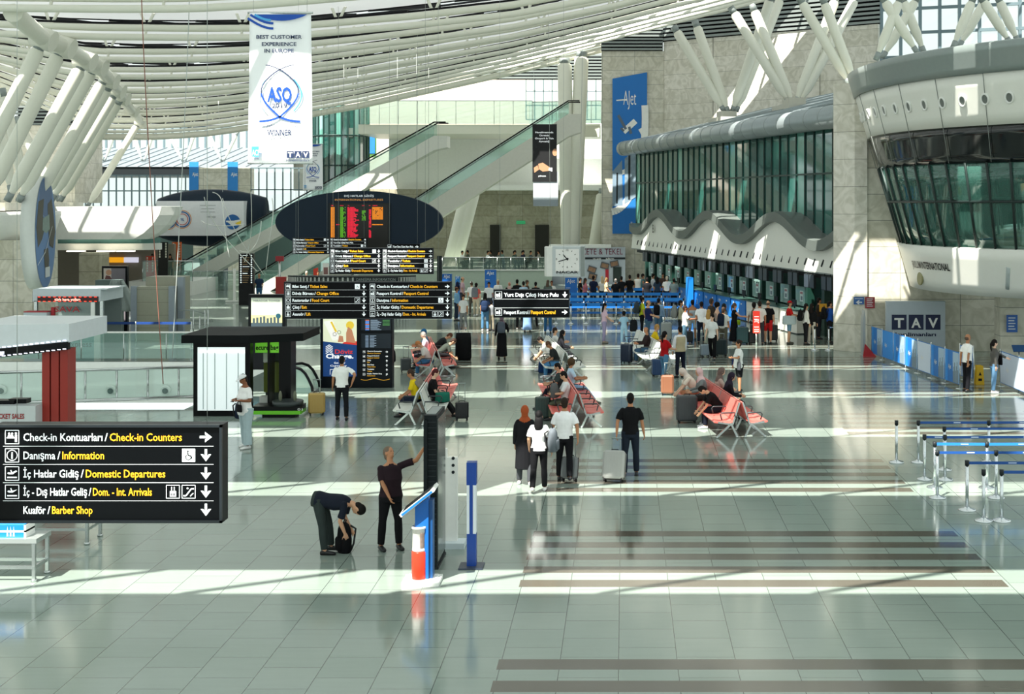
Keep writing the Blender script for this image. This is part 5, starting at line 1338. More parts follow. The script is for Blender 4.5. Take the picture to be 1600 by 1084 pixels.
b = MB(); b.box(X(391), X(430), 1.6, 1.7, 0, 2.05, 0); b.box(X(394), X(428), 1.2, 1.5, .5, 1.35, 1); b.box(X(398), X(412), .9, 1.0, 1.4, 1.72, 2); b.box(X(396), X(412), .6, .9, .28, .46, 2); b.build('machine', [mat('kiosk_inside', '4a544c', .5), mat('film_roll_green', '7c8a3c', .3), WHITE], t)
# small wrapping turntable in front
t = thing('wrapping_machine', 'low black luggage wrapper with a bright green band', 'machine', (*fl(438, 650), 0))
s = 37.3 / F
b = MB(); b.box(-40 * s, 36 * s, -.35, .35, .1, .2, 1); b.box(-40 * s, 36 * s, -.34, .34, .2, .32, 0); b.box(-25 * s, 26 * s, -.25, .25, 0, .1, 0); b.build('body', [BLACK, mat('bright_green', '6cc82a', .4)], t)
b = MB(); b.cyl(12 * s, 0, .32, .44, 24 * s, 24); b.build('turntable', mat('turntable_dark', '343c3c', .4), t)
for x in (0, 23):
    m = MB(); m.ell((x * s, 0, .55), .05, .05, .16); m.build('guide_cone', mat('cone_olive', '6a6f5c', .5), t)
b = MB(); b.text('01', 32 * s, .21, .1, -.36, 0, fit=.14); b.build('lettering', WHITE, t)
# rounded end of a small escalator beside it
Y = 42.0
t = thing('escalator_end', 'rounded black-edged end of a glass escalator balustrade', 'escalator', (px(468, Y), Y, 0)); s = Y / F
for dy in (0, 1.0):
    pr = [(-22 * s, 0), (-22 * s, .78), (-8 * s, .80), (6 * s, .66), (14 * s, .42), (19 * s, .2), (19 * s, 0)]
    m = MB(); m.prism(pr, dy, dy + .03); m.build('glass_side', GLASS, t)
    m = MB(); m.tube([(x, dy + .015, z + .02) for x, z in [(-22 * s, .78), (-8 * s, .81), (2 * s, .74), (9 * s, .6), (14 * s, .42), (19 * s, .2), (20 * s, .05)]], .045, 8); m.build('handrail', BLACK, t)
b = MB(); b.box(-22 * s, 20 * s, .05, .98, 0, .05); b.build('step_plate', GREY, t)
# skyline poster stand behind the kiosk
Y = 48.0
t = thing('skyline_poster', 'black framed poster of a skyline over water behind the wrapping kiosk', 'sign', (px(417, Y), Y, 0)); X = lambda x: px(x, Y) - px(417, Y); Z = lambda y: pz(y, Y)
b = MB(); b.box(X(388), X(446), 0, .25, 0, Z(460)); b.build('frame', BLACK, t)
L = MB(); rect(L, X(392.5), X(441), Z(520), Z(465), -.01, 0); rect(L, X(392.5), X(441), Z(505), Z(492), -.012, 1); rect(L, X(392.5), X(441), Z(520), Z(511), -.013, 2); rect(L, X(392.5), X(441), Z(511), Z(504), -.014, 3)
for i in range(8): rect(L, X(395 + i * 5.4), X(398.5 + i * 5.4), Z(505), Z(497 - (i * 5 % 4)), -.015, 3)
disc(L, X(435), Z(493.5), 4 / F * Y, -.016, 4); L.text('MIRADOR TOWER', X(417), Z(471), .09, -.02, 3, fit=42 / F * Y, align='c', bold=0)
L.build('poster', [mat('poster_sky', 'b9c4b4', .4), mat('poster_sand', 'd2c88a', .4), mat('poster_sea', '4aa5c4', .4), mat('poster_city', '3b4a52', .4), pl('1d4a5a')], t)
# currency totem
P = fl(556, 606); Y = P[1]
t = thing('currency_totem', 'dark double totem with a Döviz Change poster and flight screens', 'totem', (P[0], Y, 0)); X = lambda x: px(x, Y) - P[0]; Z = lambda y: pz(y, Y)
b = MB(); b.box(X(500.5), X(613), 0, .35, 0, Z(492)); b.build('housing', mat('totem_dark', '0c1218', .4, spec=.2), t)
L = MB(); rect(L, X(505), X(557.5), Z(588), Z(498), -.01, 0); flat(L, [(X(505), Z(533)), (X(557.5), Z(539)), (X(557.5), Z(498)), (X(505), Z(498))], -.012, 1)
flat(L, [(X(535), Z(536.5)), (X(557.5), Z(539)), (X(557.5), Z(533)), (X(538), Z(534))], -.014, 2)
flat(L, [(X(x), Z(y)) for x, y in ((506, 502), (520, 500), (531, 530), (520, 532))], -.014, 3); flat(L, [(X(x), Z(y)) for x, y in ((516, 503), (519, 502), (527, 518), (524, 519))], -.015, 4)
ring(L, X(523), Z(522), .055, .012, -.016, 5); ring(L, X(530), Z(519), .055, .012, -.016, 5)
flat(L, [(X(x), Z(y)) for x, y in ((528, 534), (537, 534), (536, 525), (530, 524))], -.016, 6); flat(L, [(X(x), Z(y)) for x, y in ((541, 534), (556, 536), (550, 515), (544, 510), (541, 520))], -.016, 6); disc(L, X(547), Z(508), .13, -.015, 4)
L.text('Döviz', X(523.5), Z(552.5), .2, -.016, 2, fit=28 / F * Y, bold=.02); L.text('Change.', X(509.5), Z(559.5), .2, -.016, 7, fit=43 / F * Y, bold=.03)
L.text('Get Your', X(522), Z(568), .08, -.016, 7, fit=18 / F * Y); L.text('Currency', X(516), Z(572.5), .08, -.016, 7, fit=26 / F * Y)
stroke(L, [(X(516), Z(585)), (X(516), Z(577)), (X(524), Z(577))], .012, -.016, 7)
for i in range(5): stroke(L, [(X(509), Z(542 + i * 2.6)), (X(514.5), Z(538.5 + i * 2.6)), (X(520), Z(542 + i * 2.6))], .018, -.016, 7)
L.build('poster', [glow('123a72', .5), glow('d8dcc0', .6), glow('c8322a', .6), glow('e8e6e0', .6), glow('d8b93c', .6), BLACK, glow('b07a5c', .6), glow('f0f2f4', .7)], t)
L = MB()
for z0, z1 in ((516, 498), (544, 521)): rect(L, X(564.5), X(611), Z(z0), Z(z1), -.01, 0)
for i in range(10):
    y = 499.5 + i * 1.65; rect(L, X(571), X(577), Z(y + 1.2), Z(y), -.014, 1 if i % 4 else 2); rect(L, X(579), X(590 + (i * 3 % 7)), Z(y + 1), Z(y + .2), -.014, 3)
    y = 524 + i * 1.9; rect(L, X(571), X(576), Z(y + 1.3), Z(y), -.014, 4); rect(L, X(578), X(588 - (i * 3 % 6)), Z(y + 1), Z(y + .2), -.014, 3)
for i in range(5): rect(L, X(598), X(609), Z(500.6 + i * 2), Z(499.8 + i * 2), -.014, 5)
rows = (('Check-in Kontuarları', 'Check-in Counters', 0), ('Pasaport Kontrol', 'Passport Control', 0), ('Çıkış', 'Exit', 90), ('Bilet Satış', 'Ticket Sales', 90), ('Tuvaletler', 'Toilets', 90), ('Kuaför / Barber Shop', 'Berberhane', 60))
for i, (a, c, an) in enumerate(rows):
    y = 549.5 + i * 7
    L.text(a, X(574), Z(y), .055, -.014, 6, bold=.02); L.text(c, X(574), Z(y + 3.2), .055, -.014, 7, bold=.02); arrow(L, X(604.5), Z(y), .085, an, -.014, 6); icon(L, ('desk', 'pass', 'exit', 'desk', 'wc', None)[i] or 'food', X(569), Z(y), .075, -.014, 6)
stroke(L, [(X(564 + i * 5), Z(592.5 + 1.4 * math.sin(i * 1.1))) for i in range(10)], .015, -.014, 7)
L.build('screens', [mat('screen_dark', '1c2732', .25), glow('5a8fe0', .7), glow('c86a50', .7), glow('8fa3b8', .4), glow('6d8096', .5), glow('4a8a4a', .6), glow('e4e8ea', .6), glow('d8a02c', .6)], t)
# tall black direction totem far left, red boxes, airline kiosks, tripod notices
Y = 78.0
t = thing('direction_totem', 'tall black totem listing many destinations on the left floor', 'totem', (px(384.5, Y), Y, 0)); X = lambda x: px(x, Y) - px(384.5, Y); Z = lambda y: pz(y, Y)
b = MB(); b.box(X(373), X(396), 0, .3, 0, Z(396)); b.build('housing', BLACK, t)
L = MB()
for i in range(13):
    y = 399 + i * 3.5; disc(L, X(376.5), Z(y), .045, -.01, 0, 8); disc(L, X(393), Z(y), .045, -.01, 0, 8); rect(L, X(379), X(387 + i * 3 % 4), Z(y + .5), Z(y - .5), -.01, 0 if i in (0, 5, 8) else 1)
L.build('lettering', [SW, glow('6c5a3c', .5)], t)
def boxkiosk(name, label, x0, x1, y0, y1, Y, col, words=None, dp=.3, wc=WHITE, cat='kiosk', group=None):
    t = thing(name, label, cat, (px((x0 + x1) / 2, Y), Y, 0), 0, group); X = lambda x: px(x, Y) - px((x0 + x1) / 2, Y)
    b = MB(); b.box(X(x0), X(x1), 0, dp, 0, pz(y0, Y)); b.build('body', pl(col), t)
    if words:
        L = MB(); L.text(words, X((x0 + x1) / 2), pz(y0 + (x1 - x0) * .42, Y), .3, -.01, 0, fit=(x1 - x0) * .66 / F * Y, align='c', bold=.0); rect(L, X(x0 + 1.5), X(x0 + (x1 - x0) * .45), pz(y0 + 16, Y), pz(y0 + 15.4, Y), -.01, 0); L.build('lettering', wc, t)
    return t
boxkiosk('airline_kiosk', 'tall blue AJet totem to the left of the hanging clock', 757.5, 775, 421.5, 0, 84, '1b5fae', 'AJet', group='blue airline totems')
boxkiosk('airline_kiosk', 'blue AJet totem just below the hanging clock', 883, 901.5, 434, 0, 74, '1d6cbf', 'AJet', group='blue airline totems')
boxkiosk('airline_kiosk', 'small blue AJet board at the right end of the big sign', 691, 705.5, 428, 0, 83, '1b5fae', 'AJet', group='blue airline totems')
boxkiosk('airline_kiosk', 'narrow bright blue AJet board beside the man in pink', 711.5, 718, 432, 0, 80, '2a86d8', 'Je', group='blue airline totems')
boxkiosk('red_cabinet', 'dark red cabinet behind the left end of the wide sign', 430.5, 446, 432.5, 0, 79, '9c2420', cat='cabinet')
t = thing('red_sign', 'small dark red sign on a post above the red cabinet', 'sign', (px(437, 84), 84, 0)); b = MB(); b.cyl(0, 0, 0, pz(408, 84), .07, 10); b.build('post', STEEL, t)
b = MB(); b.box(px(431, 84) - px(437, 84), px(444, 84) - px(437, 84), -.1, 0, pz(408, 84), pz(400, 84)); b.build('plate', pl('8e2028'), t)
t = thing('leaning_sign', 'bright red leaning panel left of the wide hanging sign', 'sign', (px(493, 86), 86, 0)); b = MB(); b.prism([(-.14, 0), (.16, 0), (.16, pz(418, 86)), (-.14, pz(420, 86))], 0, .06); b.build('panel', pl('d8402c'), t)
t = thing('notice_stand', 'white notice stand left of the wide hanging sign', 'sign', (px(509, 87), 87, 0)); b = MB(); b.box(-.2, .2, 0, .05, 0, pz(411, 87)); b.build('panel', WHITE, t)
b = MB(); b.box(-.14, .14, -.01, 0, 1.3, 1.75); b.build('print', pl('8c6a66'), t)
t = thing('warning_sign', 'small red triangular floor board standing on the left floor', 'sign', (*fl(333, 449), 0)); b = MB(); b.prism([(-.22, 0), (.25, 0), (-.16, .42)], 0, .1); b.build('board', pl('b02c1e'), t)
t = thing('barrier_post', 'white post with a long bar on the left floor', 'barrier', (*fl(366, 472), 0)); b = MB(); b.box(-.07, .07, 0, .1, 0, 2.0); b.build('post', WHITE, t); b = MB(); b.box(-.5, 1.0, -.1, .1, .02, .1); b.build('foot', WHITE, t)
t = thing('red_light_sign', 'bright red lit upright sign standing in the check-in queue', 'sign', (*fl(1182, 541), 0)); k = 59 / F
b = MB(); b.box(-5 * k, 5 * k, 0, .12, pz(520, 55.8), pz(486, 55.8)); b.build('sign_box', mat('lit_red', 'e03a2a', .4, emit=.7), t)
b = MB(); b.text('20kg', 0, pz(503, 55.8), .2, -.01, 0, align='c', fit=.2); 
for z in (494, 498, 510, 514, 517): rect(b, -3.4 * k, 3.4 * k, pz(z + 1, 55.8), pz(z, 55.8), -.01, 0)
b.build('lettering', glow('fff0e8', .9), t)
b = MB(); b.cyl(0, .06, 0, pz(520, 55.8), .04, 8); b.build('post', STEEL, t)
t = thing('wet_floor_sign', 'yellow folding wet floor sign behind the right fence', 'sign', (*fl(1530, 600), 0)); b = MB()
b.prism([(-.14, 0), (.14, 0), (.1, .62), (-.1, .62)], -.12, -.1); b.prism([(-.14, 0), (.14, 0), (.1, .62), (-.1, .62)], .1, .12); b.build('board', mat('warn_yellow', 'd2a81c', .5), t)
b = MB(); b.prism([(-.05, .3), (.05, .3), (0, .42)], -.125, -.12); b.prism([(-.06, .12), (.06, .12), (.06, .2), (-.06, .2)], -.125, -.12); b.build('print', BLACK, t)
t = thing('blue_lectern', 'small blue tilted notice on a stand at the right edge', 'sign', (*fl(1592, 597), 0)); M = Matrix.Translation((0, 0, 1.12)) @ Matrix.Rotation(R(40), 4, 'X'); b = MB(); b.obox(M, .42, .3, .03); b.build('panel', pl('17406e'), t); b = MB(); b.cyl(0, 0, 0, 1.1, .03, 8); b.lathe([(.16, 0), (.16, .02), (.03, .04)]); b.build('stand', STEEL, t)
t = thing('red_gate', 'red angled barrier board at the far end of the blue fence', 'barrier', (*fl(1354, 556), 0)); b = MB(); b.prism([(-.18, 0), (.34, 0), (-.1, .5)], -.25, -.2); b.prism([(-.16, 0), (-.06, 0), (-.06, 1.5), (-.1, 1.8), (-.16, 1.3)], -.1, .4, 1); b.build('board', [pl('b0242c'), pl('9aa2a4')], t)
# three thin cables hanging from the roof on the left
for x0, x1, y1, Yc, c, lab in ((221, 255, 600, 33, '8a5a4c', 'long reddish cable hanging from the roof on the left'), (296, 269, 560, 40, 'b8c0bc', 'long pale cable hanging from the roof on the left')):
    b = MB(); pts = [(px(x0 + (x1 - x0) * u ** 1.2, Yc), Yc, pz(-10 + (y1 + 10) * u, Yc)) for u in [i / 20 for i in range(21)]]
    b.tube(pts, .012, 5); tag(b.build('cable', mat('cable_' + c, c, .6)), lab, 'cable')
# ---------------------------------------------------------------- people
SKINS = {'l': 'c99b7c', 'm': 'b07d5c', 'd': '8a5a40', 'p': 'dcb49a'}
FIGS = []
def remesh(o, vox, smooth=2):
    k = o.modifiers.new('merge', 'REMESH'); k.mode = 'VOXEL'; k.voxel_size = vox; k.use_smooth_shade = True
    s = o.modifiers.new('smooth', 'SMOOTH'); s.iterations = smooth; s.factor = .5
def person(label, pos, rz, h=1.74, top='ffffff', sleeve='short', bottom='20242c', btype='trousers', hair='17130f', style='short', skin='l',
           la=(4, 8, 12), ra=(4, 8, 12), ll=(3, 4, 3), rl=(-2, 3, 3), lean=2, nod=0, turn=0, seat=None, shoe='26272a', fem=False, vest=None, hem=-.04, fat=1.0, cap=None, coat=None, group=None, z=0.0, twist=0, baggy=0.0):
    if fat == 1.0: fat = 1.04 if fem else 1.08
    Y = pos[1]; vox = .0105 if Y < 33 else (.014 if Y < 45 else (.02 if Y < 62 else .03))
    t = thing('person', label, 'person', (pos[0], pos[1], z), rz, group)
    s = h / 1.75; t.scale = (s, s, s)
    V = Vector
    a = R(lean); u = V((0, math.sin(a), math.cos(a))); f = V((0, math.cos(a), -math.sin(a))); r = V((1, 0, 0))
    q = R(twist); r2 = r * math.cos(q) + f * math.sin(q); f2 = f * math.cos(q) - r * math.sin(q)
    hipw, shw = (.092, .165) if fem else (.088, .188)
    # legs, relative to the pelvis
    legs = []
    for sg, L in ((-1, ll), (1, rl)):
        p, k, ab = R(L[0]), R(L[1]), R(L[2] if len(L) > 2 else 3)
        d1 = V((sg * math.sin(ab), math.sin(p) * math.cos(ab), -math.cos(p) * math.cos(ab))); e = p - k
        d2 = V((sg * math.sin(ab) * .4, math.sin(e), -math.cos(e))).normalized()
        hp = V((sg * hipw, 0, -.02)); kn = hp + d1 * .425; an = kn + d2 * .415
        legs.append([hp, kn, an])
    low = min(l[2].z for l in legs)
    P = V((0, 0, .085 - low)) if seat is None else V((0, 0, (seat / s) + .095))
    if seat is not None:
        for l in legs:
            if P.z + l[2].z < .085 or L[0] > 60:
                dz = .085 - (P.z + l[2].z); l[2] = l[2] + V((0, 0, dz))
    legs = [[P + x for x in l] for l in legs]
    sh = P + u * .485
    arms = []
    for sg, A in ((-1, la), (1, ra)):
        S_ = sh + r2 * sg * shw
        if A[0] == 't':
            T = V(A[1]); l1, l2 = .285, .25; dv = T - S_; dd = min(dv.length, l1 + l2 - .004); dn = dv.normalized(); T = S_ + dn * dd
            pole = V(A[2]) if len(A) > 2 else V((sg * .6, -.4, -1)); pole = (pole - dn * pole.dot(dn)).normalized()
            aa = (l1 * l1 - l2 * l2 + dd * dd) / (2 * dd); hh = math.sqrt(max(0, l1 * l1 - aa * aa)); E = S_ + dn * aa + pole * hh; W = T
        else:
            p, b_, e = R(A[0]), R(A[1]), R(A[2]); inn = R(A[3]) if len(A) > 3 else R(A[2] * .35)
            D = lambda p, b: (-u * math.cos(p) * math.cos(b) + f2 * math.sin(p) * math.cos(b) + r2 * sg * math.sin(b)).normalized()
            E = S_ + D(p, b_) * .285; W = E + D(p + e, b_ - inn) * .25
        arms.append((sg, S_, E, W))
    hu = (u * math.cos(R(nod)) + f * math.sin(R(nod))).normalized(); hf = (f * math.cos(R(nod)) - u * math.sin(R(nod))).normalized(); hr = hu.cross(hf) * -1
    hr = hf.cross(hu).normalized()
    tq = R(turn); hf, hr = (hf * math.cos(tq) + hr * math.sin(tq)).normalized(), (hr * math.cos(tq) - hf * math.sin(tq)).normalized()
    nb = sh + u * .06; hc = nb + (u * .5 + hu * .5).normalized() * .075 + hu * .09
    HM = Matrix((hr, hf, hu)).transposed()
    def torso(m, g, z0, z1, fl_=1.0):
        prof = [(-.10, .150, .105), (-.02, .168, .118), (.08, .148, .108), (.16, .140, .103), (.28, .160, .115), (.38, .175, .115), (.45, .172, .098), (.50, .125, .075), (.545, .066, .06)]
        if fem: prof = [(-.10, .160, .112), (-.02, .172, .118), (.08, .142, .102), (.16, .126, .095), (.28, .142, .122), (.37, .152, .118), (.45, .150, .088), (.50, .11, .068), (.545, .058, .055)]
        rg = []
        pts = [z0] + [p[0] for p in prof if z0 < p[0] < z1] + [z1]
        for zz in pts:
            rx = interp([(p[0], p[1]) for p in prof], zz); ry = interp([(p[0], p[2]) for p in prof], zz)
            w = min(1, max(0, zz / .4)); rr, ff = r * (1 - w) + r2 * w, f * (1 - w) + f2 * w
            k = fat if zz < .36 else 1 + (fat - 1) * .4
            c = P + u * zz + (f * (.03 * (fat - 1) * 4) if zz < .3 else V((0, 0, 0)))
            rg.append((c, rr * (rx * k + g), ff * (ry * k + g)))
        m.rings(rg, 0, True, True, 18)
    def legtube(m, l, g, end=1.0, wide=1.0):
        hp, kn, an = l; pts, rs = [hp + V((0, 0, .03)), hp.lerp(kn, .45), kn], [.088 * fat + g, .074 * (1 + (fat - 1) * .6) + g, .056 + g]
        if end > .5: pts += [kn.lerp(an, .35), kn.lerp(an, (end - .5) * 2)]; rs += [.056 + g * wide, (.04 if end > .9 else .05) + g * wide * 1.3]
        else: pts[-1] = hp.lerp(kn, end * 2); rs[-1] = .064 + g * 1.4
        m.tube(pts, rs, 12)
    # --- one continuous body
    m = MB(); torso(m, 0, -.10, .545)
    for l in legs:
        legtube(m, l, 0); m.ell(l[1], .055, .055, .055); m.ell(l[0], .085, .085, .085)
    for sg, S_, E, W in arms:
        m.tube([S_ - r2 * sg * .03 - u * .04, S_.lerp(E, .4), E], [.044, .045, .037], 10, dome=True); m.tube([E, E.lerp(W, .35), W], [.038, .037, .026], 10, dome=True)
        d = (W - E).normalized(); w = (f2 - d * f2.dot(d)); w = w.normalized() if w.length > .3 else (u - d * u.dot(d)).normalized()
        n = d.cross(w); n = n if n.dot(-r2 * sg) > 0 else -n
        fr = max(.0088, vox * .62)
        m.rings([(W - d * .01, w * .026, n * .02), (W + d * .03, w * .038, n * .018), (W + d * .085, w * .042, n * .015), (W + d * .095, w * .036, n * .01)], 0, True, True, 10)
        for i, ln in enumerate((.066, .08, .076, .058)):
            b0 = W + d * .085 + w * (.031 - i * .0205); k1 = b0 + (d * .86 + n * .3) * ln * .5; k2 = k1 + (d * .6 + n * .75) * ln * .5
            m.tube([b0, k1, k2], [fr, fr * .95, fr * .8], 7, dome=True)
        b0 = W + d * .025 + w * .03; m.tube([b0, b0 + (d * .6 + w * .75) * .035, b0 + (d * .9 + w * .75 + n * .3) * .06], [fr * 1.25, fr * 1.1, fr * .9], 7, dome=True)
    m.rings([(P + u * .43, r2 * (shw - .035), f2 * .07), (P + u * .50, r2 * .092, f2 * .064), (P + u * .56, r2 * .056, f2 * .056)], 0, True, True, 14)
    m.tube([nb - u * .05, nb + u * .03, hc - hu * .03], [.062 if not fem else .052, .054 if not fem else .046, .056], 12)
    m.ell(hc + hu * .012, .074, .092, .108, HM, 16, 10); m.ell(hc - hu * .05 + hf * .022, .056, .064, .068, HM, 14, 8)
    m.ell(hc + hf * .094 - hu * .022, .014, .018, .026, HM, 8, 6); m.ell(hc + hf * .082 - hu * .065, .026, .012, .011, HM, 8, 6)
    for sg in (-1, 1): m.ell(hc + hr * sg * .076 - hu * .012, .012, .022, .034, HM, 8, 6)
    for l in legs: m.tube([l[2] + V((0, 0, .03)), l[2] + V((0, .02, -.045)), l[2] + V((0, .12, -.06))], [.038, .036, .03], 8)
    body = m.build('body', mat('skin_' + skin, SKINS[skin], .55, noise=.04, spec=.3), t); remesh(body, vox)
    # eyes
    if Y < 62:
        m = MB()
        for sg in (-1, 1): m.ell(hc + hr * sg * .031 + hf * .084 + hu * .012, .012, .008, .007, HM, 8, 5)
        m.build('eye', mat('eye_dark', '1c1613', .3), t)
    # --- clothing
    def sleeves(m, g, kind):
        for sg, S_, E, W in arms:
            m.ell(S_ - r2 * sg * .022 - u * .028, .056 + g * .6, .058 + g * .6, .058 + g * .6)
            if kind == 'short': m.tube([S_ - r2 * sg * .03 - u * .02, S_.lerp(E, .4), S_.lerp(E, .80)], [.052 + g, .052 + g, .054 + g * 1.3], 12)
            if kind == 'long': m.tube([S_ - r2 * sg * .03 - u * .02, S_.lerp(E, .4), E, E.lerp(W, .5), E.lerp(W, .95)], [.052 + g, .050 + g, .042 + g, .038 + g, .032 + g], 12); m.ell(E, .042 + g, .042 + g, .042 + g)
    if btype in ('trousers', 'shorts'):
        m = MB(); torso(m, .011, -.11, .06); e = 1.0 if btype == 'trousers' else .47
        for l in legs:
            legtube(m, l, .012 + baggy, e * .985 if btype == 'trousers' else e, 1.3); m.ell(l[0] + V((0, 0, 0)), .096 * fat, .098 * fat, .09)
            if btype == 'trousers': m.ell(l[1], .066 + baggy, .066 + baggy, .066)
        o = m.build('trousers' if btype == 'trousers' else 'shorts', cl(bottom), t); remesh(o, vox, 3)
    elif btype in ('skirt', 'gown', 'short_skirt'):
        m = MB(); mid = (legs[0][1] + legs[1][1]) / 2; mid2 = (legs[0][2] + legs[1][2]) / 2
        spread = abs(legs[0][1].y - legs[1][1].y) / 2; sp2 = abs(legs[0][2].y - legs[1][2].y) / 2
        if btype == 'short_skirt': mid = (legs[0][0].lerp(legs[0][1], .6) + legs[1][0].lerp(legs[1][1], .6)) / 2
        if seat is None:
            rg = [(P + u * .12, r * .15, f * .11), (P + u * .0, r * .185 * fat, f * .135 * fat), (mid, r * .20, V((0, .17 + spread, 0)))]
            if btype != 'short_skirt': rg += [(mid2 + V((0, 0, .03)), r * .23, V((0, .19 + sp2, 0)))]
            m.rings(rg, 0, True, True, 18)
        else:
            torso(m, .02, -.11, .10)
            for l in legs: legtube(m, l, .035, .97, 1.6); m.ell(l[1], .095, .095, .09)
            m.tube([(legs[0][0] + legs[1][0]) / 2, mid], [.10, .10], 10)
        o = m.build('skirt' if btype != 'gown' else 'gown', cl(bottom), t); remesh(o, vox * 1.1, 4)
    if top:
        m = MB(); torso(m, .014, hem, .50 if sleeve != 'strapless' else .37)
        if sleeve != 'strapless':
            m.rings([(P + u * .44, r2 * (shw + .005), f2 * .088), (P + u * .475, r2 * (shw - .02), f2 * .086), (P + u * .51, r2 * .115, f2 * .078), (P + u * .545, r2 * .07, f2 * .066)], 0, True, True, 16)
            sleeves(m, .010, sleeve)
        o = m.build('shirt' if not fem else 'top', cl(top), t); remesh(o, vox, 2)
    if vest:
        m = MB(); torso(m, .028, -.05, .47)
        o = m.build('waistcoat', cl(vest), t); remesh(o, vox, 2)
    if coat:
        m = MB(); torso(m, .034, -.11, .51); sleeves(m, .022, 'long')
        mid = (legs[0][1] + legs[1][1]) / 2
        m.rings([(P + u * .05, r * .19, f * .15), (P + u * -.1, r * .2, f * .16), (mid - V((0, 0, .12)) if seat is None else P + f * .1, r * .22, V((0, .2, 0)))], 0, True, True, 16)
        o = m.build('coat', cl(coat), t); remesh(o, vox, 3)
    # shoes
    for l in legs:
        m = MB(); an = l[2]; q = an.z - .085
        fd = (l[2] - l[1]); fwd = V((0, 1, 0)) if seat is None else V((0, 1, 0)); zc_ = an.z
        pit = 0
        if seat is None and q > .02: pit = -min(.7, q * 5)
        c, sn = math.cos(pit), math.sin(pit)
        def K(y, z): return V((an.x, an.y + y * c - z * sn, an.z - .085 + max(0, 0) + (z * c + y * sn) + (.0 if pit == 0 else .02)))
        m.rings([(K(-.075, .035), V((.02, 0, 0)), V((0, 0, .025))), (K(-.06, .04), V((.036, 0, 0)), V((0, 0, .04))), (K(0, .048), V((.040, 0, 0)), V((0, 0, .048))), (K(.07, .038), V((.044, 0, 0)), V((0, 0, .038))), (K(.15, .028), V((.046, 0, 0)), V((0, 0, .028))), (K(.19, .022), V((.030, 0, 0)), V((0, 0, .020)))], 0, True, True, 12)
        m.build('shoe', pl(shoe, .5), t)
    # hair or headwear
    HC = cl(hair, .7)
    def cp(k=1.0, back=.014, up=.024): return hc + hu * up - hf * back
    if style in ('short', 'long', 'pony', 'curly', 'bun'):
        m = MB(); e = 1.22 if style == 'curly' else (1.04 if style != 'short' else 1.0)
        m.ell(cp(), .081 * e, .098 * e, .104 * e, HM, 16, 10)
        m.ell(hc - hf * .045 - hu * .035, .068 * e, .056 * e, .075 * e, HM, 14, 8)
        if style == 'long': m.rings([(hc - hf * .04 + hu * .02, hr * .08, hf * .06), (hc - hf * .07 - hu * .09, hr * .088, hf * .045), (hc - hf * .085 - u * .2, hr * .10, hf * .04), (hc - hf * .085 - u * .33, hr * .07, hf * .03), (hc - hf * .08 - u * .38, hr * .02, hf * .015)], 0, True, True, 14)
        if style == 'pony': m.tube([hc - hf * .09 + hu * .03, hc - hf * .125 - hu * .03, hc - hf * .12 - u * .17, hc - hf * .10 - u * .28], [.035, .036, .03, .012], 10)
        if style == 'bun': m.ell(hc - hf * .10 + hu * .05, .045, .045, .045, HM)
        o = m.build('hair', HC, t)
    elif style == 'bald':
        m = MB(); m.ell(hc - hf * .02 - hu * .01, .0775, .082, .07, HM, 14, 8); m.build('hair', cl('5c4a40', .7), t)
    elif style == 'hijab':
        m = MB(); m.ell(cp(1, .022, .012), .092, .104, .122, HM, 16, 10); m.ell(hc - hf * .02 - hu * .08, .078, .082, .08, HM)
        m.rings([(nb + u * .05, r2 * .075, f2 * .075), (nb - u * .02, r2 * .13, f2 * .105), (nb - u * .12, r2 * .16, f2 * .125), (nb - u * .17, r2 * .12, f2 * .09)], 0, True, True, 16)
        o = m.build('headscarf', HC, t); remesh(o, vox, 2)
    if cap:
        if style not in ('short',):
            pass
        m = MB(); m.ell(hc + hu * .035 - hf * .004, .088, .104, .092, HM, 16, 6, z0=.05)
        b0 = hc + hu * .045 + hf * .095
        m.rings([(b0 - hf * .02, hr * .075, hu * .008), (b0 + hf * .05 - hu * .012, hr * .06, hu * .007), (b0 + hf * .075 - hu * .02, hr * .03, hu * .005)], 0, True, True, 12)
        m.build('cap', cl(cap), t)
    FIGS.append((t, P * s, sh * s, arms))
    return t
def hd(x, yh, h=1.74):
    Y = F * (H - h) / (yh - CY); return (px(x, Y), Y)
BACK, FRONT, RIGHT, LEFT = 0.0, PI, -PI / 2, PI / 2
def wpt(t, v):
    c, s = math.cos(t.rotation_euler[2]), math.sin(t.rotation_euler[2]); k = t.scale[0]
    return (t.location.x + (v[0] * c - v[1] * s) * k, t.location.y + (v[0] * s + v[1] * c) * k, t.location.z + v[2] * k)
def worn(p, label, kind, col, side='back', size=(.32, .2, .45), dz=.0, group=None):
    t, P, sh, arms = p; k = t.scale[0]
    if side == 'back': loc = wpt(t, (0, -.25, sh.z / k - .40 + dz)); rz = t.rotation_euler[2] + 0
    elif side == 'front': loc = wpt(t, (0, .24, sh.z / k - .42 + dz)); rz = t.rotation_euler[2] + PI
    else: sg = 1 if side == 'right' else -1; loc = wpt(t, (sg * .30, .02, sh.z / k - .62 + dz)); rz = t.rotation_euler[2] + PI / 2
    return bag(label, loc[0], loc[1], loc[2], rz, size[0], size[1], size[2], col, kind, group)
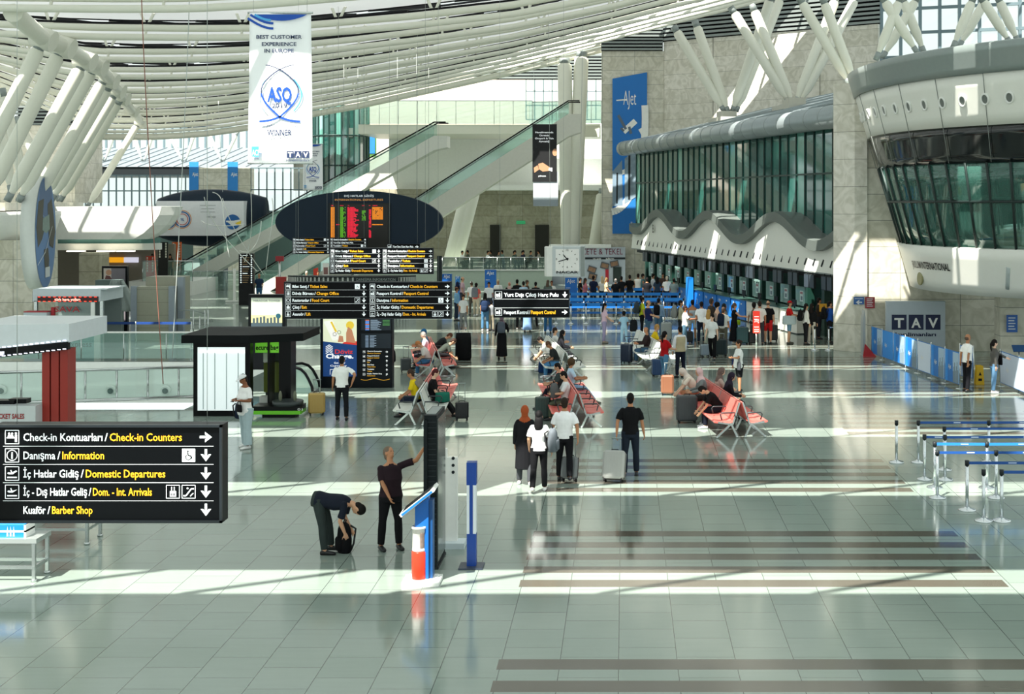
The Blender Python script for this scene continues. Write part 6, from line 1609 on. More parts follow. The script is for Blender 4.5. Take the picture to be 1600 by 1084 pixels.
# --- people near the camera
p = person('man in a maroon black polo shirt reaching up to the tall dark board', fl(610, 858.5), -2.62, 1.76, '261a20', 'short', '121316', hair='6b5d50', skin='m', la=('t', (-.53, .20, 1.72), (-.2, -.1, -1)), ra=('t', (.06, .27, .78), (1, -.3, -.4)), nod=-24, turn=-28, lean=-2, shoe='14171a', hem=-.02, fat=1.2, ll=(3, 4, 6), rl=(-3, 2, 6))
p = person('man bent double over a black backpack in a navy shirt and grey trousers', fl(499, 864), RIGHT, 1.74, '161c28', 'short', '2c3534', hair='14110f', skin='l', lean=99, nod=32, fat=1.12, la=('t', (-.10, .52, .40), (-.3, -.6, 0)), ra=('t', (.10, .46, .36), (.3, -.7, 0)), ll=(18, 12, 4), rl=(10, 4, 4), shoe='121416', hem=-.06)
bag('black backpack on the floor under the bending man', *fl(538, 862), 0, R(-60), .34, .24, .50, '0c0d10')
p = person('man in a white shirt and black trousers seen from behind at the currency totem', fl(534, 656), BACK + .05, 1.74, 'eef0ee', 'short', '15171c', hair='12100e', skin='m', la=(6, 10, 10), ra=('t', (.30, -.12, 1.03), (1, -.6, 0)), ll=(5, 4, 4), rl=(-5, 3, 5), shoe='1b1c20')
suitcase('yellow gold suitcase beside the black luggage wrapper', *fl(495, 648), R(8), .46, .26, .62, 'b89a56', handle=.36)
p = person('man in a white cap, white tee and pale jeans looking at his phone', fl(384, 700), LEFT + .75, 1.80, 'f0f0ee', 'short', 'a9bcc0', hair='2a211b', skin='d', la=(2, 10, 92, 46), ra=(4, 10, 96, 46), nod=22, shoe='e4e4e2', fat=1.3, hem=-.14, baggy=.025, cap='e9ebec', ll=(3, 3, 5), rl=(-4, 4, 5))
wp = FIGS[-1]; bag('black crossbody bag worn by the man in the white cap', *wpt(p, (-.14, .24, .90)), LEFT + .75, .26, .09, .17, '0f1013', 'cross')
bag('navy backpack hanging behind the man in the white cap', *wpt(p, (.36, -.02, .66)), LEFT + .9, .28, .18, .40, '17243a')
m_ = MB(); m_.obox(Matrix.Translation((0, 0, 0)), .075, .15, .01); q = wpt(p, (.0, .33, 1.14)); tag(m_.build('phone', BLACK, None, q), 'dark phone held by the man in the white cap', 'phone')
p = person('person in a long dark coat and orange headscarf walking away', fl(820, 758), BACK, 1.68, None, 'long', '3f4246', hair='9c4a26', style='hijab', skin='l', coat='16171b', fem=True, ll=(14, 6, 4), rl=(-8, 16, 4), shoe='dfe0de')
p = person('woman in a white tee and black trousers walking away, grey backpack on one shoulder', fl(842, 768), BACK - .05, 1.66, 'e8eaea', 'short', '101114', hair='0f0e10', style='long', skin='l', fem=True, ll=(-10, 18, 2), rl=(10, 4, 2), la=(4, 12, 30), ra=(2, 12, 6), shoe='e6e6e4')
worn(FIGS[-1], 'grey backpack hanging off the shoulder of the woman in white', 'backpack', '646b72', 'right', (.34, .22, .48), .08)
p = person('man in a white tee and black trousers pulling a grey suitcase', fl(882, 751), BACK, 1.77, 'f0f1f2', 'short', '111216', hair='2a1f19', skin='m', fat=1.1, ra=('t', (.30, -.16, .86), (1, 0, -.3)), la=(5, 12, 14), ll=(8, 5, 3), rl=(-8, 14, 3), shoe='2a2c30')
suitcase('grey ribbed suitcase pulled by the man in a white tee', *fl(889, 752), R(-12), .36, .22, .52, '6a6f70', tilt=-16, handle=.42)
p = person('man in a black tee and dark jeans pulling a silver suitcase', fl(985, 744), BACK, 1.80, '0e0f12', 'short', '1c2430', hair='100e0d', skin='m', la=('t', (-.30, -.14, .88), (-1, 0, -.3)), ra=(4, 12, 8), ll=(-4, 14, 4), rl=(8, 4, 4), shoe='2d3136')
suitcase('large silver suitcase tilted behind the man in a black tee', *fl(958, 753), R(-10), .48, .28, .66, 'a4a6a2', tilt=-20, handle=.3, rough=.25)
p = person('woman in a printed white tee and black shorts gesturing with one hand', fl(1155, 613), LEFT + .35, 1.64, 'dfe3e0', 'short', '121317', 'shorts', hair='2a1f1a', style='bun', skin='m', fem=True, fat=1.25, la=(32, 20, 66, 6), ra=(2, 14, 14), ll=(6, 3, 7), rl=(-6, 4, 7), shoe='17181a', hem=-.10)
bag('navy shoulder bag on the woman in black shorts', *wpt(p, (.33, -.02, .86)), LEFT + 1.2, .26, .1, .26, '1f2c58', 'cross')
bag('grey crossbody bag at the hip of the woman in black shorts', *wpt(p, (-.24, .12, .78)), LEFT + .4, .2, .1, .26, '474b50', 'cross')
p = person('bald man in a white shirt and black trousers by the blue fence', fl(1511, 612), RIGHT + .35, 1.80, 'f4f4f0', 'short', '121318', hair='8a7a6c', style='bald', skin='m', la=(-14, 8, 14), ra=(-20, 4, 20), ll=(2, 3, 4), rl=(-4, 3, 4), shoe='101114', fat=1.05)
p = person('woman in a grey top and blue jeans resting a hand on the fence', fl(1553, 614), RIGHT + .1, 1.66, '5a5854', 'long', '5f86a8', hair='1a1412', style='pony', skin='p', fem=True, la=('t', (-.12, .5, 1.13), (-.3, -.4, -1)), ra=(-6, 8, 10), ll=(4, 3, 4), rl=(-4, 4, 4), shoe='e2dcdc', hem=-.06)
bag('black shoulder bag carried by the woman in blue jeans', *wpt(p, (-.12, .26, .92)), RIGHT + .1, .28, .12, .3, '101115', 'cross')
# --- standing in front of the queues
person('woman in a pink tee and lilac trousers with long black hair', fl(944, 536), RIGHT + .2, 1.68, 'd0b4c4', 'short', '9a92b2', hair='0f0d0e', style='long', skin='p', fem=True, la=(16, 6, 40), ra=(20, 6, 36), shoe='8c8276')
person('child in a light blue dress and trousers with curly black hair', fl(975, 538), BACK + .3, 1.38, '9cc4dc', 'short', '9cc4dc', hair='0e0d10', style='curly', skin='m', fem=True, la=(25, 10, 50), ra=(10, 14, 20), shoe='c8ccd0')
bag('black and yellow backpack on the trolley behind the child in blue', *fl(990, 538), .55, .2, .34, .22, .5, '15181c')
suitcase('dark navy suitcase with pale stripes standing on the shiny floor', *fl(979, 567), R(-30), .42, .28, .70, '1d2a40', handle=0)
person('heavy man in a navy polo and blue jeans facing right', fl(1012, 535), RIGHT + .05, 1.78, '1b2350', 'short', '3f6078', hair='8a7464', style='bald', skin='l', fat=1.35, la=(30, 6, 40), ra=(26, 6, 44), shoe='2a2c30')
p = person('person in black leggings with a dark grey backpack behind the navy polo man', fl(1003, 524), RIGHT + .2, 1.70, 'b8c42c', 'short', '15171b', hair='131113', style='bun', skin='l', fem=True, shoe='e4e4e4'); worn(FIGS[-1], 'dark grey backpack worn behind the man in the navy polo', 'backpack', '39444a', 'back', (.36, .26, .5))
p = person('person in a pale blue shirt and jeans wearing a black backpack', fl(1029, 527), BACK - .4, 1.72, '8fb0d0', 'long', '4c7290', hair='161214', skin='l'); worn(FIGS[-1], 'black backpack on the person in a pale blue shirt', 'backpack', '12141a', 'back', (.3, .2, .46))
suitcase('pale grey tall suitcase beside the person in a pale blue shirt', *fl(1041, 532), .1, .46, .28, .78, 'a8b0ae', handle=0)
p = person('young man in a khaki shirt with a large grey backpack', fl(1063, 534), RIGHT, 1.76, 'a8a890', 'short', '23272b', hair='171210', skin='m', la=(30, 6, 60), ra=(34, 6, 50)); worn(FIGS[-1], 'large grey backpack on the young man in khaki', 'backpack', '7f8482', 'back', (.36, .26, .55))
person('man in a white tee half hidden behind the large grey backpack', hd(1070, 478, 1.72), RIGHT, 1.72, 'e8e8e4', 'short', '4c6c80', hair='2c1c14', skin='d', la=(34, 6, 60), ra=(36, 6, 60))
p = person('woman in a strapless pale blue top and shorts with hair tied up', fl(1082, 531), BACK + .1, 1.72, 'bccbd6', 'strapless', 'b9c8d2', 'shorts', hair='130f10', style='bun', skin='m', fem=True, shoe='3a3c40')
suitcase('black cabin bag at the feet of the woman in pale blue', *fl(1076, 536), .2, .36, .24, .5, '15171a', handle=.3)
person('man in a white polo and navy trousers standing with his back turned', fl(1096, 537), BACK, 1.76, 'eceef0', 'short', '151c2c', hair='1a1512', skin='m', shoe='17181c')
person('blonde woman in a white tee in the check-in crowd', hd(1107, 484, 1.68), BACK - .3, 1.68, 'f0eeea', 'short', 'a8b0a0', hair='b08a4c', style='long', skin='p', fem=True)
person('tall tanned man behind the blonde woman', hd(1111, 467, 1.86), RIGHT + .5, 1.86, '3a3430', 'short', '20242a', hair='4a3a30', style='short', skin='d')
person('woman with a dark bun and bare shoulders in the check-in crowd', hd(1120, 473, 1.72), RIGHT, 1.72, '9a8c84', 'strapless', '3a4048', hair='100d0e', style='curly', skin='p', fem=True)
person('person in a grey hooded top at the blue desks', hd(1131, 475, 1.74), RIGHT + .3, 1.74, '6c7274', 'long', '23272c', hair='1c2022', style='hijab', skin='m')
p = person('person in a white tee and khaki trousers with a navy backpack', fl(1130, 548), BACK - .5, 1.74, 'e6e6e0', 'short', '5c5a4c', hair='3a2c22', skin='m'); worn(FIGS[-1], 'navy backpack on the person in khaki trousers', 'backpack', '1a2334', 'back', (.3, .2, .5))
person('woman in a white tee and black trousers with a long black ponytail, facing us', fl(1113, 562), FRONT - .5, 1.72, 'd6dad8', 'short', '101114', hair='100d0f', style='long', skin='p', fem=True, la=(2, 10, 6), ra=(6, 10, 12), ll=(8, 5, 3), rl=(-8, 12, 3), shoe='55585c', hem=-.1)
suitcase('pale blue-grey cabin case beside the woman with the long black ponytail', *fl(1101, 557), .3, .34, .22, .48, '8a9aa6', handle=.3)
suitcase('dark green trolley case behind the woman with the long black ponytail', *fl(1127, 556), -.3, .46, .28, .66, '1c2c2e', handle=.2)
person('woman in a black dress leaning on a trolley', fl(1147, 537), RIGHT + .1, 1.70, '101216', 'none', '0f1115', 'skirt', hair='5c4a40', style='pony', skin='l', fem=True, la=(40, 6, 44), ra=(44, 6, 40), shoe='c0c0bc')
suitcase('dark teal suitcase standing by the woman in a black dress', *fl(1160, 538), .1, .5, .3, .72, '1c4448', handle=0)
bag('lime green bag on top of the dark teal suitcase', *fl(1153, 535)[:2], .75, .1, .22, .16, .2, '9ac42e', 'tote')
p = person('man with dark curly hair in a white tee, left one of a pair', fl(1178, 535), BACK, 1.68, 'd8d8d2', 'short', '4c4a44', hair='1c1614', style='curly', skin='m'); worn(FIGS[-1], 'brown backpack worn by the man left of the red lit sign', 'backpack', '6a6254', 'back', (.3, .2, .45))
person('man in a white tee with dark hair, right one of a pair', hd(1187, 471, 1.82), BACK, 1.82, 'e2e2dc', 'short', '33353a', hair='2a201a', skin='m')
p = person('bald man in a black tee and red shorts', fl(1200, 537), BACK - .3, 1.80, '101014', 'short', 'b81c20', 'shorts', hair='9a7a68', style='bald', skin='l', fat=1.2, shoe='1c1c20', hem=-.1)
suitcase('black suitcase behind the man in red shorts', *fl(1207, 533), 0, .44, .28, .70, '141a1c', handle=.2)
suitcase('black wheeled bag under the red lit sign', *fl(1177, 538), 0, .42, .28, .52, '121315', handle=.3)
person('man in a red cap, red tee and denim shorts', fl(1233, 537), RIGHT, 1.80, 'c01c1c', 'short', '6a92ac', 'shorts', hair='4a3a30', skin='l', fat=1.15, cap='b41620', la=(34, 6, 50), ra=(24, 6, 62), shoe='44443c')
bag('pale grey duffel bag slung on the man in a red cap', *wpt(FIGS[-1][0], (.22, -.02, .82)), .15, .62, .3, .36, 'a8b8bc', 'duffel')
p = person('woman in a white top with a black backpack beside the black coat', fl(1259, 538), RIGHT + .2, 1.70, 'dcdcd6', 'long', '17181c', hair='14100f', style='long', skin='l', fem=True); worn(FIGS[-1], 'black backpack on the woman in a white top', 'backpack', '101114', 'back', (.3, .2, .46))
person('woman in a black jacket and pale trousers with long hair', fl(1268, 538), BACK - .5, 1.70, '111215', 'long', 'b4b0a4', hair='1c1412', style='long', skin='l', fem=True, shoe='e4e2de', hem=-.12)
person('man in dark clothes holding a yellow folder', hd(1279, 466, 1.78), RIGHT + .3, 1.78, '2a221c', 'short', '22242a', hair='15110f', skin='m', ra=(60, 10, 50), la=(50, 6, 60))
m_ = MB(); m_.box(-.16, .16, -.012, .012, 0, .34); Q = hd(1283.5, 466, 1.78); tag(m_.build('folder', mat('folder_yellow', 'd8a02a', .5), None, (Q[0], Q[1] - .45, 1.24)), 'yellow folder held up in the check-in line', 'folder')
p = person('man in a bright blue tee with a black bag by the stone pillar', fl(1296, 536), RIGHT + .2, 1.76, '1f4fa0', 'short', '17181d', hair='1a1412', skin='l', la=(30, 6, 50), ra=(30, 6, 50)); worn(FIGS[-1], 'black backpack on the man in bright blue', 'backpack', '15171a', 'back', (.34, .24, .5))
person('woman in a red tee and blue jeans seen from the side', fl(1038, 597), RIGHT + .7, 1.68, 'a01018', 'short', '4c7898', hair='120e0f', style='pony', skin='l', fem=True, la=(20, 8, 70), ra=(24, 8, 60), ll=(10, 6, 5), rl=(-12, 10, 5), shoe='c8ccd0')
person('man in a beige waistcoat over a white shirt with navy trousers', fl(1063, 590), BACK + .5, 1.74, 'd8dade', 'long', '161a2a', hair='100e0e', skin='m', vest='b0a486', shoe='17181c')
suitcase('blue suitcase beside the woman in a red tee', *fl(1028, 588), .2, .42, .28, .60, '1f3f6a', handle=.36)
suitcase('copper brown suitcase with its handle raised', *fl(1043, 617), -.1, .40, .26, .62, '8a5c44', handle=.36)
suitcase('large dark grey suitcase held by the bent man in black', *fl(1073, 660), .1, .56, .32, .74, '3c4044', handle=0)
# --- left queue, between the two hanging signs
person('woman in a floral white tee and grey trousers walking towards us', fl(724, 515), FRONT + .05, 1.64, 'd4d6d4', 'short', '6e7274', hair='2c1c16', style='bun', skin='m', fem=True, ll=(6, 4, 3), rl=(-6, 8, 3), shoe='25262a', hem=-.1)
p = person('person in a coral top and beige trousers with a grey backpack', fl(744, 494), BACK - .2, 1.74, 'd8605a', 'short', 'c2b6a0', hair='1a1412', style='bun', skin='p', fem=True, ll=(12, 4, 5), rl=(-14, 10, 5), shoe='e4e4e4'); worn(FIGS[-1], 'grey backpack on the person in beige trousers', 'backpack', '74787e', 'back', (.36, .24, .52))
p = person('woman in jeans with very long black hair walking away', fl(758, 517), BACK, 1.74, '1b2a44', 'short', '4e7a9c', hair='15100f', style='long', skin='m', fem=True, shoe='e8e6e2'); worn(FIGS[-1], 'navy bag on the back of the woman with very long hair', 'backpack', '1c2c48', 'back', (.34, .22, .5), -.1)
person('boy in a grey shirt beside the woman in jeans', fl(768, 517), BACK - .2, 1.40, '7d8084', 'short', '8c8472', hair='141012', skin='p')
person('young man in a white shirt in front of the blue totem', hd(764, 441, 1.74), FRONT, 1.74, 'dce2e4', 'short', '3a4048', hair='14100f', skin='m')
p = person('man in a pink shirt with a navy backpack in the far queue', hd(722, 433, 1.84), RIGHT, 1.84, 'c8a8b0', 'short', '3c404a', hair='7a5c4c', style='bald', skin='l'); worn(FIGS[-1], 'navy backpack on the man in a pink shirt', 'backpack', '1c2440', 'back', (.3, .22, .5))
person('man in a white tee and white cap bending over a trolley', hd(738, 440, 1.76), BACK + .4, 1.76, 'e6e8e6', 'short', '5c5850', hair='4a3c30', skin='l', cap='e4e4e0', lean=12)
person('person in a light blue shirt partly behind the end of the sign', hd(713, 449, 1.68), RIGHT, 1.68, '7eaed0', 'long', '2c3848', hair='4a3020', skin='m')
p = person('woman in a long black gown and mauve headscarf walking away', fl(784, 561), BACK, 1.68, '111115', 'long', '0f0f13', 'gown', hair='75626e', style='hijab', skin='m', fem=True, la=(4, 12, 12), ra=(10, 16, 60), shoe='131316'); worn(FIGS[-1], 'grey backpack on the woman in a long black gown', 'backpack', '4c5560', 'back', (.3, .2, .42), .04)
far = [(778, 437, 1.72, FRONT + .4, 'f2f2ee', 'c0b090', 'short', 'white haired person in bright white at the left of the dark trio'), (796, 441, 1.66, FRONT, '1a1a1e', '2a201c', 'hijab', 'person in a pale headscarf and dark top in the far queue'), (808, 437, 1.76, BACK, '17181c', '100e0e', 'short', 'broad man in black seen from behind over the two-line sign'),
    (818, 440, 1.72, BACK + .2, 'a8c4d8', '1a1512', 'short', 'man in pale blue with dark hair over the two-line sign'), (823, 438, 1.74, RIGHT, '4a4034', '54483c', 'short', 'man in brown just behind the man in pale blue'), (837, 441, 1.70, BACK, '15161a', '121011', 'short', 'man in black standing alone left of the clock'),
    (856, 438, 1.70, BACK - .3, '5c6a64', '5c4c40', 'long', 'person in grey green directly under the clock'), (862, 439, 1.66, FRONT, 'e0e0da', '5a2a22', 'short', 'person in white with a red face mask colour scarf under the clock')]
for x, yh, h, rz, tp, hr_, st, lab in far: person(lab, hd(x, yh, h), rz, h, tp, 'short', '24262c', hair=('c8a8a0' if 'headscarf' in lab else hr_), style=st, skin='m')
legs4 = [(812, 515, '16171b', '8c8a86', 'legs in dark trousers', 'man in dark trousers whose legs show under the two-line sign'), (824, 519, '7fa0cc', 'dfe2e6', 'skirt', 'woman in a patterned blue skirt under the two-line sign'), (834, 513, '141519', '9a9a94', 'x', 'person in black trousers stepping under the two-line sign'), (856, 521, '2c5f8c', '3c4858', 'x', 'person in blue jeans under the right end of the two-line sign')]
for x, y, b_, tp, kd, lab in legs4: person(lab, fl(x, y), BACK + (.2 if x == 834 else 0), 1.70, tp, 'short', b_, 'skirt' if kd == 'skirt' else 'trousers', hair='1a1412', skin='m', ll=(10, 4, 4) if x in (812, 834) else (3, 3, 4), rl=(-10, 14, 4) if x in (812, 834) else (-2, 3, 4), shoe='c8c8c4' if x == 812 else '2a2b2f')
# --- queue in the middle, behind the blue maze
mid = [(906, 434, 1.70, RIGHT, '141418', '121012', 'short', 'person in black at the left end of the middle queue'), (914, 435, 1.70, RIGHT + .3, 'c07078', '3a2c24', 'long', 'person in pink with a green bag in the middle queue'), (927, 431, 1.80, BACK - .4, '1a2440', '1c1412', 'short', 'man in a navy tee in the middle queue'),
    (941, 432, 1.74, BACK + .2, 'f4f2ec', 'd0b890', 'long', 'sunlit person in a white tee in the middle queue'), (947, 434, 1.70, RIGHT, 'c0b090', '8a6c48', 'long', 'fair haired person beside the sunlit person in white'), (962, 436, 1.70, BACK, '15181e', '8c8884', 'short', 'grey haired person in dark clothes in the middle queue'), (971, 432, 1.74, BACK + .3, '181a20', '1a1412', 'short', 'dark haired person beside the grey haired one'),
    (984, 430, 1.80, BACK, '0f1013', '1c1512', 'short', 'tall man in a black tee in the middle queue'), (997, 428, 1.80, BACK - .2, 'f2ece2', '2a1c16', 'short', 'sunlit man in a white sleeveless top'), (1004, 428, 1.80, RIGHT, '4c7478', '1c1412', 'short', 'man in a teal tee next to the sunlit sleeveless man'), (1011, 434, 1.74, BACK, '16181d', '14100f', 'short', 'man in a black shirt at the end of the blue belts'),
    (1020, 428, 1.78, RIGHT + .2, 'c4c8cc', '17120f', 'short', 'man in a pale grey shirt near the first blue desk'), (1027, 433, 1.70, BACK, '2c3c50', '100e10', 'long', 'woman with long black hair and a sky blue bag'), (1036, 427, 1.76, FRONT, '4a3a34', '15100f', 'short', 'person standing at the far corner of the island'),
    (1042, 432, 1.74, BACK, 'f6f4f0', 'd8c8b0', 'short', 'sunlit man in bright white at the first blue desk'), (1053, 435, 1.74, BACK, '8fa0a0', '1a1513', 'short', 'man in a grey shirt and dark trousers at the first blue desk')]
for x, yh, h, rz, tp, hr_, st, lab in mid: person(lab, hd(x, yh, h), rz, h, tp, 'none' if 'sleeveless' in lab else 'short', '1c2028', hair=hr_, style=st, skin='m', fem=st == 'long', la=(8, 8, 20), ra=(14, 8, 30))
# staff behind the counters
for lx, tp, hr_, lab in ((-22.3, '2a3440', '14100f', 'clerk with dark hair at the farthest blue desk'), (-20.1, '1e2a3c', '1a1412', 'clerk in dark blue at the second blue desk'), (-10.6, 'f0eeee', '4a2a20', 'clerk in a white shirt and red tie behind the glass')):
    q = iw(lx, .95); person(lab, q[:2], IRZ + PI, 1.70, tp, 'long', '1a1c22', hair=hr_, skin='m', lean=6, la=(30, 6, 50), ra=(30, 6, 50))
# far left and info desk
person('man in a dark blue tee and jeans walking on the left floor', fl(405, 474), FRONT, 1.76, '233a54', 'short', '3c6a90', hair='b8b0a8', style='bald', skin='m', ll=(8, 5, 3), rl=(-6, 12, 3))
person('left one of two sunlit people behind the information desk', (px(479, 82.5), 82.5), FRONT, 1.72, 'ece8de', 'short', '2a2c30', hair='c8b8a0', skin='p')
person('right one of two sunlit people behind the information desk', (px(497, 82.5), 82.5), FRONT + .2, 1.72, 'e6dccc', 'short', '2a2c30', hair='3a2418', skin='m')
for x, tp, hr_, lab in ((238, 'e0e2dc', '2a1c16', 'woman in white seated at the left terrace'), (250, '8c8a86', '1c1412', 'man in grey at the left terrace'), (266, '33302c', '15100f', 'woman with long dark hair at the left terrace')):
    person(lab, (px(x, 88), 88), FRONT, 1.2 if False else 1.66, tp, 'short', '2a2c30', hair=hr_, style='long' if 'woman' in lab else 'short', skin='m', fem='woman' in lab, z=.9)
# --- people on the benches
def sit(label, b, side, i, **k):
    a, c, n, p = BN[b]; pos, rz = seat_at(a, c, p, side, i); off = k.pop('off', 0)
    pos = (pos[0] - math.sin(rz) * k.pop('fw', -.17), pos[1] + math.cos(rz) * -.17)
    k.setdefault('ll', (84, 80, 5)); k.setdefault('rl', (86, 86, 5)); k.setdefault('lean', -6); k.setdefault('nod', 12); k.setdefault('la', (28, 8, 62)); k.setdefault('ra', (28, 8, 62))
    return person(label, pos, rz + k.pop('dr', 0), k.pop('h', 1.74), seat=.42, **k)
sit('man in a yellow tee leaning forward on the left bench', 'L1', 'l', 1, top='dcc01c', bottom='1a2238', hair='3a2c24', skin='m', lean=14, nod=8, la=(30, 6, 40), ra=(34, 6, 36))
sit('young man in a black tee with dark red hair sitting on the left bench', 'L1', 'r', 1, top='101013', bottom='131417', hair='4a1c1e', skin='p', lean=8, nod=14, la=(24, 8, 40), ra=(24, 8, 44), ll=(80, 40, 4), rl=(84, 50, 4), shoe='1a1b1d')
t = thing('blanket', 'grey blanket hung over the left bench backs', 'blanket', (-5.62, 37.9, 0)); b = MB()
b.grid(lambda u, v: (-.22 + .62 * v * .8 + .03 * math.sin(u * 9), -.5 + 1.1 * u, .98 - .48 * v ** .8 + .03 * math.sin(u * 11 + v * 3)), [i / 16 for i in range(17)], [i / 8 for i in range(9)]); b.build('cloth', cl('7f7a70'), t, solid=.03)
bag('green bag on the left bench below the grey blanket', -5.05, 37.4, .44, .3, .42, .3, .26, '1f6a58', 'duffel')
suitcase('black cabin case with raised handle in front of the red haired man', -4.45, 36.9, .2, .36, .22, .5, '14161a', handle=.5)
sit('person in a white tee slumped on the far left bench', 'L2', 'l', 0, top='d4d2cc', bottom='3f74a0', hair='b87a4c', skin='l', lean=30, nod=30, shoe='e0e0e0')
sit('grey haired person in pale pink resting on the far left bench', 'L2', 'l', 2, top='b8a4b0', bottom='2c2e34', hair='a8a4a0', skin='p', lean=10)
sit('person in a blue cap at the end of the far left bench', 'L2', 'l', 3, top='4a7a9c', bottom='2a2c32', hair='2a5c88', skin='m', cap='2a6a9c', lean=4)
sit('man in dark green leaning on his knees on the far left bench', 'L2', 'r', 2, top='39403a', bottom='17181c', hair='3a2a22', skin='l', lean=52, nod=0, la=(60, 4, 40), ra=(60, 4, 40))
sit('man in black bending down at the end of the far left bench', 'L2', 'r', 4, top='22282a', bottom='17181c', hair='5a3a2c', skin='l', lean=50, nod=10, la=(60, 4, 30), ra=(60, 4, 30))
bag('huge black soft bag standing beside the far left bench', *fl(724, 562), 0, .2, .62, .42, 1.02, '0f1012', 'duffel')
bag('black shoulder bag on the silver case at the far left bench', -8.0, 46.1, .5, .2, .34, .2, .44, '111215')
suitcase('silver-edged cabin case left of the far left bench', *fl(634, 581), .1, .36, .22, .48, '4a5052', handle=.4)
sit('man in a white tee with cropped hair bending forward on the ivory bench', 'M2', 'l', 2, top='e8e8e4', bottom='c8c4b8', hair='15110f', skin='l', lean=34, nod=12, la=(56, 4, 20), ra=(56, 4, 20), shoe='e8e8ea')
sit('man in a dark tee and jeans using a phone on the ivory bench', 'M2', 'l', 0, top='2a2c2c', bottom='4c82b0', hair='5a4234', skin='m', lean=26, nod=16, shoe='d8d8da')
sit('woman in a black headscarf and patterned top on the ivory bench', 'M2', 'r', 3, top='1b1c22', sleeve='long', bottom='202127', hair='0f0f12', style='hijab', skin='l', fem=True, lean=8)
sit('man in white half hidden beside the black headscarf', 'M2', 'r', 4, top='d0d2d0', bottom='3a3c40', hair='2a201a', skin='l')
bag('blue carrier bag on the floor under the ivory bench', *fl(852, 582), 0, .1, .5, .3, .40, '1c3a6a', 'tote')
sit('man in a dark green tee with crossed legs on the coral bench', 'M1', 'l', 3, top='2f3a3a', bottom='161a26', hair='131010', skin='l', lean=4, nod=20, ll=(70, 68, 3), rl=(96, 64, -14), shoe='3a3d40')
sit('man in a white tee and olive trousers on the near coral bench', 'M1', 'l', 1, top='d8dcdc', bottom='4c5444', hair='131010', skin='l', lean=2, nod=22, shoe='26282a')
bag('grey backpack on the lap of the man in olive trousers', -1.92, 36.95, .62, 1.4, .36, .24, .4, '5a5d5e')
suitcase('dark green case in front of the near coral bench', *fl(848, 655), .2, .42, .26, .62, '2c3f3c', handle=0)
sit('woman in a pale blue tee and jeans on the right side of the coral bench', 'M1', 'r', 4, top='b4d0e4', bottom='7fa4c4', hair='4a3a28', style='curly', skin='m', fem=True, lean=0, ll=(80, 46, 4), rl=(84, 40, 4), shoe='6a6a60')
sit('bald man in a dark brown shirt on the ivory bench on the right', 'R1', 'l', 2, top='2c2022', sleeve='long', bottom='3c5c78', hair='9a7a66', style='bald', skin='m', lean=2, turn=-20, shoe='b8bcc0')
sit('blonde woman in yellow with her back turned on the right ivory bench', 'R1', 'r', 3, top='d8b81c', bottom='4a4c50', hair='a8824a', style='short', skin='l', fem=True, lean=10, h=1.78)
sit('man in black with white trainers bent over a dark grey suitcase', 'R2', 'l', 1, top='121215', bottom='161a26', hair='15110f', skin='l', lean=40, nod=30, la=(62, 4, 20), ra=(62, 4, 20), shoe='e4e6e8')
sit('person in a grey jacket and pale pink headscarf on the right coral bench', 'R2', 'l', 3, top='767c7c', sleeve='long', bottom='2c2a28', hair='d8b8b8', style='hijab', skin='l', lean=12, nod=8, shoe='17181a')
sit('person in a pale flowered top leaning at the end of the right coral bench', 'R2', 'l', 4, top='e0d4c4', bottom='b0785a', hair='d8ccc0', style='hijab', skin='p', fem=True, lean=36, la=(70, 6, 10), ra=(60, 6, 20))
sit('woman in black with a purple black headscarf on the right coral bench', 'R2', 'r', 2, top='15131a', sleeve='long', bottom='141217', btype='skirt', hair='241c2c', style='hijab', skin='l', fem=True, lean=10, nod=20)
sit('woman in a flowered headscarf looking at a phone on the right coral bench', 'R2', 'r', 3, top='b09a90', sleeve='long', bottom='2a2c30', hair='6c5a54', style='hijab', skin='p', fem=True, lean=6, nod=20)
# --- raised cafe: tables and guests
random.seed(21)
cafe = [(721, 401, 'e4e6e2', 'man in white at the left cafe table'), (732, 400, '4a5648', 'man in olive at the left cafe table'), (761, 400, 'd8dcda', 'man in a white tee at the second cafe table'), (768, 398, '46483c', 'man in a dark patterned shirt at the second cafe table'), (778, 402, '5c6058', 'person in grey at the middle cafe table'), (786, 399, '6d8c84', 'man in sea green beside the hanging cable'),
    (802, 400, '3c5048', 'person in dark green at the fourth cafe table'), (806, 400, '506058', 'person in moss green at the fourth cafe table'), (815, 400, '1d2436', 'left one of three guests in navy at the cafe'), (819, 399, '20283c', 'middle one of three guests in navy at the cafe'), (828, 400, '4e5a58', 'guest in slate grey right of the navy group'), (843, 401, '8c8c80', 'guest in beige at the right end of the cafe')]
for i, (x, yh, tp, lab) in enumerate(cafe):
    Yc = 97.3 + (i % 2) * .9
    person(lab, (px(x, Yc), Yc), (RIGHT if i % 2 == 0 else LEFT) + random.uniform(-.3, .3), 1.72, tp, 'short', '22262c', hair='17120f', skin='m', seat=.45, z=1.1, ll=(84, 84, 5), rl=(84, 84, 5), la=(30, 8, 60), ra=(30, 8, 60), lean=6)
    c = thing('cafe_chair', 'dark cafe chair under the %s' % lab.split(' at ')[0].split(' right ')[0].split(' beside ')[0], 'chair', (px(x, Yc), Yc, 1.1), (RIGHT if i % 2 == 0 else LEFT), 'dark cafe chairs behind the rail')
    b = MB(); b.box(-.2, .2, -.2, .22, .40, .445); b.build('seat', DARK, c); b = MB(); b.box(-.2, .2, -.26, -.225, .44, .88); b.build('backrest', DARK, c)
    for sx in (-.17, .17):
        for sy in (-.2, .18): b = MB(); b.cyl(sx, sy, 0, .41, .018, 6); b.build('leg', DARK, c)
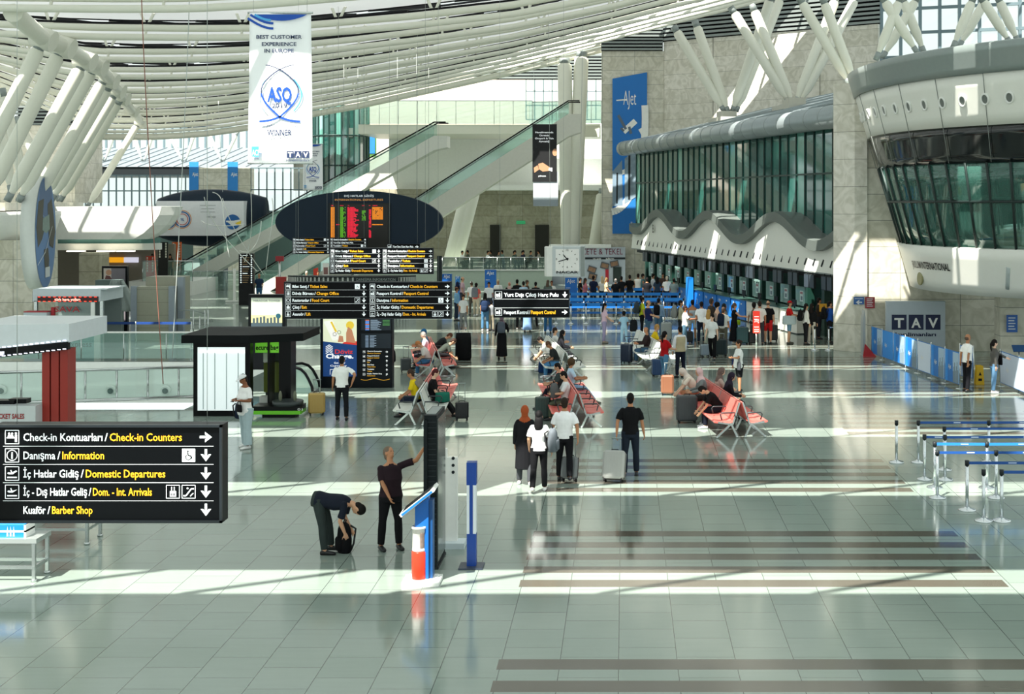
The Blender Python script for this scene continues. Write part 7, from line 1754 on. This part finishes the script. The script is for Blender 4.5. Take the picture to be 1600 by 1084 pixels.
for x, lab in ((726.5, 'first'), (738, 'sunlit'), (764.5, 'second'), (782, 'middle'), (804, 'fourth'), (822, 'fifth'), (836, 'rightmost')):
    c = thing('cafe_table', '%s round cafe table behind the glass rail' % lab, 'table', (px(x, 97.6), 97.6, 1.1), 0, 'round cafe tables'); b = MB(); b.cyl(0, 0, .71, .74, .40 if lab != 'sunlit' else .6, 20); b.build('table_top', mat('table_pale', 'b8a890', .5) if lab != 'sunlit' else WHITE, c)
    b = MB(); b.cyl(0, 0, .03, .71, .04, 8); b.build('stem', DARK, c); b = MB(); b.cyl(0, 0, 0, .03, .25, 16); b.build('foot', DARK, c)
# ---------------------------------------------------------------- smaller things in the back left
Y = 51.6
t = thing('express_panel', 'pale teal panel with Express lettering behind the stairwell glass', 'sign', (px(128, Y), Y, 0)); X = lambda x: px(x, Y) - px(128, Y)
b = MB(); b.box(X(100), X(147), 0, .05, 0, pz(524, Y)); b.build('panel', mat('teal_panel', '8fb4b4', .4), t)
b = MB(); b.text('Express', X(124), pz(542, Y), .34, -.01, 0, fit=38 / F * Y, align='c', bold=.0); b.build('lettering', mat('teal_letters', '2c4a4c', .5), t)
b = MB(); b.box(X(147), X(156), -.01, .06, 0, pz(523, Y)); b.build('side_board', WHITE, t)
Y = 57.5
t = thing('steel_railing', 'steel gate railing standing on the left floor by the beige block', 'railing', (px(300, Y), Y, 0)); X = lambda x: px(x, Y) - px(300, Y)
for x in (301, 312, 319, 323):
    m = MB(); m.cyl(X(x), .1 * (x % 3), 0, 1.35 if x != 312 else 1.1, .03, 8); m.lathe([(.12, 0), (.12, .015), (.03, .03)], X(x), .1 * (x % 3), 12); m.build('post', STEEL, t)
b = MB(); b.tube([(X(278), .1, 1.35), (X(301), .1, 1.35), (X(323), .2, 1.15)], .025, 6); b.tube([(X(301), .1, .75), (X(323), .2, .7)], .02, 6); b.build('handrail', GREY, t)
b = MB(); b.box(X(272), X(327), .3, .5, .82, .95); b.build('shelf', mat('grey_shelf', '8d9690', .5), t)
Y = 55.0
t = thing('queue_belt', 'blue belt stretched between the car hire kiosk and the grey railing', 'belt', (px(160, Y), Y, 0))
b = MB(); b.box(0, px(300, Y) - px(160, Y), 0, .01, .98, 1.08); b.build('belt', pl('1f4488', .5), t)
for x in (160, 212, 299):
    m = MB(); m.cyl(px(x, Y) - px(160, Y), .0, 0, 1.1, .03, 8); m.lathe([(.15, 0), (.15, .015), (.03, .03)], px(x, Y) - px(160, Y), 0, 14); m.build('post', STEEL, t)
# hanging wire sculpture
random.seed(8); Y = 76.0; b = MB()
cur = [((356, 310), (372, 350), (388, 395), (405, 430)), ((326, 308), (325, 350), (345, 385), (395, 425)), ((322, 300), (345, 305), (352, 330), (368, 400)), ((400, 300), (406, 330), (398, 360), (375, 410)), ((424, 310), (440, 340), (432, 370), (418, 420)), ((380, 350), (360, 355), (335, 352), (318, 345)), ((412, 345), (420, 380), (400, 400), (372, 392))]
for c in cur:
    pts = []
    for i in range(17):
        u = i / 16; w4 = ((1 - u) ** 3, 3 * u * (1 - u) ** 2, 3 * u * u * (1 - u), u ** 3)
        x = sum(w * p[0] for w, p in zip(w4, c)); y = sum(w * p[1] for w, p in zip(w4, c)); d = 1.2 * math.sin(3 * u + c[0][0])
        pts.append((px(x, Y), Y + d, pz(y, Y)))
    b.tube(pts, .022, 6)
b.tube([(px(348, Y), Y, pz(300, Y)), (px(340, Y), Y, zc(px(340, Y), Y) + .05)], .01, 5)
tag(b.build('wire_sculpture', mat('white_wire', 'd8dcd6', .4)), 'tangled white wire sculpture hanging in front of the curved screen', 'sculpture')
# terrace dressing
for x0, x1, y0, y1, Yd, c, lab, nm in ((269, 283, 378, 404, 95, 'e0662a', 'orange red pull-up banner under the curved screen', 'pull_up_banner'), (247, 262, 378, 408, 84, '0f1215', 'black directory totem at the end of the white canopy', 'directory_totem'), (228, 241, 400, 424, 87, 'c83a1e', 'red lantern-like stand on the left terrace', 'red_stand')):
    z0 = .9 if Yd in (87,) else 0
    t = thing(nm, lab, 'sign', (px((x0 + x1) / 2, Yd), Yd, z0)); w2 = (x1 - x0) / 2 / F * Yd
    b = MB(); b.box(-w2, w2, 0, .12, 0, pz(y0, Yd) - z0); b.build('panel', pl(c), t)
    b = MB()
    for i in range(6): rect(b, -w2 * .8, -w2 * .5, pz(y0 + 3 + i * 4, Yd) - z0 - .06, pz(y0 + 3 + i * 4, Yd) - z0 + .06, -.01, 0); rect(b, w2 * .5, w2 * .8, pz(y0 + 3 + i * 4, Yd) - z0 - .06, pz(y0 + 3 + i * 4, Yd) - z0 + .06, -.01, 0)
    b.build('print', pl('e4e0d0'), t)
for i, (x, c, lab) in enumerate(((300, 'c8d0d0', 'pale'), (338, '1c2a3a', 'navy'))):
    t = thing('shop_stall', '%s shop stall beneath the curved screen' % lab, 'stall', (px(x, 103), 103, 0)); b = MB(); b.box(-.6, .6, 0, 1, 0, 1.5 + .3 * i); b.build('counter', pl(c), t); b = MB(); b.box(-.7, .7, -.1, 1.1, 1.5 + .3 * i, 1.62 + .3 * i); b.build('top', DARK, t)
Y = 117.1
t = thing('wall_picture', 'blue picture on a green board beside the lift tower', 'picture', (px(576, Y), Y, pz(246, Y))); s = Y / F
b = MB(); b.box(-12 * s, 12 * s, 0, .1, 0, 40 * s); b.build('board', pl('5c8a4c'), t)
b = MB(); b.box(-6 * s, 10 * s, -.04, 0, 6 * s, 34 * s); b.build('print', mat('picture_blue', '2f7fc0', .5, noise=.3, scale=1), t)
t = thing('dark_post', 'slim dark post at the right end of the oval board sign', 'post', (px(686.5, 78), 78, 0)); b = MB(); b.box(-.14, .14, 0, .2, 0, pz(400, 78)); b.build('body', DARK, t)
